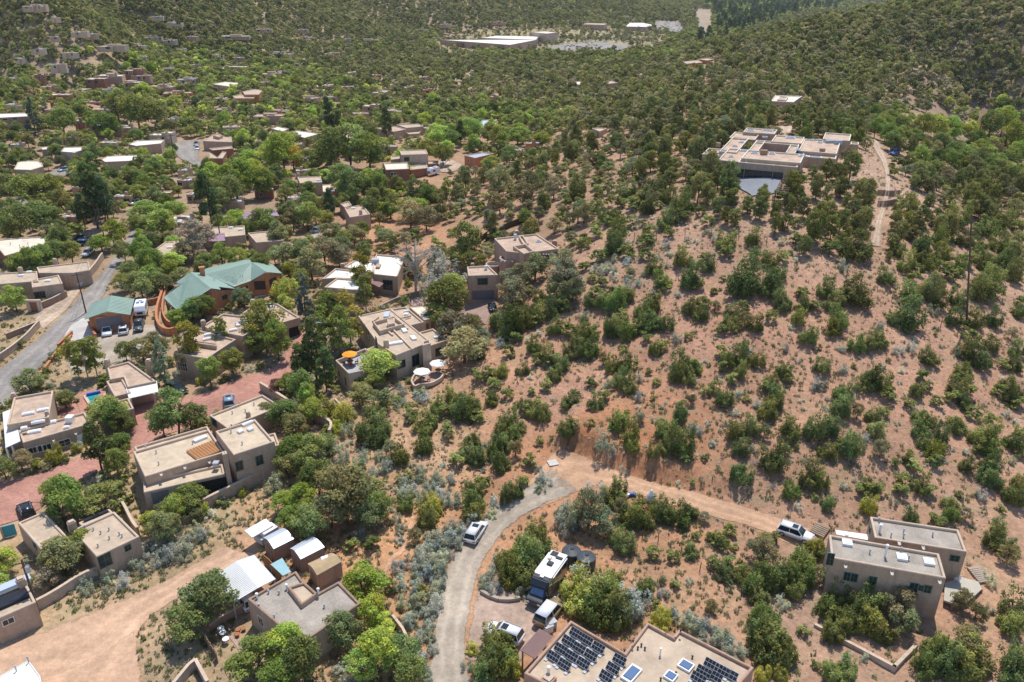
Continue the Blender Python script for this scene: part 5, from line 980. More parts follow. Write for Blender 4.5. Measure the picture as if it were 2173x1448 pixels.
wall_run('board_fence', 'gray board fence above the cream-roofed house', 'fence', [c7(760, 200), c7(860, 150), c7(960, 100), c7(1050, 55)], 1.5, .1, 'wood', None, 'board fences')
wall_run('garden_edging', 'stepped timber edging below the patio trees', 'edging', [t54(700, 820)(a, b) for a, b in ((560, 140), (680, 60), (780, 5))], .4, .3, 'adobe_light', None, 'garden edgings')
wall_run('garden_edging', 'curved edging around the small lawn', 'edging', [t54(700, 820)(a, b) for a, b in ((60, 160), (140, 250), (240, 275), (300, 240))], .4, .3, 'adobe_light', None, 'garden edgings')
wall_run('road_fence', 'board fence right of the boxy house', 'fence', [(1010, 520), (1034, 503)], 1.5, .1, 'wood_dark', None, 'board fences')
# hillside wire fence
def wire_fence(label, px, ht=1.5):
    r = empty('wire_fence', tuple(at(*px[0])), label, 'fence'); tops = []
    for a, b in px:
        p = at(a, b); MB().tube((p[0], p[1], p[2] - .4), (p[0] + rf.uniform(-.1, .1), p[1], p[2] + ht + .1), .07, .05, 6).build('fence_post', M['pole'], r); tops.append(p)
    mb = MB()
    for a, b in zip(tops[:-1], tops[1:]):
        for k in (.95, .6): mb.tube(a + np.array([0, 0, ht * k]), b + np.array([0, 0, ht * k]), .014, .014, 3)
    mb.build('fence_wire', M['pole'], r)
T = t54(1773, 440); wire_fence('post and wire fence across the upper red slope', [T(*q) for q in ((-560, 280), (-300, 430), (-160, 560), (20, 650), (120, 820), (300, 850), (480, 950), (645, 1080), (820, 1150), (1020, 1280), (1205, 1390), (1400, 1470), (1560, 1560))], 2.0)
T = t54(1300, 400); wire_fence('wire fence on the slope left of the hilltop trees', [T(*q) for q in ((250, 590), (500, 600), (830, 590), (1130, 560), (1450, 580), (1770, 650))], 1.6)
T = t54(1300, 1060); wire_fence('wire fence crossing the slope below the dirt track', [T(*q) for q in ((340, 460), (525, 480), (780, 640), (1000, 830), (1290, 1010), (1480, 1110), (1760, 1230), (1900, 1400))], 1.4)
# ================================================================= poles and wires
def pole(px, py, ht, label, name='utility_pole', top=None, arm=True, trans=False, r=.17):
    p = at(px, py); o = empty(name, tuple(p), label, 'pole', 'utility poles'); t = np.array([p[0], p[1], p[2] + ht]) if top is None else top
    MB().tube((p[0], p[1], p[2] - .5), t, r, r * .7, 8).build('shaft', M['pole'], o)
    if arm: MB().box((t[0], t[1], t[2] - .5), (2.2, .12, .14), .4).build('crossarm', M['pole'], o)
    if trans: MB().lathe((t[0] + .4, t[1], t[2] - 1.9), [(.25, 0), (.28, .1), (.28, .85), (.2, .95)]).build('transformer', M['metal_gray'], o)
    return t
t1 = pole(*d1(735, 1145), 9.5, 'brown utility pole rising beside the green-roofed garage')
tb = at(2052, 688); ty = tb[1] + .6; dd = ray(2062, 455); tt_ = ty / dd[1]; pole(2052, 688, 0, 'very tall dark pole on the right of the red slope', 'tall_pole', np.array([dd[0] * tt_, ty, CH + dd[2] * tt_]), False, r=.2)
t3 = pole(*c2(295, 935), 8.5, 'utility pole with gray drum at the lane edge', trans=True)
t4 = pole(372, 345, 11, 'utility pole at the far street junction'); t5 = pole(538, 300, 11, 'utility pole behind the bright trees'); t6 = pole(222, 508, 9, 'utility pole near the parked blue car'); t7 = pole(470, 520, 10, 'utility pole above the purple awning', arm=False)
t8 = pole(1100, 240, 10, 'far utility pole on the wooded flat'); t9 = pole(2078, 325, 10, 'utility pole in the valley at right'); ta = pole(1155, 185, 10, 'farther utility pole in the wooded middle ground'); tc_ = pole(30, 395, 10, 'utility pole at the left margin')
def wires(a, b, label, k=2, sag=.9):
    mb = MB()
    for j in range(k):
        o_ = np.array([(j - .5) * .8, 0, -.4 - .0 * j]); n = 10
        pts = [a + (b - a) * i / n + o_ + np.array([0, 0, -4 * sag * (i / n) * (1 - i / n)]) for i in range(n + 1)]
        for u, v in zip(pts[:-1], pts[1:]): mb.tube(u, v, .03, .03, 3)
    o = mb.build('overhead_wire', M['black'], None, off=tuple(a)); tag(o, label, 'wire', 'overhead wires')
wires(t4, t5, 'overhead wires between junction pole and bright trees'); wires(tc_, t4, 'overhead wires from the left margin to the junction'); wires(t1, t6, 'overhead wires above the asphalt street'); wires(t5, t8, 'overhead wires over the middle houses', 2, 3); wires(t8, ta, 'overhead wires over the wooded flat')
# ================================================================= vehicles
def car(px, py, face, kind, paint_, label, name=None, L=4.6, W=1.85, H=1.6, glass='glass', cat='car', group=None, roofm=None, dz=0.0, lowm=None, world=None):
    """face: picture point the nose points towards"""
    g = at(px, py); f = at(*face); a = math.atan2(f[1] - g[1], f[0] - g[0]); r = empty(name or 'parked_car', (g[0], g[1], g[2] + .09 + dz), label, cat, group, a)
    pk = kind == 'pickup'; sd_ = kind == 'sedan'; h1 = H * .56
    def body(prof, w_, m, nm, bev=.07):
        mb = MB(); n = len(prof); mb.add([(x, -w_ / 2, z) for x, z in prof] + [(x, w_ / 2, z) for x, z in prof], [tuple(range(n)), tuple(range(2 * n - 1, n - 1, -1))] + [(i, n + i, n + (i + 1) % n, (i + 1) % n) for i in range(n)])
        o = bpy.data.objects.new(nm, mb.mesh(nm, M[m], None, bev, True)); COL.objects.link(o); o.parent = r; return o
    hl = L / 2
    prof = [(hl, .35), (hl, h1 * .72), (hl - .25, h1 * .88), (hl - 1.15, h1 * 1.02), (-hl + .08, h1 * 1.02), (-hl, h1 * .8), (-hl, .35), (-hl + .3, .22), (hl - .3, .22)]
    body(prof, W, paint_, 'body')
    if lowm: body([(hl + .01, .3), (hl + .01, .55), (-hl - .01, .55), (-hl - .01, .3)], W + .02, lowm, 'lower_trim', .02)
    x0 = hl - 1.15; x1 = -hl + (.12 if kind in ('suv', 'wagon') else .75 if sd_ else 1.75 if pk else .2); t0 = x0 - .75; t1_ = x1 + (.28 if kind in ('suv', 'wagon') else .55 if sd_ else .15)
    mb = MB(); b_ = h1 * 1.0; wt = W * .78; wb = W * .93
    mb.add([(x0, -wb / 2, b_), (x0, wb / 2, b_), (x1, wb / 2, b_), (x1, -wb / 2, b_), (t0, -wt / 2, H - .05), (t0, wt / 2, H - .05), (t1_, wt / 2, H - .05), (t1_, -wt / 2, H - .05)], [(0, 1, 5, 4), (1, 2, 6, 5), (2, 3, 7, 6), (3, 0, 4, 7), (4, 5, 6, 7)])
    o = bpy.data.objects.new('window_glass', mb.mesh('window_glass', M[glass])); COL.objects.link(o); o.parent = r
    mb = MB().box(((t0 + t1_) / 2, 0, H - .02), (t0 - t1_ + .06, wt + .04, .08)); o = bpy.data.objects.new('roof', mb.mesh('roof', M[roofm or paint_], None, .03, True)); COL.objects.link(o); o.parent = r
    mb = MB()
    for s in (-1, 1):
        for xa, xb in ((x0, t0), (x1, t1_)): mb.tube((xa, s * wb / 2, b_), (xb, s * wt / 2, H - .04), .045, .04, 5)
        xm = (t0 + t1_) / 2 + .1
        mb.tube((xm, s * (wb / 2), b_), (xm, s * wt / 2, H - .04), .04, .04, 5)
    o = bpy.data.objects.new('pillar', mb.mesh('pillar', M[roofm or paint_])); COL.objects.link(o); o.parent = r
    if pk:
        mb = MB().box((-hl + .85, 0, h1 * 1.03), (1.45, W * .8, .02)); o = bpy.data.objects.new('cargo_bed', mb.mesh('cargo_bed', M['black'])); COL.objects.link(o); o.parent = r
    if kind in ('suv', 'wagon') and roofm is None:
        mb = MB().box((t0 - .55, 0, H + .025), (.75, wt * .62, .02)); o = bpy.data.objects.new('sunroof', mb.mesh('sunroof', M['glass'])); COL.objects.link(o); o.parent = r
        mb = MB()
        for s in (-1, 1): mb.tube((t0 - .2, s * wt * .46, H + .05), (t1_ + .1, s * wt * .46, H + .05), .025, .025, 5)
        o = bpy.data.objects.new('roof_rail', mb.mesh('roof_rail', M['rim'])); COL.objects.link(o); o.parent = r
    ty_ = MB().tube((0, -.11, 0), (0, .11, 0), .35, .35, 16).mesh('wheel', M['tyre']); ri = MB().tube((0, -.12, 0), (0, .12, 0), .22, .22, 10).mesh('rim', M['rim'])
    for x in (hl - .85, -hl + .85):
        for s in (-1, 1):
            o = bpy.data.objects.new('wheel', ty_); COL.objects.link(o); o.parent = r; o.location = (x, s * (W / 2 - .08), .33)
            q = bpy.data.objects.new('rim', ri); COL.objects.link(q); q.parent = o
    for s in (-1, 1):
        for nm, x, m in (('headlight', hl - .03, 'lamp'), ('taillight', -hl + .03, 'red_lamp')):
            o = bpy.data.objects.new(nm, MB().box((0, 0, 0), (.1, .38, .14)).mesh(nm, M[m])); COL.objects.link(o); o.parent = r; o.location = (x, s * (W / 2 - .26), h1 * .72)
        o = bpy.data.objects.new('side_mirror', MB().box((0, 0, 0), (.12, .2, .13)).mesh('side_mirror', M[paint_])); COL.objects.link(o); o.parent = r; o.location = (x0 - .25, s * (W / 2 + .06), h1 * 1.1)
    BLOCK.append(np.array([[g[0] + dx, g[1] + dy] for dx, dy in ((-3, -3), (3, -3), (3, 3), (-3, 3))])); q = proj((g[0], g[1], g[2] + .8)); k = FPX / q[2]
    PROT.append((q[0] - 2.2 * k, q[1] - 1.4 * k, q[0] + 2.2 * k, q[1] + 1.2 * k, q[2])); return r
car(1010, 1136, (1040, 1085), 'suv', 'p_white', 'white car with dark sunroof on the gravel road beside the sage', L=4.8)
car(1070, 1352, (1010, 1325), 'wagon', 'p_white', 'white hatchback parked on the pad behind a leafy bush', L=4.7)
car(1686, 1139, (1745, 1163), 'suv', 'p_white', 'white wagon at the end of the dirt track', L=4.7)
car(1166, 1309, (1200, 1265), 'wagon', 'p_gold', 'old white and gold wagon parked beside the motorhome', L=5.0, W=1.95, H=1.85, roofm='p_white'); LAND.append((*at(1166, 1309)[:2], 'the gold wagon'))
LAND.append((*at(1010, 1136)[:2], 'the white car on the gravel road')); LAND.append((*at(1686, 1139)[:2], 'the white wagon on the track'))
car(229, 708, (225, 740), 'suv', 'p_white', 'largest white car before the green-roofed garage', L=4.8); car(264, 706, (268, 680), 'suv', 'p_white', 'small white car in the middle of the three', L=4.0); car(296, 697, (291, 722), 'pickup', 'p_gray', 'dark gray pickup hitched to the camper trailer', L=5.4, H=1.85, cat='pickup')
car(376, 832, (396, 840), 'suv', 'p_green', 'dark green and gold old wagon under the spruce', H=1.75, lowm='p_gold'); car(487, 858, (486, 842), 'suv', 'p_lblue', 'pale blue car on the brick street behind the parapet'); car(58, 1091, (52, 1078), 'suv', 'p_black', 'black car on the pink brick driveway', H=1.55)
car(172, 602, (178, 588), 'pickup', 'p_white', 'white pickup parked by the street wall', L=5.4, H=1.85, cat='pickup'); car(188, 541, (180, 548), 'sedan', 'p_white', 'white car among trees near the wide pale roof', H=1.5); car(170, 522, (150, 524), 'suv', 'p_blue', 'deep blue car parked beside the black pickup'); car(173, 511, (150, 513), 'pickup', 'p_black', 'black pickup behind the deep blue car', L=5.4, H=1.85, cat='pickup')
car(234, 486, (215, 490), 'suv', 'p_blue', 'dusty blue car under the tall dark pine', H=1.7); car(672, 491, (676, 480), 'suv', 'p_white', 'white car on the gray drive among junipers', L=4.8); car(684, 686, (700, 675), 'sedan', 'p_silver', 'silver car half hidden at the top of the brick street', H=1.5)
car(419, 318, (416, 330), 'suv', 'p_white', 'nearer white car at the far street junction'); car(417, 309, (414, 320), 'suv', 'p_silver', 'farther silver car at the street junction'); car(136, 364, (120, 368), 'suv', 'p_lblue', 'pale blue car on the short far street')
car(1897, 329, (1870, 333), 'pickup', 'p_blue', 'blue pickup on the tan hilltop drive', L=5.5, H=1.9, cat='pickup'); car(520, 1278, (506, 1262), 'wagon', 'p_white', 'white car sheltered under the corrugated carport'); car(941, 347, (935, 355), 'suv', 'p_white', 'white car in the tan court by the red-brown house'); car(288, 434, (270, 440), 'suv', 'p_silver', 'silver car in deep shade behind the dark pine'); car(1045, 656, (1050, 670), 'sedan', 'p_black', 'black car beside the pink driveway edge', H=1.2, L=3.6, W=1.6)
cols = ['p_white', 'p_silver', 'p_black', 'p_gray', 'p_blue', 'p_red', 'p_white', 'p_gray']
for i in range(34):
    x, y = (rf.uniform(1050, 1180), rf.uniform(305, 335)) if i % 2 else (rf.uniform(1150, 1310), rf.uniform(288, 330))
    nm = {'p_white': 'white', 'p_silver': 'silver', 'p_black': 'black', 'p_gray': 'gray', 'p_blue': 'blue', 'p_red': 'red'}; c_ = cols[i % 8]
    o = car(*d4(x, y), d4(x + 6, y - 5), 'sedan' if i % 3 else 'suv', c_, None, H=1.5, group='cars in the school car park'); o['_auto'] = nm[c_] + ' car in the school car park'
for i in range(14):
    x, y = rf.uniform(1700, 1810), rf.uniform(165, 212); c_ = cols[(i * 3) % 8]; o = car(*d4(x, y), d4(x + 6, y - 3), 'sedan', c_, None, H=1.5, group='cars in the far office car park'); o['_auto'] = nm[c_] + ' car in the far office car park'
def obj_local(r, nm, mb, m, loc=(0, 0, 0), bev=0, par=None):
    o = bpy.data.objects.new(nm, mb.mesh(nm, M[m], None, bev)); COL.objects.link(o); o.parent = par or r; o.location = loc; return o
def motorhome():
    g = at(1160, 1252); f = at(1124, 1306); a = math.atan2(f[1] - g[1], f[0] - g[0]); r = empty('motorhome', (g[0], g[1], g[2] + .1), 'black, white and bronze motorhome parked under the junipers', 'motorhome', None, a); LAND.append((*g[:2], 'the motorhome'))
    L, W, H = 7.6, 2.35, 3.1; hl = L / 2
    obj_local(r, 'body', MB().box((-.9, 0, 1.75), (5.6, W, 2.5)), 'p_brown', bev=.08); obj_local(r, 'roof', MB().box((-1.25, 0, H + .0), (4.9, W * .96, .12)), 'white', bev=.03)
    n = [(1.2, 1.9), (2.6, 2.15), (2.75, 2.5), (1.9, 3.1), (1.2, 3.15)]; mb = MB(); mb.add([(x, -W / 2 * .98, z) for x, z in n] + [(x, W / 2 * .98, z) for x, z in n], [(4, 3, 2, 1, 0), (5, 6, 7, 8, 9)] + [(i, (i + 1) % 5, 5 + (i + 1) % 5, 5 + i) for i in range(5)]); obj_local(r, 'front_cap', mb, 'p_black', bev=.12)
    n = [(1.8, .4), (hl, .45), (hl, .95), (hl - .15, 1.15), (2.85, 1.35), (2.3, 2.1), (1.8, 2.1)]; mb = MB(); mb.add([(x, -W / 2 * .9, z) for x, z in n] + [(x, W / 2 * .9, z) for x, z in n], [tuple(range(6, -1, -1)), tuple(range(7, 14))] + [(i, (i + 1) % 7, 7 + (i + 1) % 7, 7 + i) for i in range(7)]); obj_local(r, 'cab', mb, 'p_black', bev=.06)
    obj_local(r, 'windshield', MB().add([(2.9, -.9, 1.36), (2.9, .9, 1.36), (2.38, .8, 2.08), (2.38, -.8, 2.08)], [(0, 1, 2, 3)]), 'glass_blue', (.03, 0, .02))
    for s in (-1, 1):
        for x, w_ in ((-2.6, 1.1), (-.9, 1.3), (.6, .8)): obj_local(r, 'side_window', MB().box((0, 0, 0), (w_, .04, .55)), 'glass', (x, s * (W / 2 + .015), 2.2))
        mb = MB(); mb.add([(-3.6, 0, .9), (-1.2, 0, .9), (1.6, 0, 2.7), (.9, 0, 2.8)], [(0, 1, 2, 3)]); obj_local(r, 'side_stripe', mb, 'p_gold', (0, s * (W / 2 + .012), 0)); mb = MB(); mb.add([(-2.2, 0, .75), (-1.9, 0, .75), (1.9, 0, 2.4), (1.7, 0, 2.6)], [(0, 1, 2, 3)]); obj_local(r, 'side_stripe', mb, 'white', (0, s * (W / 2 + .02), 0))
        obj_local(r, 'headlight', MB().box((0, 0, 0), (.1, .4, .2)), 'lamp', (hl - .02, s * .75, .8)); obj_local(r, 'side_mirror', MB().box((0, 0, 0), (.1, .3, .35)), 'black', (2.7, s * 1.3, 1.6))
        for x in (2.7, -2.0): obj_local(r, 'wheel', MB().tube((0, -.13, 0), (0, .13, 0), .4, .4, 14), 'tyre', (x, s * (W / 2 - .16), .38))
    obj_local(r, 'roof_vent', MB().box((0, 0, .12), (.75, .75, .24)), 'black', (-1.1, -.1, H + .06), .05); obj_local(r, 'roof_vent', MB().box((0, 0, .1), (.5, .5, .2)), 'roof_cream', (-2.0, -.6, H + .06), .05); obj_local(r, 'roof_hatch', MB().box((0, 0, .06), (.5, .9, .12)), 'black', (-2.6, .45, H + .06), .03)
    obj_local(r, 'solar_panel', MB().box((0, 0, .03), (.9, .9, .05)), 'panel', (-3.1, -.45, H + .06)); obj_local(r, 'roof_hatch', MB().box((0, 0, .05), (.6, .5, .1)), 'white', (1.35, 0, H + .08), .03); obj_local(r, 'awning', MB().tube((-3.2, 0, 0), (.9, 0, 0), .08), 'white', (0, W / 2 + .08, H - .1)); obj_local(r, 'awning', MB().tube((-3.2, 0, 0), (.9, 0, 0), .08), 'white', (0, -W / 2 - .08, H - .1)).hide_render = False
    q = proj((g[0], g[1], 1.5)); PROT.append((q[0] - 42, q[1] - 60, q[0] + 48, q[1] + 62, q[2])); BLOCK.append(np.array([[g[0] + 4, g[1]], [g[0], g[1] + 5], [g[0] - 4, g[1]], [g[0], g[1] - 5]]))
motorhome()
def camper(px, py, face, label, L=5.6, W=2.2, H=2.7, group=None):
    g = at(px, py); f = at(*face); a = math.atan2(f[1] - g[1], f[0] - g[0]); r = empty('camper_trailer', (g[0], g[1], g[2] + .1), label, 'camper', None, a); hl = L / 2
    n = [(-hl, .6), (-hl, H - .2), (-hl + .4, H), (hl - .6, H), (hl, H * .65), (hl, .9), (hl - .5, .55)]; mb = MB(); mb.add([(x, -W / 2, z) for x, z in n] + [(x, W / 2, z) for x, z in n], [tuple(range(6, -1, -1)), tuple(range(7, 14))] + [(i, (i + 1) % 7, 7 + (i + 1) % 7, 7 + i) for i in range(7)]); obj_local(r, 'body', mb, 'p_white', bev=.08)
    for s in (-1, 1):
        obj_local(r, 'side_window', MB().box((0, 0, 0), (1.2, .04, .6)), 'glass', (.6, s * (W / 2 + .01), 1.7)); obj_local(r, 'wheel', MB().tube((0, -.12, 0), (0, .12, 0), .35, .35, 14), 'tyre', (-.3, s * (W / 2 - .1), .33)); obj_local(r, 'roof_hatch', MB().box((0, 0, .05), (.7, .6, .1)), 'glass_blue', (-.1, s * .45, H + .01))
    obj_local(r, 'front_window', MB().box((0, 0, 0), (.04, 1.2, .45)), 'glass', (hl + .0, 0, 1.35)); obj_local(r, 'roof_vent', MB().box((0, 0, .12), (.6, .7, .24)), 'white', (-1.3, 0, H + .01), .04); obj_local(r, 'drawbar', MB().tube((hl - .3, -.5, .5), (hl + 1, 0, .5), .05).tube((hl - .3, .5, .5), (hl + 1, 0, .5), .05), 'black')
    q = proj((g[0], g[1], 1.5)); k = FPX / q[2]; PROT.append((q[0] - 2 * k, q[1] - 2.5 * k, q[0] + 2 * k, q[1] + 2.2 * k, q[2])); return r
camper(302, 668, (297, 690), 'white camper trailer behind the gray pickup'); camper(920, 372, (905, 376), 'white camper in the court below the red-brown house', 4.6)
def popup():
    g = at(*c3(570, 300)); r = empty('folding_trailer', tuple(g), 'white folding camper with raised flat top beside the sheds', 'trailer', None, 0)
    q = [P(*c3(*t), g[2] + 2.3) for t in ((443, 248), (612, 153), (672, 205), (505, 303))]; BLOCK.append(np.array([t[:2] for t in q])); PROT.append((518, 1100, 582, 1145, 100))
    MB().prism(q, g[2] + 2.15, g[2] + 2.32).build('raised_top', M['white'], r); c = sum(q) / 4; u = q[1] - q[0]; a = math.atan2(u[1], u[0]); MB().box((c[0] + .9, c[1] + .2, g[2] + 1.0), (3.0, 1.9, .9), a).build('box_body', M['metal_gray'], r); MB().box((c[0] + 1.1, c[1] + .2, g[2] + 1.75), (2.2, 1.6, .7), a).build('canvas_side', M['white_cloth'], r)
    for s in (-1, 1): MB().tube((c[0] + .9 - s * math.sin(a) * .9, c[1] + s * math.cos(a) * .9, g[2] + .3), (c[0] + .9 - s * math.sin(a) * 1.05, c[1] + .2 + s * math.cos(a) * 1.05, g[2] + .3), .32, .32, 12).build('wheel', M['tyre'], r)
popup()
# ================================================================= tanks, patio things, pool, yard things
for i, (x, y, lb) in enumerate(((1212, 1190, 'left dark water tank behind the motorhome'), (1243, 1203, 'right dark water tank behind the motorhome'))):
    p = at(x, y); o = empty('water_tank', tuple(p), lb, 'tank', 'dark water tanks'); MB().lathe(p - np.array([0, 0, .3]), [(1.28, 0), (1.28, 1.9), (1.22, 2.0), (.5, 2.25), (.42, 2.27)], 24).build('tank_body', M['tank'], o, smooth=False); MB().lathe(p + np.array([.1, 0, 1.93]), [(.28, 0), (.28, .1), (.2, .14)], 14).build('lid', M['black'], o)
    BLOCK.append(np.array([[p[0] - 1.3, p[1] - 1.3], [p[0] + 1.3, p[1] - 1.3], [p[0] + 1.3, p[1] + 1.3], [p[0] - 1.3, p[1] + 1.3]])); PROT.append((x - 20, y - 32, x + 20, y + 8, proj(p)[2]))
LAND.append((*at(1228, 1196)[:2], 'the two dark water tanks'))
def parasol(p, r_, m, label, ht=2.3):
    o = empty('parasol', tuple(p), label, 'parasol', 'parasols'); p = np.array(p); MB().tube(p, p + np.array([0, 0, ht + .3]), .035).build('pole', M['wood'], o); MB().lathe(p + np.array([0, 0, ht - .25]), [(r_, 0), (r_ * .97, .06), (r_ * .5, .36), (.05, .6)], 8).build('canopy', M[m], o); MB().lathe(p, [(.28, 0), (.28, .08), (.08, .14)], 12).build('base', M['concrete'], o)
def table(p, label, r_=.6, m='furn'):
    o = empty('patio_table', tuple(p), label, 'table', 'patio tables'); p = np.array(p); MB().lathe(p + np.array([0, 0, .70]), [(r_, 0), (r_, .05)], 16).build('tabletop', M[m], o)
    for k in range(4): a = k * math.pi / 2 + .7; MB().tube(p + np.array([.4 * math.cos(a), .4 * math.sin(a), 0]), p + np.array([.35 * math.cos(a), .35 * math.sin(a), .72]), .035).build('leg', M[m], o)
def chair(p, a, label, m='furn', group='patio chairs'):
    o = empty('patio_chair', tuple(p), label, 'chair', group, a)
    obj_local(o, 'seat', MB().box((0, 0, .42), (.55, .55, .06)), m); obj_local(o, 'backrest', MB().box((-.28, 0, .75), (.06, .55, .6)), m)
    for x in (-.22, .22):
        for y in (-.22, .22): obj_local(o, 'leg', MB().box((0, 0, .2), (.05, .05, .42)), m, (x, y, 0))
    for y in (-.28, .28): obj_local(o, 'armrest', MB().box((0, 0, .62), (.5, .05, .04)), m, (0, y, 0))
def deckp(x, y): return P(*c7(x, y), H8.zg + 3.7 - .9)
p = deckp(520, 1062); parasol(p, 1.45, 'orange_cloth', 'orange parasol on the rooftop deck'); table(p, 'dark red table under the orange parasol')
for k, lb in enumerate(('right of', 'behind', 'left of', 'in front of')): chair(p + np.array([1.15 * math.cos(k * 1.57 + .3), 1.15 * math.sin(k * 1.57 + .3), 0]), k * 1.57 + .3 + math.pi, 'dark red chair %s the orange parasol table' % lb)
g1 = at(*c7(1085, 1205)); pz = g1[2] + .5
pat = [P(*c7(*q), pz) for q in ((985, 1215), (1000, 1165), (1060, 1130), (1130, 1110), (1180, 1120), (1245, 1130), (1235, 1180), (1180, 1215), (1130, 1235), (1060, 1235), (1010, 1262))]
po = empty('curved_patio', tuple(g1), 'raised patio with curved adobe wall below the tan house', 'patio'); poly = smooth([q[:2] for q in pat + [pat[0]]], 2)[:-1]; poly = ccw(list(poly)); MB().prism(poly, pz - 2.5, pz).build('patio_floor', M['redcon'], po)
inn = off_poly(poly, .3); n = len(poly); mb = MB()
for i in range(int(n)):
    a, b, c, d = poly[i], poly[(i + 1) % n], inn[(i + 1) % n], inn[i]
    if (a[1] > g1[1] + 1.6): continue
    mb.add([(a[0], a[1], pz - 2.4), (b[0], b[1], pz - 2.4), (b[0], b[1], pz + .7), (a[0], a[1], pz + .7), (d[0], d[1], pz), (c[0], c[1], pz), (c[0], c[1], pz + .7), (d[0], d[1], pz + .7)], [(0, 1, 2, 3), (3, 2, 6, 7), (5, 4, 7, 6)])
mb.build('patio_wall', M['cap'], po); BLOCK.append(np.array(poly)); PROT.append((865, 765, 945, 830, 140))
p1 = P(*c7(1072, 1195), pz); p2 = P(*c7(1195, 1130), pz); parasol(p1, 1.6, 'white_cloth', 'left white parasol on the curved patio'); parasol(p2, 1.6, 'white_cloth', 'right white parasol on the curved patio'); table(p1, 'table under the left white parasol', m='wood'); table(p2, 'table under the right white parasol', m='wood')
for k, lb in enumerate(('right of', 'behind', 'in front of')): chair(p1 + np.array([1.2 * math.cos(k * 2.1), 1.2 * math.sin(k * 2.1), 0]), k * 2.1 + math.pi, 'brown chair %s the left white parasol table' % lb, 'wood_orange')
# pool
q = [P(*c1(*t), at(*c1(770, 560))[2] + .25) for t in ((700, 535), (815, 510), (845, 560), (740, 598))]; po = empty('swimming_pool', tuple(q[0]), 'small turquoise pool with rolled blue cover', 'pool'); MB().prism(off_poly(ccw(q), -.5), q[0][2] - .8, q[0][2] - .02).build('pool_edge', M['cap'], po); MB().prism(ccw(q), q[0][2] - .5, q[0][2]).build('pool_water', M['water'], po); MB().tube(q[0] + np.array([0, 0, .25]), q[1] + np.array([0, 0, .25]), .28).build('pool_cover', M['blue'], po)
PROT.append((182, 832, 225, 858, 150))
# white chair on the timber deck
chair(P(*c5(1527, 690), H11.zdk), 2.2, 'white chair on the timber deck', 'white', 'deck chairs')
# covered boat, barrels, buckets by the track
p = at(1381, 1062); o = empty('covered_boat', tuple(p), 'white covered boat standing beside the dirt track', 'boat'); MB().lathe(p + np.array([0, 0, -.1]), [(.5, 0), (.75, .5), (.55, 1.1), (.12, 1.9)], 10).build('cover', M['white_cloth'], o); MB().box(p + np.array([0, 0, .05]), (1.2, .5, .15), .4).build('trailer_frame', M['metal_gray'], o)
p = at(1343, 1053); o = empty('plastic_barrel', tuple(p), 'blue and white barrel lying by the dirt track', 'barrel'); MB().tube(p + np.array([-.5, 0, .3]), p + np.array([.4, .1, .3]), .32, .32, 14).build('barrel_body', M['blue'], o); MB().tube(p + np.array([.4, .1, .3]), p + np.array([.5, .11, .3]), .33, .33, 14).build('barrel_lid', M['white'], o)
for (x, y, m_, lb) in ((1328, 1058, 'yellow', 'yellow bucket nearest the blue barrel'), (1325, 1063, 'yellow', 'yellow bucket under the juniper'), (1332, 1054, 'white', 'white bucket beside the yellow ones')):
    p = at(x, y); o = empty('bucket', tuple(p), lb, 'bucket', 'buckets by the dirt track'); MB().lathe(p, [(.2, 0), (.26, .45)], 12).build('bucket_body', M[m_], o); MB().lathe(p + np.array([0, 0, .45]), [(.28, 0), (.28, .04)], 12).build('bucket_rim', M['white'], o)
p = at(1173, 984); o = MB().box((p[0], p[1], p[2] + .14), (1.5, 1.5, .12), .3).build('concrete_slab', M['concrete'], None, off=tuple(p)); tag(o, 'square concrete slab at the bend of the dirt track', 'slab')
p = at(1378, 1432 - 70)
# garden things by the gray-roofed house
for i, (x, y, lb) in enumerate(((263, 1055, 'white round garden table nearest the brown wall'), (277, 1090, 'middle white garden table among the flowers'), (302, 1140, 'lowest white garden table beside the path'))):
    p = at(*c3(x, y)); o = empty('garden_table', tuple(p), lb, 'table', 'white garden tables'); MB().lathe(p + np.array([0, 0, .7]), [(.4, 0), (.4, .05)], 14).build('tabletop', M['white'], o); MB().tube(p, p + np.array([0, 0, .7]), .06).build('leg', M['white'], o)
for i, (x, y, lb) in enumerate(((395, 1050, 'terracotta pot left of its pair'), (440, 1040, 'terracotta pot nearest the house wall'), (390, 1085, 'terracotta pot in the bed middle'), (1330, 1135, 'terracotta pot beside the lower path'))):
    p = at(*c3(min(x, 470), y)); o = MB().lathe(p, [(.16, 0), (.27, .4), (.3, .42)], 10).build('flower_pot', M['terracotta'], None, off=tuple(p)); tag(o, lb, 'pot', 'terracotta pots')
sheet('garden_path', [c3(285, 1045), c3(360, 1140), c3(420, 1230)], [c3(315, 1040), c3(395, 1130), c3(450, 1215)], M['redcon'], 'pink path through the flower garden', .07, 0)
sheet('garden_path', [c3(1000, 700), c3(1080, 690), c3(1180, 640)], [c3(1060, 745), c3(1180, 720), c3(1270, 660)], M['redcon'], 'pink paved patch beside the shingle shed', .07, 0)
p = at(*c2(85, 350)); o = empty('garden_gate', tuple(p), 'turquoise arched gate at the left adobe house', 'gate'); MB().box(p + np.array([0, 0, 1.0]), (1.5, .12, 1.8), .5).build('gate_leaf', M['teal'], o); MB().box(p + np.array([-.75, -.45, .9]), (.25, .25, 2.2), .5).build('gate_post', M['adobe'], o)
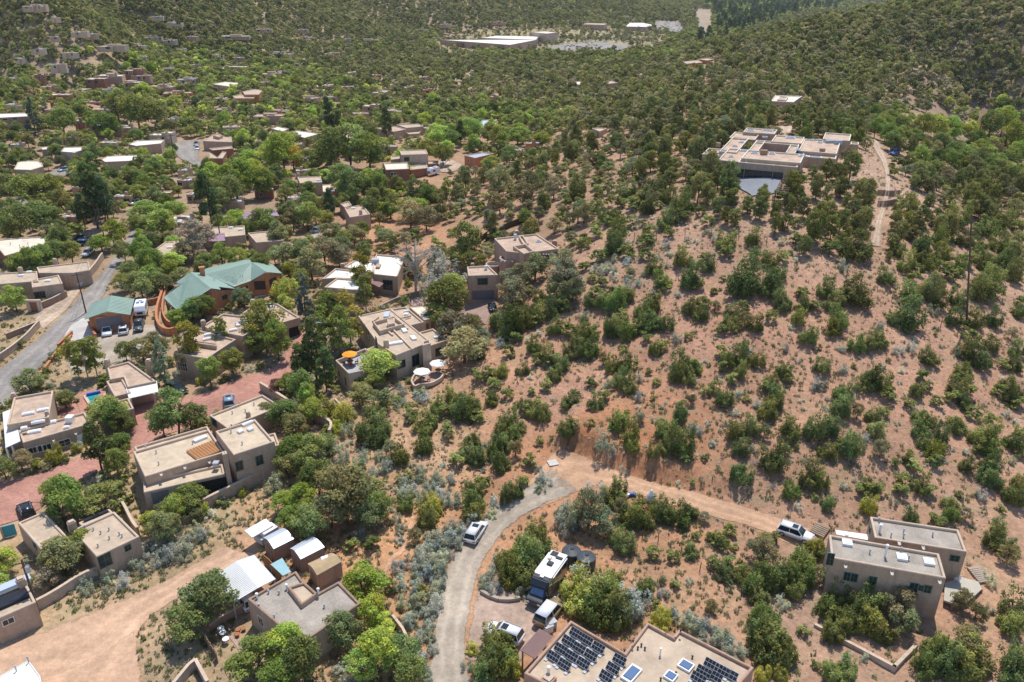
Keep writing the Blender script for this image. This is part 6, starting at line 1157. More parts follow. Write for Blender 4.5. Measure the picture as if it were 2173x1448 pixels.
p = at(*d1(305, 1130)); o = empty('entry_gate', tuple(p), 'adobe entry arch with dark door by the street', 'gate'); MB().box(p + np.array([-1.2, 0, 1.2]), (.8, .6, 2.4)).box(p + np.array([1.2, 0, 1.2]), (.8, .6, 2.4)).box(p + np.array([0, 0, 2.55]), (3.3, .65, .5)).build('arch', M['adobe_light'], o, bevel=.05); MB().box(p + np.array([0, .1, 1.1]), (1.6, .1, 2.2)).build('door', M['redbrown'], o)
p = at(1215, 1318); 
for (x, y, m_, lb) in ((1010, 1015, 'metal_gray', 'gray utility box beside the gold wagon'), (982, 1048, 'white', 'white bin beside the gray utility box')):
    p = at(*c4(x, y)); o = empty('utility_box', tuple(p), lb, 'box', 'boxes beside the pad'); MB().box(p + np.array([0, 0, .5]), (1.0, .8, 1.0), .5).build('box_body', M[m_], o, bevel=.04); MB().box(p + np.array([0, 0, 1.03]), (1.1, .9, .08), .5).build('box_lid', M['metal_gray'], o)
# pergola at the hilltop terrace
g = at(*c8(1040, 720)); zt = H10.zg + 2.6; q = [P(*c8(*t), zt) for t in ((1015, 650), (1095, 645), (1060, 755), (965, 745))]; o = empty('pergola', tuple(g), 'dark slatted pergola beside the blue-gray terrace', 'pergola'); mb = MB()
for i in range(8): a = q[0] + (q[3] - q[0]) * i / 7; b = q[1] + (q[2] - q[1]) * i / 7; mb.box((a + b) / 2, (np.linalg.norm(b - a), .5, .08), math.atan2(b[1] - a[1], b[0] - a[0]))
mb.build('slats', M['wood_dark'], o)
for t in q: MB().tube((t[0], t[1], zt - 4), t, .12).build('post', M['wood_dark'], o)
# stone and timber steps
def steps(label, a, b, n, w_, rise=.17, m='stone'):
    A = at(*a); B = at(*b); r = empty('garden_steps', tuple(A), label, 'steps'); u = B - A; ang = math.atan2(u[1], u[0])
    for i in range(n):
        c = A + u * (i + .5) / n; z = float(hg(c[0], c[1])); MB().box((c[0], c[1], z + .12), (.45, w_, .34), ang).build('step', M[m], r, bevel=.03)
steps('timber steps climbing to the white entry roof', c5(470, 345), c5(520, 275), 6, 2.0, m='wood'); steps('rough stone steps right of the timber deck', c5(1740, 700), c5(1650, 590), 8, 1.8); steps('pale timber steps below the balcony house', t54(1000, 380)(740, 1300), t54(1000, 380)(745, 1200), 7, 2.0, m='wood')
HAZE = .00005
# ================================================================= plant meshes
def leaf_mesh(name, lobes, n, s, seed, spread=.35, stretch=1.0, trunk=None, up=.25, hollow=.45, lvar=.22):
    """lobes: (cx,cy,cz,rx,ry,rz). A cloud of small leaf-clump quads through every lobe."""
    g = np.random.RandomState(seed); lb = np.array(lobes, float); k = len(lb); wv = (lb[:, 3] * lb[:, 4]) ** .9; idx = g.choice(k, n, p=wv / wv.sum())
    d = g.normal(size=(n, 3)); d /= np.linalg.norm(d, axis=1)[:, None]; d[:, 2] = np.where(d[:, 2] < -.55, -d[:, 2] * .6, d[:, 2]); rr = (hollow + (1 - hollow) * g.rand(n) ** .6) * (1 + g.normal(size=n) * .09)
    c = lb[idx, :3] + d * lb[idx, 3:] * rr[:, None]
    nrm = d + g.normal(size=(n, 3)) * spread + np.array([0, 0, up + .3]); nrm /= np.linalg.norm(nrm, axis=1)[:, None]
    t = np.cross(nrm, g.normal(size=(n, 3))); t /= np.linalg.norm(t, axis=1)[:, None]; b = np.cross(nrm, t)
    sz = s * (.6 + .8 * g.rand(n)); t *= sz[:, None]; b *= (sz * (.45 + .4 * g.rand(n)))[:, None] * stretch
    V = np.stack([c - t * .9, c - b * .8 + t * .1, c + t, c + b], 1).reshape(-1, 3); F = np.arange(4 * n).reshape(-1, 4)
    ln = 1 + (g.rand(k) - .5) * lvar * 2; lc = ln[idx] * (1 + (g.rand(n) - .5) * .5); hue = (g.rand(k) - .5) * .22
    col = np.stack([lc * (1 + hue[idx]), lc, lc * (1 - hue[idx] * .5), np.ones(n)], 1); col = np.repeat(col, 4, 0)
    me = bpy.data.meshes.new(name); me.vertices.add(len(V)); me.vertices.foreach_set('co', V.astype(np.float32).ravel()); me.loops.add(len(V)); me.loops.foreach_set('vertex_index', F.ravel().astype(np.int32)); me.polygons.add(n); me.polygons.foreach_set('loop_start', (np.arange(n) * 4).astype(np.int32)); me.update(calc_edges=True); me.validate()
    setattr_col(me, 'lv', col); me.materials.append(LEAF); return me
def shrub_lobes(g, n, flat=.8, spike=True):
    L = []; m = [(g.normal() * .17, g.normal() * .17, .75 + .5 * g.rand()) for _ in range(3)]
    for i in range(n):
        a = g.rand() * 6.283; r = .40 * math.sqrt(g.rand()); s = .065 + .055 * g.rand(); x = r * math.cos(a); y = r * math.sin(a)
        k = min(1, sum(c * math.exp(-((x - u) ** 2 + (y - v) ** 2) / .05) for u, v, c in m)); top = (.30 + .42 * k) * (.8 + .4 * g.rand()); rz = s * (1.5 + 1.1 * g.rand())
        L.append((x, y, max(top - rz, rz * .6), s, s, rz)); L.append((x * .85, y * .85, rz * .6 + .02, s * 1.2, s * 1.2, rz * .9))
    return L
def crown_lobes(g, n, z0, z1, wfun, s0, s1):
    L = []
    for i in range(n):
        z = z0 + (z1 - z0) * ((i + g.rand()) / n); w_ = wfun((z - z0) / (z1 - z0)); a = g.rand() * 6.283; r = w_ * math.sqrt(.15 + .85 * g.rand()); s = s0 + (s1 - s0) * g.rand(); L.append((r * math.cos(a), r * math.sin(a), z, s, s, s * .8))
    return L
def trunk_mb(g, hgt, r, nb, z1, spread=.3, lean=.05):
    mb = MB(); x, y = g.normal() * lean, g.normal() * lean; p = (0, 0, -.06); q = (x * .5, y * .5, hgt * .5); t = (x, y, hgt)
    mb.tube(p, q, r, r * .7, 7); mb.tube(q, t, r * .7, r * .25, 6)
    for i in range(nb):
        a = 6.283 * (i + g.rand() * .6) / nb; z = hgt * (.3 + .5 * g.rand()); s = (x * z / hgt, y * z / hgt, z); e = (s[0] + math.cos(a) * spread * (.7 + .5 * g.rand()), s[1] + math.sin(a) * spread * (.7 + .5 * g.rand()), z + (z1 - z) * (.35 + .4 * g.rand())); mb.tube(s, e, r * .42, r * .12, 5)
    return mb
rs = np.random.RandomState
K = {}         # kind -> list of (crown mesh, trunk mesh or None, aspect)
def mk():
    for i in range(6):
        g = rs(i); K.setdefault('g', []).append((leaf_mesh('shrub_crown', shrub_lobes(g, 30 + i), 3600, .027, i, .40, 1.0, up=.3, lvar=.3), None))
    for i in range(4):
        g = rs(40 + i); K.setdefault('s', []).append((leaf_mesh('sage_crown', shrub_lobes(g, 14, spike=True), 1500, .034, 40 + i, .7, .55, up=.5), None))
    for i in range(3):
        g = rs(50 + i); K.setdefault('t', []).append((leaf_mesh('tuft', shrub_lobes(g, 9), 260, .075, 50 + i, .8, .45, up=.6), None))
    for i in range(5):
        g = rs(60 + i); f = lambda q: .34 * (1 - abs(q - .42) ** 1.7 * 1.6)
        K.setdefault('p', []).append((leaf_mesh('pinon_crown', crown_lobes(g, 30, .17, .90, f, .10, .16), 2800, .030, 60 + i, .45), trunk_mb(g, .8, .028, 6, .8, .2).mesh('trunk', M['bark'])))
    for i in range(4):
        g = rs(70 + i); f = lambda q: .36 * (1 - abs(q - .4) ** 2 * 1.9)
        K.setdefault('d', []).append((leaf_mesh('gray_crown', crown_lobes(g, 22, .28, .82, f, .10, .16), 2300, .026, 70 + i, .7), trunk_mb(g, .7, .03, 7, .8, .28).mesh('trunk', M['bark'])))
    for i in range(6):
        g = rs(80 + i); f = lambda q: .38 * (1 - abs(q - .42) ** 2 * 2.0)
        K.setdefault('D', []).append((leaf_mesh('leafy_crown', crown_lobes(g, 34, .30, .86, f, .10, .17), 4200, .024, 80 + i, .55), trunk_mb(g, .7, .026, 7, .8, .3).mesh('trunk', M['bark'])))
    for i in range(3):
        g = rs(90 + i); f = lambda q: .17 * (1 - abs(q - .4) ** 2 * 1.7) + .02
        K.setdefault('A', []).append((leaf_mesh('slender_crown', crown_lobes(g, 26, .28, .93, f, .06, .10), 2600, .020, 90 + i, .6), trunk_mb(g, .9, .014, 5, .9, .1, .02).mesh('trunk', M['bark_pale'])))
    for i in range(3):
        g = rs(100 + i); f = lambda q: .27 * (1 - q) ** .8 + .01; L = []
        for j in range(34):
            q = (j + g.rand()) / 34; a = g.rand() * 6.283; r = f(q) * (.5 + .5 * g.rand()); L.append((r * math.cos(a), r * math.sin(a), .10 + .84 * q, .085 * (1 - q * .6), .085 * (1 - q * .6), .05))
        K.setdefault('B', []).append((leaf_mesh('conifer_crown', L, 2800, .022, 100 + i, .5), trunk_mb(g, .9, .018, 3, .8, .05, .01).mesh('trunk', M['bark'])))
    for i in range(3):
        g = rs(110 + i); f = lambda q: .22 * (1 - abs(q - .35) ** 1.5 * 1.5); K.setdefault('K', []).append((leaf_mesh('pine_crown', crown_lobes(g, 26, .24, .93, f, .06, .11), 3000, .024, 110 + i, .5), trunk_mb(g, .9, .02, 8, .9, .16, .03).mesh('trunk', M['bark'])))
    for i in range(4):    # far trees
        g = rs(120 + i); f = lambda q: .36 * (1 - abs(q - .4) ** 2 * 1.8); K.setdefault('f', []).append((leaf_mesh('far_crown', crown_lobes(g, 10, .22, .82, f, .13, .20), 420, .07, 120 + i, .4, lvar=.3), None))
    for i in range(2):
        g = rs(130 + i); mb = MB()
        for j in range(60):
            a = g.rand() * 6.283; e = .2 + 1.0 * g.rand(); r = .5 * (.6 + .4 * g.rand()); p = (r * math.cos(a) * math.cos(e) * 1.1, r * math.sin(a) * math.cos(e) * 1.1, r * math.sin(e) * 1.2); mb.tube((0, 0, 0), p, .008, .003, 3)
            q = (p[0] + g.normal() * .1, p[1] + g.normal() * .1, p[2] + .1 * g.rand()); mb.tube((p[0] * .6, p[1] * .6, p[2] * .6), q, .004, .002, 3)
        K.setdefault('b', []).append((mb.mesh('dead_twigs', M['twig']), None))
    g = rs(140); K['T'] = [(leaf_mesh('sparse_crown', crown_lobes(g, 30, .35, .9, lambda q: .38 * (1 - abs(q - .5) ** 2 * 2), .05, .10), 500, .016, 140, .9), trunk_mb(g, .9, .03, 40, .95, .42).mesh('trunk', M['bark_pale']))]
mk()
# kind: aspect(h/w), colour, object name, category, noun phrase, crown part name, group
INFO = {'g': (.80, (.230, .262, .085), 'juniper_bush', 'bush', 'green juniper bush', 'g', 'juniper bushes dotting the hillside'),
 'l': (.85, (0.448, 0.433, 0.095), 'leafy_bush', 'bush', 'yellow-green leafy bush', 'g', 'yellow-green bushes'),
 's': (.70, (.45, .47, .36), 'sagebrush', 'sagebrush', 'pale gray-green sagebrush', 's', 'pale sagebrush clumps'),
 'd': (.95, (0.302, 0.294, 0.150), 'gray_juniper', 'tree', 'gray-green juniper', 'd', 'gray-green junipers'),
 'p': (1.25, (0.241, 0.258, 0.086), 'pinon_pine', 'tree', 'dark piñon pine', 'p', 'dark piñon pines on the ridge'),
 'D': (.98, (0.263, 0.309, 0.090), 'shade_tree', 'tree', 'round leafy tree', 'D', 'round leafy trees'),
 'L': (.92, (0.403, 0.474, 0.103), 'bright_tree', 'tree', 'bright green tree', 'D', 'bright green trees'),
 'Y': (.95, (0.598, 0.451, 0.077), 'yellow_tree', 'tree', 'yellowish tree', 'D', 'yellowish trees'),
 'O': (.90, (0.291, 0.299, 0.120), 'olive_tree', 'tree', 'olive-green spreading tree', 'D', 'olive-green trees'),
 'R': (.85, (0.561, 0.459, 0.292), 'silver_olive', 'tree', 'silvery olive tree', 'D', 'silvery olive trees'),
 'M': (.90, (0.204, 0.099, 0.084), 'plum_tree', 'tree', 'dark purple-leaved tree', 'D', None),
 'A': (2.3, (0.299, 0.298, 0.074), 'slender_tree', 'tree', 'slender upright tree', 'A', 'slender upright trees'),
 'B': (1.75, (0.190, 0.247, 0.163), 'blue_spruce', 'spruce', 'blue-green spruce', 'B', 'blue-green spruces'),
 'K': (1.9, (0.134, 0.170, 0.065), 'dark_pine', 'pine', 'tall dark pine', 'K', 'tall dark pines'),
 't': (.6, (0.408, 0.307, 0.131), 'grass_tuft', 'tuft', 'small dry tuft', 't', 'small dry tufts'),
 'b': (.5, (0.600, 0.515, 0.439), 'dead_brush', 'brush', 'gray dead brush', 'b', 'gray dead brush piles'),
 'T': (1.15, (0.526, 0.360, 0.230), 'bare_tree', 'tree', 'nearly bare gray tree', 'T', None)}
PL = []        # (kind, x, y, z, width, height, colour)
rp = random.Random(11)
def center_at(px, py, wpx, asp):
    p = at(px, py)
    for _ in range(4):
        d = p[1] * cp - (p[2] - CH) * sp; w_ = wpx * d / FPX; p = at(px, py, w_ * asp * .46)
    return p, w_
def plants(s, ox=0, oy=0, sc=1.0, default='g'):
    for t in s.replace('\n', ' ').split():
        q = t.split(','); px = ox + float(q[0]) / sc; py = oy + float(q[1]) / sc; wpx = float(q[2]) / sc; k = q[3] if len(q) > 3 else default
        asp = INFO[k][0]; wf = {'A': .42, 'B': .62, 'K': .5}.get(k, 1.0)
        p, w_ = center_at(px, py, wpx, asp / 1.25 if k in 'ABK' else asp); 
        if k == 'g' and w_ < .9: k = 't' if rp.random() < .4 else 'g'
        PL.append([k, p[0], p[1], p[2], w_ * (1.32 if k in 'gl' else 1.5 if k == 's' else 1.25 if k == 'd' else 1.14) * (.9 if py < 560 and k in 'DLOYK' else 1), None, wpx])
Z = 5.4225
plants("""430,130,260,d 560,230,90 320,440,230 480,470,300 620,470,200 370,600,180 520,650,140 670,110,110,d 800,170,180 930,120,120 1060,200,190 1100,90,90 700,330,200 820,340,220 950,290,200 1060,270,160 770,430,150 960,520,180 1070,530,160 1150,560,140 1290,560,200 1420,560,150
1170,760,260 1360,770,240 1240,680,180 1300,400,110,s 1420,120,150 1380,220,170 1520,230,190 1640,230,230 1780,150,180 1600,110,120 1700,500,200 1620,560,180 1720,400,160 1600,520,170 1960,330,170 2080,230,170 2100,400,200 1970,450,200 1800,570,200 1900,520,160 2050,500,170 2130,500,130 2010,640,130 2120,760,170 1750,760,90 650,650,80,s 770,570,70,s 350,710,110,s
420,800,150 720,740,170 590,990,170 760,890,150 880,850,180 1040,930,190 940,900,160 950,1050,180 870,1190,140 700,1250,90 680,1090,70,s 1370,1160,130 1160,1350,230 1520,900,130,d 1620,960,190 1760,930,210 1860,950,130 1720,1130,190 1800,1190,200 1570,1210,130,d 1540,1320,150 1430,1390,170 1940,1320,110,s 2040,1030,80 2130,1140,90 1940,1110,90,s 2090,1330,60
210,1060,160 340,1020,180 70,1080,150 260,1180,160 240,1330,180 410,1290,140 40,1410,130 640,1400,180 760,1380,120 850,1420,80 520,1410,80 100,600,230,d 60,800,220 150,700,140,d 960,1330,70,s""", 1000, 600, Z)
plants("""60,40,140 330,0,180 450,30,130 620,100,80 700,80,40 960,30,300 1280,50,260 1410,240,200 1290,390,140 1640,130,150 1650,260,170 1790,280,140 1590,400,190 340,290,200 490,230,150 480,370,180 640,270,130,d 830,330,180 960,270,120 850,450,230 980,430,160,d 1100,480,190 720,540,140 330,620,100 70,470,190 30,730,130 170,650,130,s 1700,620,200 1920,80,220 2010,220,230 2140,120,130
2070,430,220 2000,520,200 280,950,260 400,960,180 200,1060,180 330,1090,180 420,1130,80,s 700,800,150 820,730,60,s 960,740,130 800,900,170 930,860,180 1100,870,210 940,1020,170 830,1110,140 730,960,130 1020,680,40 1430,1010,190 1470,1090,130 1300,1160,180 1230,1210,150 1340,1270,180 1310,1370,220 530,1250,110 640,1210,140 740,1320,200 360,1350,120,d 250,1420,130 1000,1340,80 1880,960,200 1820,1190,150,s 1880,1200,90,d
1460,760,100,s 2090,760,90,s 2110,1000,80,s 2100,1300,200 1000,1230,60,s 890,1290,100,s 1130,1400,120,s 40,940,50 570,950,50 1840,760,50 1590,740,40 1220,690,40 1490,590,50,s""", 1400, 600, Z)
plants("""60,470,180 60,650,170 40,1260,170 170,1230,150 190,1130,120,s 200,960,120,d 160,740,150 200,400,160 360,400,90 60,320,120 390,770,150 470,900,210 420,500,150 400,620,160 240,160,140 80,180,110 400,220,150 530,200,100 360,100,160 640,100,200 800,180,250 600,390,180 690,340,170 800,320,160 650,510,130 640,650,110,s 820,810,210 940,870,110,s 1100,880,190 920,1030,230 1060,790,110 590,1060,200 470,1190,70,s
740,1220,80,s 1300,590,230 1200,570,110,s 1320,740,160 1620,580,170 1630,770,130 1800,820,190 1950,790,140 1660,890,90 1900,960,190 1830,1080,260 1520,1040,380 1270,1040,70 1160,1190,80 1230,1160,30 450,1340,190 300,1420,110 1960,620,90,s 2110,590,150 2100,820,70,s 1960,1310,190 950,600,80,s 1100,500,110,s 960,420,70,s 1010,260,120 1100,380,130 1420,330,180,p 1220,220,190,p 1100,100,180,p 1560,200,170,p 1700,250,190,p
1880,420,160,p 1990,380,170,p 1740,80,160,p 1380,100,180,p 1880,270,150,p 2020,160,150,p 1300,330,150,p 680,760,60,s 880,610,60,s 2060,740,50""", 1300, 400, Z)
plants("""230,270,190 30,190,70,s 370,430,110,s 470,480,110,s 540,360,70,s 60,440,230 250,610,290 90,640,200 300,790,130 520,770,80 380,1040,80 870,230,90,s 860,470,200 1050,420,230 1240,240,200 1210,480,150,d 940,640,210 940,930,280 1310,800,300 1430,690,140 1090,650,90,s 1500,450,250 1800,430,280 1980,410,250 1930,680,220 2120,640,140 2110,230,170 1740,1000,270 1850,1040,200 1530,1150,190 1940,1280,180
1780,1220,80 2120,1100,70,s 1580,640,70 1500,790,60,s 620,480,40 620,610,90,s 1660,790,50,s 210,1060,80,s 900,1260,50,s 1110,1350,50 1600,1310,90,s 1360,1250,40 690,1130,40 700,330,40,s 1920,200,60,s 1100,800,200,b 1290,1070,180,b""", 1400, 830, Z)
plants("""720,400,190 830,430,180 640,380,120 410,500,220 540,560,210 360,620,200 470,660,200 300,790,220 380,760,200 250,860,180 60,900,210 340,990,220 510,850,170,d 680,970,160 790,740,100 1090,600,190 1190,550,120 1380,530,90 1540,760,220,s 1690,540,200 1760,470,160 1840,660,220 1850,790,190 1620,880,120,s 1760,1080,100,s 1930,470,140,d 2110,480,80,s 2100,860,170 750,1040,110,s 830,1180,150,s 800,1270,120,s 490,1290,230 420,1360,200
600,1200,120 110,1240,160 50,1340,180 1470,1330,230,s 1640,1390,260 1700,1310,170 930,700,60 30,400,180 260,1250,40""", 1000, 800, Z)
plants("""380,130,200 240,180,190 500,130,190 70,210,90,s 1090,310,230 1530,60,150 1500,240,220 1390,260,110,s 1640,130,130 1790,170,190 1690,360,230 2100,240,180 2040,390,180 1930,400,130 2110,450,110 2030,70,130,d 410,560,260 330,640,180 560,630,200 620,750,160 1000,540,150 930,680,190 1060,660,120 840,860,130 1170,830,130 1480,490,200 1440,580,160 1400,680,220 1540,700,160 1350,780,150 1500,830,180 1600,970,160 1400,1080,220
2000,630,220 1900,720,160 2050,750,230 2110,860,150 1960,980,100,s 1800,1020,130 1000,1010,210 1120,1060,170 990,1170,200 1220,1220,200 1030,1300,180 1120,1400,180,l 1200,1390,150,l 1690,1200,300 1780,1250,170 2060,1280,230 2100,1180,130 1800,1380,230 1650,1380,120 440,980,200 560,960,140 470,1130,230 100,700,190 70,880,240 250,970,150,d 180,1330,280 350,1260,120,s 520,1390,200,d 850,210,130,s 730,240,110,s 770,470,90,s
920,120,70,s 780,130,50,s 740,600,60,s 610,350,60 1150,50,50 1220,180,60,s 800,380,60,s 90,450,100,s 210,410,60 1240,940,50,s 1360,1380,50,s 1500,1390,80,s 850,1410,80 830,20,90 2090,1070,90,s""", 1773, 700, Z)
plants("""680,440,100 840,410,130 900,500,160 770,640,160 760,760,160 1010,730,200 1080,770,150 900,690,100 1160,440,160 1510,480,170 1780,480,240 1760,590,250 1850,650,180 2040,430,100,s 2110,680,180 2050,820,230 2130,900,140 1990,800,140 1700,830,130,s 1910,990,90 400,720,170 330,760,160 480,740,140 390,940,210,l 670,890,100,s 590,820,50 100,700,90,s 1340,920,200 1430,820,90 1340,1040,200 1500,1060,130,d 870,1070,170
1160,1120,160 1230,1150,120 1890,1200,190 1820,1340,230 2000,1400,180 1500,1200,60 1490,740,50 840,940,50,s 1360,290,50,s 1380,420,30 2160,350,130 20,610,40 270,680,60,s""", 1773, 900, Z)
plants("""1060,110,170,s 840,70,150,s 750,120,120,s 770,200,90,s 930,270,150 940,360,130 900,400,100,d 1080,430,260 1160,380,200 1240,220,180 1400,120,180 1560,140,180 1310,290,160 1480,290,240 1640,280,220 1700,350,150 1350,500,160 1370,600,110,d 1070,680,220 1640,620,200 1540,740,200 1450,850,160 1700,830,190 800,810,220 700,740,180,d 560,830,120,s 640,960,130,s 1300,910,90,s 1190,830,40 470,400,300 550,470,280 420,560,260 560,610,200
380,100,330,O 600,180,260,d 180,540,190,s 220,350,150,s 80,420,100,s 430,690,100,s 60,680,180,s 220,660,90,s 180,780,130,s 150,880,160,s 380,870,190,s 20,990,100,s 450,1080,140,s 860,1110,110,s 1020,980,120,s 960,1160,130,s 1120,1150,170,s 1240,1070,140,s 1400,1070,130,s 1260,1210,110,s 1100,1270,130,s 1340,1270,140,s 1440,1290,170,s 900,1030,120 1790,1100,110 1660,1180,220 1660,1330,240 1620,1410,200 1910,1310,150,s 870,1360,190 1180,1370,240,l 790,1070,90 310,1040,130,l""", 700, 820, Z)
plants("""1160,230,240,l 1130,330,220 1650,260,230 1860,270,120,s 790,330,130,s 810,440,130,s 800,570,110,s 980,540,180,d 1180,540,190,s 1310,480,160,s 1440,420,180,s 1640,340,150,s 1430,540,200,s 1320,620,180,s 1180,650,160,s 1000,750,170,s 1260,760,200,s 1120,800,180,s 1060,880,170,s 1200,900,220,s 1110,980,200,s 1240,1080,170,s 1200,1180,180,s 1050,1160,130 1040,1270,170,d 1200,1320,200,s 1160,1400,160,s 800,870,190,s 830,1100,170,s
690,1110,170 840,1330,160,s 1470,620,140,s 720,220,90,s 480,620,170 240,640,150 350,530,130,s 1930,800,150,s 1880,930,140,s 1800,1050,150,s 1850,1160,110,s 1960,860,110,s""", 700, 1040, Z)
plants("""620,150,260 780,200,260 880,130,200 560,80,220 240,160,330 370,250,230 100,120,220,d 140,500,250 60,440,200 470,620,160 700,660,150 900,590,180 960,420,100 1060,200,130,d 1340,360,150 1210,480,170 1270,520,170 1120,440,110 1400,560,80 1170,760,170 1340,730,160 1300,850,230 1470,780,140 1550,900,230 1750,470,200,d 1700,620,280,d 1870,430,120 1780,700,280,d 1720,950,260 1880,900,230 1620,1000,230 1700,1130,220 2060,880,230 2120,730,170 1960,1200,150,s
720,980,110 580,930,100,d 890,920,80,s 270,860,60 560,1100,130,s 480,1190,110 360,1030,190 290,1150,170,s 300,1300,150,s 1130,1250,160,d 680,1320,150,s 850,1370,150,s 1010,1410,120,s 560,1380,220,l 1800,1350,250 1720,1230,100 830,410,50,s 1200,220,50,s 1520,290,50 820,500,40,s 1470,1240,40""", 1300, 1060, Z)
plants("""1290,320,190 1270,420,150 1370,460,280 1320,560,250 1450,580,220 1620,400,90 1980,640,120,s 2150,640,60,s 1280,770,130,l 1440,770,130,l 1900,740,230 2000,720,180 500,250,110,s 640,310,130,s 740,340,140,s 900,450,130,s 920,510,140,s 1060,590,110,s 880,400,80,s 400,350,150,l 1720,680,70""", 1300, 1240, 4.024)
plants("""680,770,200 570,880,180 620,1000,190 860,870,220 880,980,220,l 780,940,200 1090,760,220,d 1090,900,280,d 1130,1010,200,d 500,660,130,d 1560,850,160,d 1680,930,140,d 1790,900,80,s 1780,640,70,s 1800,700,80,s 1920,500,160,d 1970,880,230 1950,1000,200 1370,1200,220 1440,1300,260 1600,1180,270,d 1560,1290,280 1280,1330,180 1700,1310,200 1950,1350,250 2000,1250,170
60,960,200 120,1060,200 80,1130,230 170,1200,260 830,1270,60,s 370,540,180 350,650,200 250,640,180 480,430,140,l 300,750,150 130,670,200 490,490,100 1300,560,60 600,1080,160 700,1000,170 980,1060,180""", 1600, 1040, 3.55)
plants("""250,480,330 430,60,130,p 550,190,150,p 620,560,100,p 650,400,180,p 720,500,180 760,300,200,p 700,180,180,p 850,60,250,p 850,200,200,p 950,280,150,p 1000,100,200,p 1180,120,200,p 1400,120,250 1200,260,200,p 1200,380,200 1310,370,110 1000,430,250 1000,560,200 1080,640,200 1220,560,200 1300,520,120 820,660,190 960,730,130 1240,720,170 1420,680,200 1350,790,150
600,800,200 890,820,140 840,990,260 1180,880,180 1060,960,250 1180,1080,190 1420,1050,220 820,1270,330 80,690,130,s 250,990,320 70,1060,150 1150,1200,120,s 1370,1290,190 1600,1310,220 1810,1290,200 1150,1380,70,s 1480,370,180 1750,240,230 1660,420,180 1700,570,230 1740,660,200 1900,420,250 2050,450,180 2120,370,150 1900,170,200 2000,150,180 1930,600,220 2040,760,220 1750,900,330 1900,800,150
2140,560,150 2140,650,120 2120,1200,180 2130,1090,130 1690,980,260 1800,80,200 2050,60,200,d 2100,250,150 500,1360,100,s 300,200,170,p 200,60,170,p 100,200,170,p 330,100,150,p 60,380,150,p""", 1773, 440, Z)
plants("""40,80,150,d 330,110,330,d 600,200,250,d 250,280,180,d 330,330,200,d 650,300,140,d 200,440,170,d 60,400,120 450,360,130,d 850,250,180 950,150,200,d 1080,200,160,d 700,100,250,d 600,470,180,D 780,430,160,d 960,540,220,d 1000,450,120 1230,420,200,d 1130,500,150,d 1300,450,200,d 1150,700,150,d 1200,150,200 1230,80,200 1110,280,130 1300,320,130 1380,400,150 1450,320,150 1550,420,200 1650,440,180 1560,500,130 1450,60,150
1600,120,150 1780,100,250 1700,280,140 1870,300,160 2020,180,200 2030,330,180 2100,80,200 1680,640,230 1650,780,210 1800,850,150 1460,900,150 1540,870,120 2020,700,160 1440,620,150 1300,750,150 1500,1200,130 1400,1140,100 1840,1060,110,d 1290,1020,120 1150,1180,180 600,1170,130,d 310,580,130,s 480,620,70,s 1640,1090,90,s 1270,1200,110,s""", 1000, 380, Z)
# shrubs around pad, planter and motorhome (crop of the pad)
plants("""830,330,210 900,240,170 760,500,240 860,480,220 700,620,200 800,630,210 660,500,180 860,620,180 780,400,190 960,430,180 930,330,160 1180,150,200,s 1130,220,150,s 1300,120,260,d 1230,180,200,d 1400,160,240,d 1190,680,220,l 1200,800,230,l 1300,640,240,s 1400,760,300 1320,830,250 1480,860,280 1420,900,240 1520,740,220 1640,870,230,s 1690,790,200,s 1500,960,180 1750,700,150 1500,600,130 1560,950,160
560,1110,190 640,1170,190 520,1270,220 600,1330,210 480,1350,200 640,1260,190 700,1340,150,l 380,1180,100,l 340,1310,90,s 1250,560,120,l 550,700,110,s 510,640,110,s 480,700,100,s 750,740,110,s 1940,600,.1,s""".replace('1940,600,.1,s', ''), 900, 1060, 3.732)
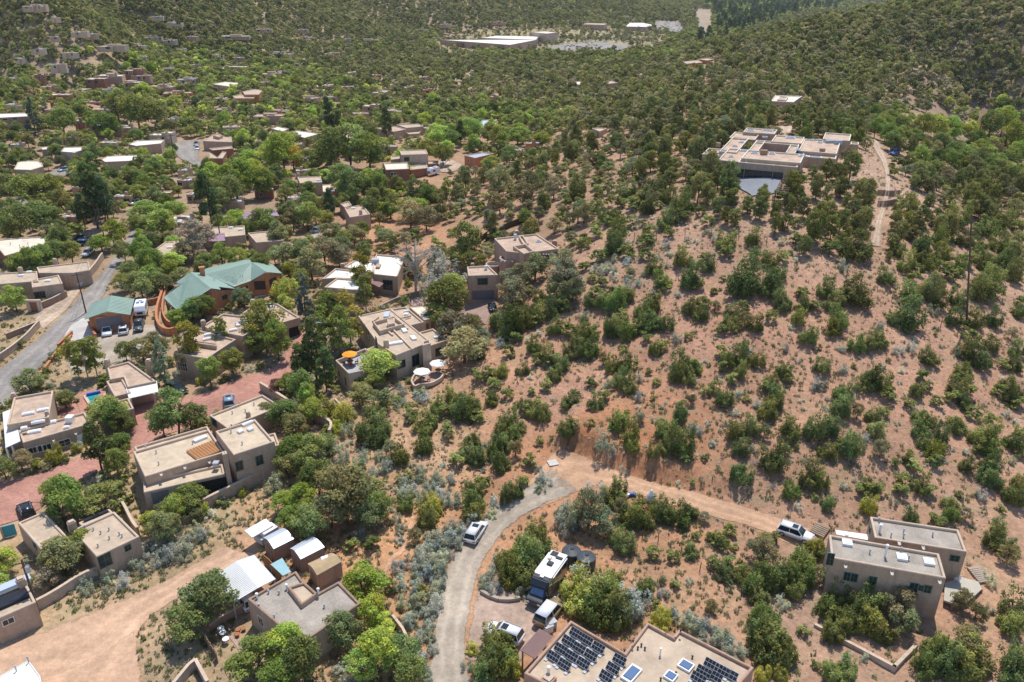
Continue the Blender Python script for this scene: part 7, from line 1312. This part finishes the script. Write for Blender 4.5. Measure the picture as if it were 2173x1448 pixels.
# larger trees of the neighbourhood: native picture coordinates
plants("""180,775,46,A 160,770,44,A 198,765,44,A 62,812,62,O 138,850,44,O 225,872,80,D 262,900,50,D 240,890,60,D 252,952,56,D 207,965,58,K 372,893,84,D 345,905,70,D 402,890,64,D 350,788,60,B 300,745,58,O 328,738,48,O 266,752,38,D 402,748,56,A 400,765,30,A 478,752,48,D 445,797,52,D 492,772,54,D 468,722,40,A 560,700,84,D 588,735,72,D 536,728,60,D 132,1075,100,D 120,1060,70,D 215,1062,84,O 248,990,54,D
8,1000,48,D 48,985,46,R 82,985,28,D 114,967,36,l 162,953,20,l 405,1055,70,D 372,1085,56,L 350,1128,66,O 320,1112,50,L 345,1090,50,O 132,1185,92,O 165,1160,70,D 100,1225,60,R 4,1190,70,L 0,1240,40,L 438,1282,118,O 400,1330,90,O 545,1410,100,D 600,1385,100,L 645,1415,90,D 590,1450,80,D 725,1350,80,O 690,1300,.1 768,1235,92,L 800,1398,90,L 770,1420,70,L 850,1395,80,D 740,1420,60,s 795,1310,70,L 820,1330,60,L 872,1440,70,D
600,880,64,D 625,905,60,O 568,875,50,O 665,878,58,L 700,868,56,l 730,878,48,l 668,760,72,K 690,800,50,K 640,790,50,K 615,815,50,D 590,822,40,M 640,835,60,D 655,850,50,L 705,690,60,A 742,690,60,A 725,720,60,A 690,715,48,A 755,640,46,L 770,596,50,A 775,630,40,A 645,645,50,B 690,640,46,D 608,655,42,L 615,625,50,L 410,663,56,D 432,655,50,D 378,680,46,L 516,638,46,O 594,615,40,l 640,600,40,D
802,778,78,L 790,800,60,L 945,645,84,D 962,620,60,L 930,670,60,D 985,735,90,d 960,710,70,d 1000,700,60,d 880,580,80,T 935,560,60,s 960,580,60,s 910,600,50,s 985,525,84,D 1005,553,56,D 970,550,56,D 1108,592,56,d 1135,572,60,d 1075,600,56,d 1088,628,60,d 1190,562,56,d 1200,590,60,d 1215,620,50,d 1180,610,50,d
668,982,80,D 625,960,84,D 610,990,64,D 690,950,56,D 735,1062,120,O 700,1090,90,O 770,1050,90,O 650,1070,80,L 800,1085,70,D 622,1105,64,L 600,1070,50,L 588,1030,44,s 675,1030,70,D 780,1105,60,O 660,1120,80,O
410,520,74,R 390,540,50,R 320,565,52,D 362,552,56,L 280,580,50,D 300,612,58,O 340,602,48,O 385,590,46,O 262,600,46,D 240,500,64,L 212,515,56,L 262,540,50,O 212,412,78,D 198,440,66,K 224,440,60,K 185,400,50,K 175,455,40,K 308,450,66,L 342,478,76,L 370,445,56,L 330,430,50,O 140,440,58,O 40,480,80,D 90,462,84,D 120,540,60,D 95,545,60,D 150,540,50,D 60,405,90,D 18,400,70,D 105,410,60,D 444,442,66,K 470,430,50,O
500,385,96,L 455,372,70,L 540,372,60,L 600,335,84,L 560,345,60,L 620,335,58,Y 530,335,58,L 700,330,90,D 742,318,96,D 780,330,84,D 660,340,60,D 720,375,66,D 770,400,60,D 800,395,60,D 745,395,66,D 655,430,50,D 620,472,56,O 650,462,66,D 702,440,36,K 592,500,60,O 642,540,60,O 690,545,60,d 750,500,56,O 820,500,50,O 870,462,56,d 905,470,50,d 560,395,60,D 490,412,66,D 700,500,60,O 560,470,70,D 520,480,40,D 600,550,50,d 660,570,60,d 720,545,50,d 770,540,50,O
302,192,46,L 290,238,80,D 250,232,70,D 225,262,70,D 330,245,60,O 180,232,48,D 70,262,40,B 98,238,20,B 130,260,60,D 160,300,60,O 820,270,38,K 700,258,44,K 720,270,30,K 1040,345,44,D 1080,335,40,D 1100,290,54,L 1150,295,44,L 1060,292,50,D 978,290,30,K 1000,280,60,L 960,300,44,D 930,290,60,L 905,320,50,D 940,330,50,D
10,620,40,Y 30,640,54,L 15,600,40,L 45,620,40,L 60,570,60,D 90,560,50,D 40,570,50,D 1990,268,66,L 1960,272,54,L 2020,280,54,L 2105,270,60,D 2140,300,66,L 2070,300,50,D 2160,330,60,L 2090,320,44,L 2130,265,60,L 1942,288,40,D 560,110,.1""".replace('690,1300,.1', '').replace('560,110,.1', ''))
def fill_poly(poly, n, k, lo, hi):
    x0, x1 = min(q[0] for q in poly), max(q[0] for q in poly); y0, y1 = min(q[1] for q in poly), max(q[1] for q in poly); c = 0
    while c < n:
        x, y = rp.uniform(x0, x1), rp.uniform(y0, y1)
        if inside((x, y), poly): plants('%.1f,%.1f,%.1f,%s' % (x, y, rp.uniform(lo, hi), k)); c += 1
fill_poly([(960, 1110), (995, 1130), (945, 1190), (925, 1290), (905, 1448), (868, 1448), (860, 1330), (880, 1240), (890, 1160)], 90, 's', 14, 30)
fill_poly([(700, 950), (800, 960), (960, 1030), (990, 1070), (900, 1080), (760, 1000)], 34, 's', 12, 24)
fill_poly([(640, 940), (720, 930), (740, 980), (700, 1010), (640, 990)], 14, 's', 14, 26)
fill_poly([(140, 1240), (240, 1190), (330, 1150), (420, 1110), (440, 1130), (360, 1190), (250, 1250), (140, 1290)], 26, 's', 14, 30)
fill_poly([(330, 1120), (400, 1150), (390, 1180), (330, 1200), (280, 1200)], 10, 's', 26, 38)
fill_poly([(1180, 1080), (1290, 1050), (1310, 1060), (1190, 1110)], 14, 's', 14, 24)
fill_poly([(1200, 640), (1330, 480), (1420, 430), (1480, 470), (1440, 560), (1300, 640)], 60, 's', 8, 18)
fill_poly([(1450, 1330), (1560, 1400), (1600, 1380), (1480, 1300)], 14, 's', 16, 28)
fill_poly([(820, 960), (960, 900), (1120, 1000), (1000, 1080)], 20, 's', 8, 16)
fill_poly([(1040, 800), (1180, 760), (1560, 640), (1800, 700), (2170, 760), (2170, 1080), (1850, 1080), (1450, 960), (1100, 900)], 130, 's', 5, 13)
# ================================================================= scattered woods of the middle and far ground
print('hand placed plants', len(PL))
zone_px = [  # polygon, spacing factor, cover, mix
 ([(0, 1448), (0, 600), (2173, 600), (2173, 1448)], None, 0, None),
 ([(900, 560), (1000, 480), (830, 560), (800, 520), (900, 480), (1000, 440), (1080, 455), (1060, 500)], 4.5, .25, 'sg'),
 ([(1040, 640), (1130, 620), (1300, 470), (1340, 380), (1080, 420), (1000, 430), (1200, 520)], 3.9, .78, 'gdgsp'),
 ([(1340, 390), (1500, 395), (1500, 450), (1330, 470)], 3.8, .85, 'ppgd'),
 ([(1490, 385), (1560, 370), (1850, 390), (1880, 470), (1800, 560), (1700, 540), (1560, 470)], 4.0, .86, 'ppppg'),
 ([(1850, 390), (1870, 600), (2000, 640), (2173, 640), (2173, 380)], 4.3, .62, 'ppgdp'),
 ([(1830, 300), (2173, 330), (2173, 390), (1850, 395)], 4.6, .85, 'pdgDd'),
 ([(1890, 235), (2173, 225), (2173, 345), (1940, 320)], 6.5, .75, 'LLDODd'),
 ([(1380, 290), (1500, 240), (1640, 230), (1850, 250), (1860, 330), (1820, 400), (1480, 400), (1360, 340)], 4.2, .95, 'ppgpd'),
 ([(940, 480), (1000, 330), (1200, 300), (1400, 270), (1500, 300), (1480, 390), (1300, 400), (1060, 470)], 4.2, .95, 'gdpdg'),
 ([(1180, 300), (1300, 180), (1500, 100), (1700, 30), (2173, 10), (2173, 260), (1900, 250), (1500, 260), (1300, 320)], 4.5, .92, 'pdpdd'),
 ([(0, 560), (0, 230), (1180, 230), (1180, 310), (950, 440), (800, 540), (640, 600), (300, 640), (240, 520), (0, 600)], 4.5, .90, 'DDOLDdpODLgg'),
 ([(0, 230), (0, 110), (540, 110), (800, 200), (800, 240)], 4.7, .92, 'DOdpdpLD'),
 ([(780, 240), (540, 120), (900, 120), (1300, 150), (1300, 240), (1000, 280)], 4.9, .85, 'pdpOd'),
 ([(930, 120), (1180, 118), (1400, 112), (1420, 75), (1300, 62), (1050, 62), (925, 78)], 5.0, .55, 'ssgd'),
 ([(1480, 95), (1500, 0), (1820, 0), (1760, 40), (1600, 85)], 6.0, .95, 'DLODKD'),
 ([(0, 125), (0, -60), (2173, -60), (2173, 30), (1900, 20), (1500, 20), (1450, 80), (1380, 60), (1100, 55), (800, 100), (560, 120)], 4.6, .92, 'pdpdpO'),
 ([(-10, 330), (-10, -60), (2180, -60), (2180, 330)], 4.6, .85, 'pdODp'),
 ([(640, 600), (700, 380), (1100, 300), (1200, 500), (1100, 560), (900, 600)], 3.9, .92, 'gdpdgd'),
]
zone_px = [z for z in zone_px if z[1]]
zone_px[0] = ([(880, 562), (830, 552), (890, 508), (985, 462), (1045, 480), (990, 520)], 4.0, .30, 'sg')
CLEAR = [(1478, 20, 1512, 84), (1200, 92, 1330, 116), (370, 295, 450, 370), (905, 330, 1035, 372), (500, 425, 590, 470)]
for x_, y_ in ((1860, 330), (1868, 350), (1872, 372), (1878, 400), (1884, 425), (1868, 455), (1862, 480), (1855, 505), (1870, 520), (1866, 545), (1665, 280)):
    PROT.append((x_ - 13, y_ - 12, x_ + 13, y_ + 12, proj(at(x_, y_))[2]))
def near_ok(x, y, px, py, w_, dep):
    for q in BLK:
        if q[0] <= x <= q[2] and q[1] <= y <= q[3] and inside((x, y), q[4]): return False
    hw = w_ * .5 * FPX / dep; ht = w_ * 1.1 * FPX / dep
    for a in PROT:
        if dep < a[4] + 3 and px + hw * .55 > a[0] and px - hw * .55 < a[2] and py - ht * .8 < a[3] - (a[3] - a[1]) * .25 and py > a[1] and rp.random() < .93: return False
    return True
BLK = [(b[:, 0].min(), b[:, 1].min(), b[:, 0].max(), b[:, 1].max(), b) for b in BLOCK]
g = np.random.RandomState(21)
hand = np.array([[p[1], p[2], p[4]] for p in PL])
STONY = []
zone_bb = [(min(q[0] for q in z[0]), min(q[1] for q in z[0]), max(q[0] for q in z[0]), max(q[1] for q in z[0])) for z in zone_px]
cell = 4.0; y = 140.0; rows = 0; cand = []
while y < 2600:
    cell = 3.9 if y < 420 else 4.1 + (y - 420) / 380.0; xs = np.arange(-.74 * y - 20, .74 * y + 20, cell); xs = xs + g.uniform(-.48, .48, len(xs)) * cell; ys = y + g.uniform(-.48, .48, len(xs)) * cell; cand.append(np.c_[xs, ys, np.full(len(xs), cell)]); y += cell
y = 425.0
while y < 760:
    xs = np.arange(150, .74 * y + 20, 4.4); xs = xs + g.uniform(-.48, .48, len(xs)) * 4.4; cand.append(np.c_[xs, y + g.uniform(-2, 2, len(xs)), np.full(len(xs), 4.4)]); y += 4.4
y = 560.0
while y < 900:
    xs = np.arange(-.74 * y - 20, -.3 * y, 4.8); xs = xs + g.uniform(-.48, .48, len(xs)) * 4.8; cand.append(np.c_[xs, y + g.uniform(-2, 2, len(xs)), np.full(len(xs), 4.8)]); y += 4.8
cand = np.concatenate(cand); cz = hg(cand[:, 0], cand[:, 1]); dep_ = cand[:, 1] * cp - (cz - CH) * sp; upv = cand[:, 1] * sp + (cz - CH) * cp
cx = W0 / 2 + FPX * cand[:, 0] / dep_; cy = H0 / 2 - FPX * upv / dep_
FARP = []
for i in range(len(cand)):
    px, py = cx[i], cy[i]
    if not (-220 < px < 2400) or py > 660 or py < -40: continue
    x, y, cl = cand[i]; zz = None; qx = min(max(px, 1), 2172)
    if any(a[0] < px < a[2] and a[1] < py < a[3] for a in CLEAR): continue
    for z, bb in zip(zone_px, zone_bb):
        if bb[0] <= qx <= bb[2] and bb[1] <= py <= bb[3] and inside((qx, py), z[0]): zz = z; break
    if zz is None: continue
    _, spc, cov, mix = zz; clump = .5 + .5 * math.sin(x * .06 + 2 * math.sin(y * .045)) * math.sin(y * .052 + 1.5 * math.sin(x * .04)); pr = cov * (.84 + .24 * clump) * min(1, (cl / spc) ** 2)
    if rp.random() > pr: continue
    k = mix[int(rp.random() * len(mix))]; clm = math.sin(x * .021 + 1.1) * math.sin(y * .017)
    if clm > .3 and 'D' in mix and rp.random() < .5: k = 'D'
    base = {'g': 3.6, 'd': 4.6, 'p': 4.6, 's': 1.8, 'D': 5.9, 'L': 6.0, 'O': 5.6, 'K': 6.2, 'A': 5.0}[k]; w_ = base * rp.uniform(.62, 1.25) * (1 if y < 420 else 1.12 + (y - 420) / 1900)
    if y < 450 and len(hand):
        d2_ = (hand[:, 0] - x) ** 2 + (hand[:, 1] - y) ** 2; m = d2_.argmin()
        if d2_[m] < (hand[m, 2] * .38 + w_ * .28) ** 2: continue
    if not near_ok(x, y, px, py, w_, dep_[i]): continue
    FARP.append([k, x, y, float(cz[i]), w_, None, w_ * FPX / dep_[i]])
YP = [(0, 1250), (0, 600), (500, 590), (700, 560), (880, 560), (960, 640), (900, 840), (720, 930), (560, 1050), (300, 1160), (80, 1260)]
for _ in range(5200):
    px, py = rp.uniform(0, 960), rp.uniform(560, 1250)
    if not inside((px, py), YP): continue
    p = at(px, py); w_ = rp.choice([.6, .8, 1.1, 1.5, 2.2]) * rp.uniform(.8, 1.2); k = rp.choice('gglsdgs'); _, _, dp_ = proj(p)
    if w_ < 1: k = rp.choice('gsg')
    if math.sin(p[0] * .35 + 2 * math.sin(p[1] * .2)) * math.sin(p[1] * .3) < -.05 or not near_ok(p[0], p[1], px, py, w_, dp_): continue
    d2_ = (hand[:, 0] - p[0]) ** 2 + (hand[:, 1] - p[1]) ** 2
    if math.sqrt(d2_.min()) < hand[d2_.argmin(), 2] * .3: continue
    FARP.append([k, p[0], p[1], p[2], w_, None, w_ * FPX / dp_])
print('scattered', len(FARP))
# small tufts and stones on the bare slopes: a few hand-sized plants per square metre become one ground-cover object
PL2 = [p for p in PL if not (p[0] in 'pg' and 1846 < proj(p[1:4])[0] < 1884 and 440 < proj(p[1:4])[1] < 590) and not (p[0] in 'gsldtOD' and any(q[0] <= p[1] <= q[2] and q[1] <= p[2] <= q[3] and inside((p[1], p[2]), q[4]) for q in []))]
ALL = PL2 + FARP
# ---------------------------------------------------------------- instancing of plants
cnt = {}; REST = {}; IND = []
hand_n = len(PL2)
order = sorted(range(len(ALL)), key=lambda i: -ALL[i][6] - (1000 if i < hand_n else 0))
CAP = {'g': 330, 's': 300, 'p': 300, 'd': 300, 'D': 260, 'L': 160, 'O': 160, 'K': 60}
for i in order:
    p = ALL[i]; k = p[0]; c = cnt.get(k, 0); vis = True
    if i >= hand_n:
        px, py, _ = proj((p[1], p[2], p[3] + 1)); vis = -10 < px < 2183 and -5 < py < 1460
    if c < CAP.get(k, 300) and vis: cnt[k] = c + 1; IND.append(p)
    else: REST.setdefault(k, []).append(p)
print(cnt, {k: len(v) for k, v in REST.items()})
def tint(k):
    c = INFO[k][1]; a = rp.uniform(.74, 1.26); b = rp.uniform(.94, 1.06) if k in 'RsTl' else rp.uniform(.86, 1.18); return (c[0] * a * b, c[1] * a, c[2] * a * rp.uniform(.8, 1.2), 1)
def place(p, far=False):
    k, x, y, z, w_, _, wpx = p; asp, col, nm, cat, ph, mk_, grp = INFO[k]; far = wpx < 17 and mk_ not in 'stKBA'
    ms = K['f' if far else mk_]; crown, trunk = ms[rp.randrange(len(ms))]; hh = w_ * asp * rp.uniform(.78, 1.22)
    if mk_ == 'g': sx = w_; sz = hh / .72
    elif mk_ in 'st': sx = w_; sz = hh / .75
    elif mk_ == 'b': sx = w_; sz = hh
    elif mk_ in 'A': sx = sz = w_ * 2.0
    elif mk_ in 'KB': sx = w_ * 1.55; sz = w_ * 1.9
    else: sx = w_ * 1.08; sz = hh * 1.08
    tip = (math.atan(0) if 0 else 0); rz = rp.uniform(0, 6.283)
    if trunk is None or far:
        o = bpy.data.objects.new(nm, crown); o.color = tint(k); top = o
    else:
        top = bpy.data.objects.new(nm, None); top.empty_display_size = .3; o = bpy.data.objects.new('crown', crown); o.color = tint(k); COL.objects.link(o); o.parent = top; t = bpy.data.objects.new('trunk', trunk); COL.objects.link(t); t.parent = top
    COL.objects.link(top); top.location = (x, y, z - .03 * hh); top.rotation_euler = (rp.uniform(-.05, .05), rp.uniform(-.05, .05), rz); top.scale = (sx, sx * rp.uniform(.85, 1.15), sz); top['category'] = cat
    if grp: top['group'] = grp
    sz_ = 'large' if wpx > 44 else 'small' if wpx < 22 else ''
    top['_auto'] = (sz_ + ' ' + ph).strip(); return top
for p in IND: place(p)
def gn_scatter(name, label, pts, meshes, cols, align=0):
    """pts: rows x,y,z,sx,sz ; one object carrying instances of a few source plants"""
    col = bpy.data.collections.new(name + '_source'); j = 0
    for m in meshes:
        for c in cols:
            mm = m
            if not name.startswith('loose'): mm = m.copy(); mm.materials[0] = leafmat(c)
            o = bpy.data.objects.new('%s_%02d' % (name, j), mm); col.objects.link(o); j += 1
    pts = np.array(pts, float); n = len(pts); me = bpy.data.meshes.new(name); me.vertices.add(n); me.vertices.foreach_set('co', pts[:, :3].astype(np.float32).ravel())
    a = me.attributes.new('ssc', 'FLOAT_VECTOR', 'POINT'); a.data.foreach_set('vector', np.c_[pts[:, 3], pts[:, 3], pts[:, 4]].astype(np.float32).ravel())
    a = me.attributes.new('rro', 'FLOAT_VECTOR', 'POINT'); a.data.foreach_set('vector', np.c_[g.normal(size=n) * .06, g.normal(size=n) * .06, g.rand(n) * 6.283].astype(np.float32).ravel())
    a = me.attributes.new('iid', 'INT', 'POINT'); a.data.foreach_set('value', g.randint(0, j, n).astype(np.int32))
    o = bpy.data.objects.new(name, me); COL.objects.link(o); tag(o, label, None, None, 'stuff')
    ng = bpy.data.node_groups.new(name, 'GeometryNodeTree'); ng.interface.new_socket('Geometry', in_out='INPUT', socket_type='NodeSocketGeometry'); ng.interface.new_socket('Geometry', in_out='OUTPUT', socket_type='NodeSocketGeometry')
    N = ng.nodes.new; L = ng.links.new; gi = N('NodeGroupInput'); go = N('NodeGroupOutput'); ip = N('GeometryNodeInstanceOnPoints'); ci = N('GeometryNodeCollectionInfo'); ci.inputs[0].default_value = col; ci.inputs['Separate Children'].default_value = True; ci.inputs['Reset Children'].default_value = True
    def na(nm_, ty): q = N('GeometryNodeInputNamedAttribute'); q.data_type = ty; q.inputs[0].default_value = nm_; return q.outputs['Attribute']
    L(gi.outputs[0], ip.inputs['Points']); L(ci.outputs[0], ip.inputs['Instance']); ip.inputs['Pick Instance'].default_value = True; L(na('iid', 'INT'), ip.inputs['Instance Index']); L(na('rro', 'FLOAT_VECTOR'), ip.inputs['Rotation']); L(na('ssc', 'FLOAT_VECTOR'), ip.inputs['Scale']); L(ip.outputs[0], go.inputs[0])
    mo = o.modifiers.new('scatter', 'NODES'); mo.node_group = ng; return o
SL = {'g': 'mass of smaller juniper bushes beyond the countable ones', 's': 'mass of small sage clumps on the slopes', 'd': 'distant woodland of gray-green junipers', 'p': 'distant woodland of dark piñon pines', 'D': 'distant canopy of leafy trees between houses', 'L': 'distant bright green tree canopy', 'O': 'distant olive-green tree canopy', 'K': 'distant dark conifers among houses'}
SN = {'g': 'bush_cover', 's': 'sage_cover', 'd': 'juniper_woodland', 'p': 'pinon_woodland', 'D': 'leafy_woodland', 'L': 'bright_woodland', 'O': 'olive_woodland', 'K': 'conifer_woodland'}
for k, v in REST.items():
    asp, c, nm, cat, ph, mk_, grp = INFO[k]; cols_ = [tuple(c[i] * 1.14 * f * (1.08 if i == 0 and f > 1 else 1) for i in range(3)) for f in (.78, .95, 1.1, 1.28)]
    q = [(x, y, z - .1, w_ * 1.08, w_ * asp * 1.08 if mk_ != 'K' else w_ * 1.7) for _, x, y, z, w_, _, wpx in v]
    gn_scatter(SN.get(k, 'plant_cover'), SL.get(k, 'small plants'), q, [m[0] for m in (K['f'] if mk_ not in 'Ks' else K[mk_])][:4], cols_)
# ground cover: tufts and stones
def cover():
    n = 64000; X = []; 
    px = g.uniform(-150, 2320, n); py = g.uniform(430, 1520, n); dd_ = []
    # uniform in world: sample in ground coordinates
    y = 45 + 200 * g.rand(n) ** .8; x = (g.rand(n) - .5) * 1.5 * y; z = hg(x, y); dep = y * cp - (z - CH) * sp; sx = W0 / 2 + FPX * x / dep; sy = H0 / 2 - FPX * (y * sp + (z - CH) * cp) / dep
    tp, st = [], []
    for i in range(n):
        if sx[i] < -200 or sx[i] > 2380: continue
        if sy[i] < 560 and sx[i] < 1180: continue
        if any(q[0] <= x[i] <= q[2] and q[1] <= y[i] <= q[3] and inside((x[i], y[i]), q[4]) for q in BLK): continue
        c = math.sin(x[i] * .11 + math.sin(y[i] * .13)) * math.sin(y[i] * .09 + 1)
        if sx[i] < 950 and 1000 < sy[i]:
            if rp.random() < .8: w_ = rp.uniform(.35, 1.1); tp.append((x[i], y[i], z[i] - .02, w_, w_ * .7))
        elif rp.random() < .34 + .3 * c: w_ = rp.uniform(.3, 1.05); tp.append((x[i], y[i], z[i] - .02, w_, w_ * .8))
        elif rp.random() < .75: w_ = rp.uniform(.15, .5) * (1.6 if rp.random() < .06 else 1); st.append((x[i], y[i], z[i] - w_ * .12, w_, w_ * rp.uniform(.5, .9)))
    gn_scatter('ground_tufts', 'small dry tufts and seedlings covering the slopes', tp, [m[0] for m in K['t']], [(.22, .24, .10), (.29, .27, .14), (.17, .20, .08), (.33, .31, .21)])
    ms = []
    for i in range(3):
        bm = bmesh.new(); bmesh.ops.create_icosphere(bm, subdivisions=1, radius=.5); gg = rs(200 + i)
        for v in bm.verts: v.co *= 1 + gg.normal() * .18
        me = bpy.data.meshes.new('stone'); bm.to_mesh(me); bm.free(); me.materials.append(M['rock']); ms.append(me)
    gn_scatter('loose_stones', 'loose red stones scattered over the slopes', st, ms, [(1, 1, 1)])
cover()
# ================================================================= haze
zmin = float(GZ.min()) - 1; zmax = max(float(GZ.max()) + 30, CH + 10)
hz = MB().box((0, 4300, (zmin + zmax) / 2), (26000, 10400, zmax - zmin)).mesh('haze', None); hm = bpy.data.materials.new('haze_air'); hm.use_nodes = True; hn = hm.node_tree; hn.nodes.clear()
vo = hn.nodes.new('ShaderNodeVolumePrincipled'); vo.inputs['Color'].default_value = (.93, .96, 1, 1); vo.inputs['Density'].default_value = HAZE; vo.inputs['Anisotropy'].default_value = .2; ho = hn.nodes.new('ShaderNodeOutputMaterial'); hn.links.new(vo.outputs[0], ho.inputs['Volume'])
hz.materials.append(hm); hobj = bpy.data.objects.new('haze', hz); COL.objects.link(hobj); tag(hobj, 'thin summer haze over the valley', None, None, 'stuff')
# ================================================================= labels
for px_, py_, t_ in ((2052, 688, 'the tall dark pole'), (1173, 984, 'the concrete slab'), (1381, 1062, 'the covered boat'), (1640, 1040, 'the gray dead brush'), (1840, 600, 'the upper wire fence'), (1840, 425, 'the stake gates'),
    (1897, 329, 'the blue pickup'), (1610, 395, 'the gray terrace'), (1480, 290, 'the red clay terrace'), (1340, 420, 'the rocky spur'), (1500, 700, 'the slope middle'), (1300, 800, 'the slope above the cut bank'), (1900, 850, 'the right slope'), (1600, 880, 'the slope above the track'), (2100, 1000, 'the right edge slope'), (900, 1120, 'the orange footpath'), (880, 480, 'the bare orange patch'), (2050, 290, 'the right valley')):
    q = at(px_, py_); LAND.append((q[0], q[1], t_))
tops = [o for o in COL.objects if o.parent is None and o.type in ('EMPTY', 'MESH')]
ORD = ['nearest', 'second nearest', 'third nearest', 'fourth nearest', 'fifth nearest', 'sixth nearest', 'seventh nearest', 'eighth nearest', 'ninth nearest', 'tenth nearest', 'eleventh nearest', 'twelfth nearest']
def side(dx, dy):
    return 'beyond' if dy > abs(dx) else 'in front of' if -dy > abs(dx) else 'right of' if dx > 0 else 'left of'
b_ = {}
for o in tops:
    if '_auto' in o.keys():
        x, y = o.location.x, o.location.y; L_ = min(LAND, key=lambda q: (q[0] - x) ** 2 + (q[1] - y) ** 2); dx, dy = x - L_[0], y - L_[1]
        b_.setdefault((o['_auto'], L_[2], side(dx, dy)), []).append((math.hypot(dx, dy), o))
for (ph, lm, sd_), v in b_.items():
    v.sort(key=lambda q: q[0])
    for i, (d, o) in enumerate(v):
        if len(v) == 1: t = '%s %s %s' % (ph, sd_, lm)
        elif i < 12: t = '%s, %s %s %s' % (ph, ORD[i], sd_, lm)
        else: t = '%s farther %s %s' % (ph, sd_, lm); o['group'] = t
        o['label'] = t; del o['_auto']
print('objects', len(COL.objects), 'tops', len(tops))
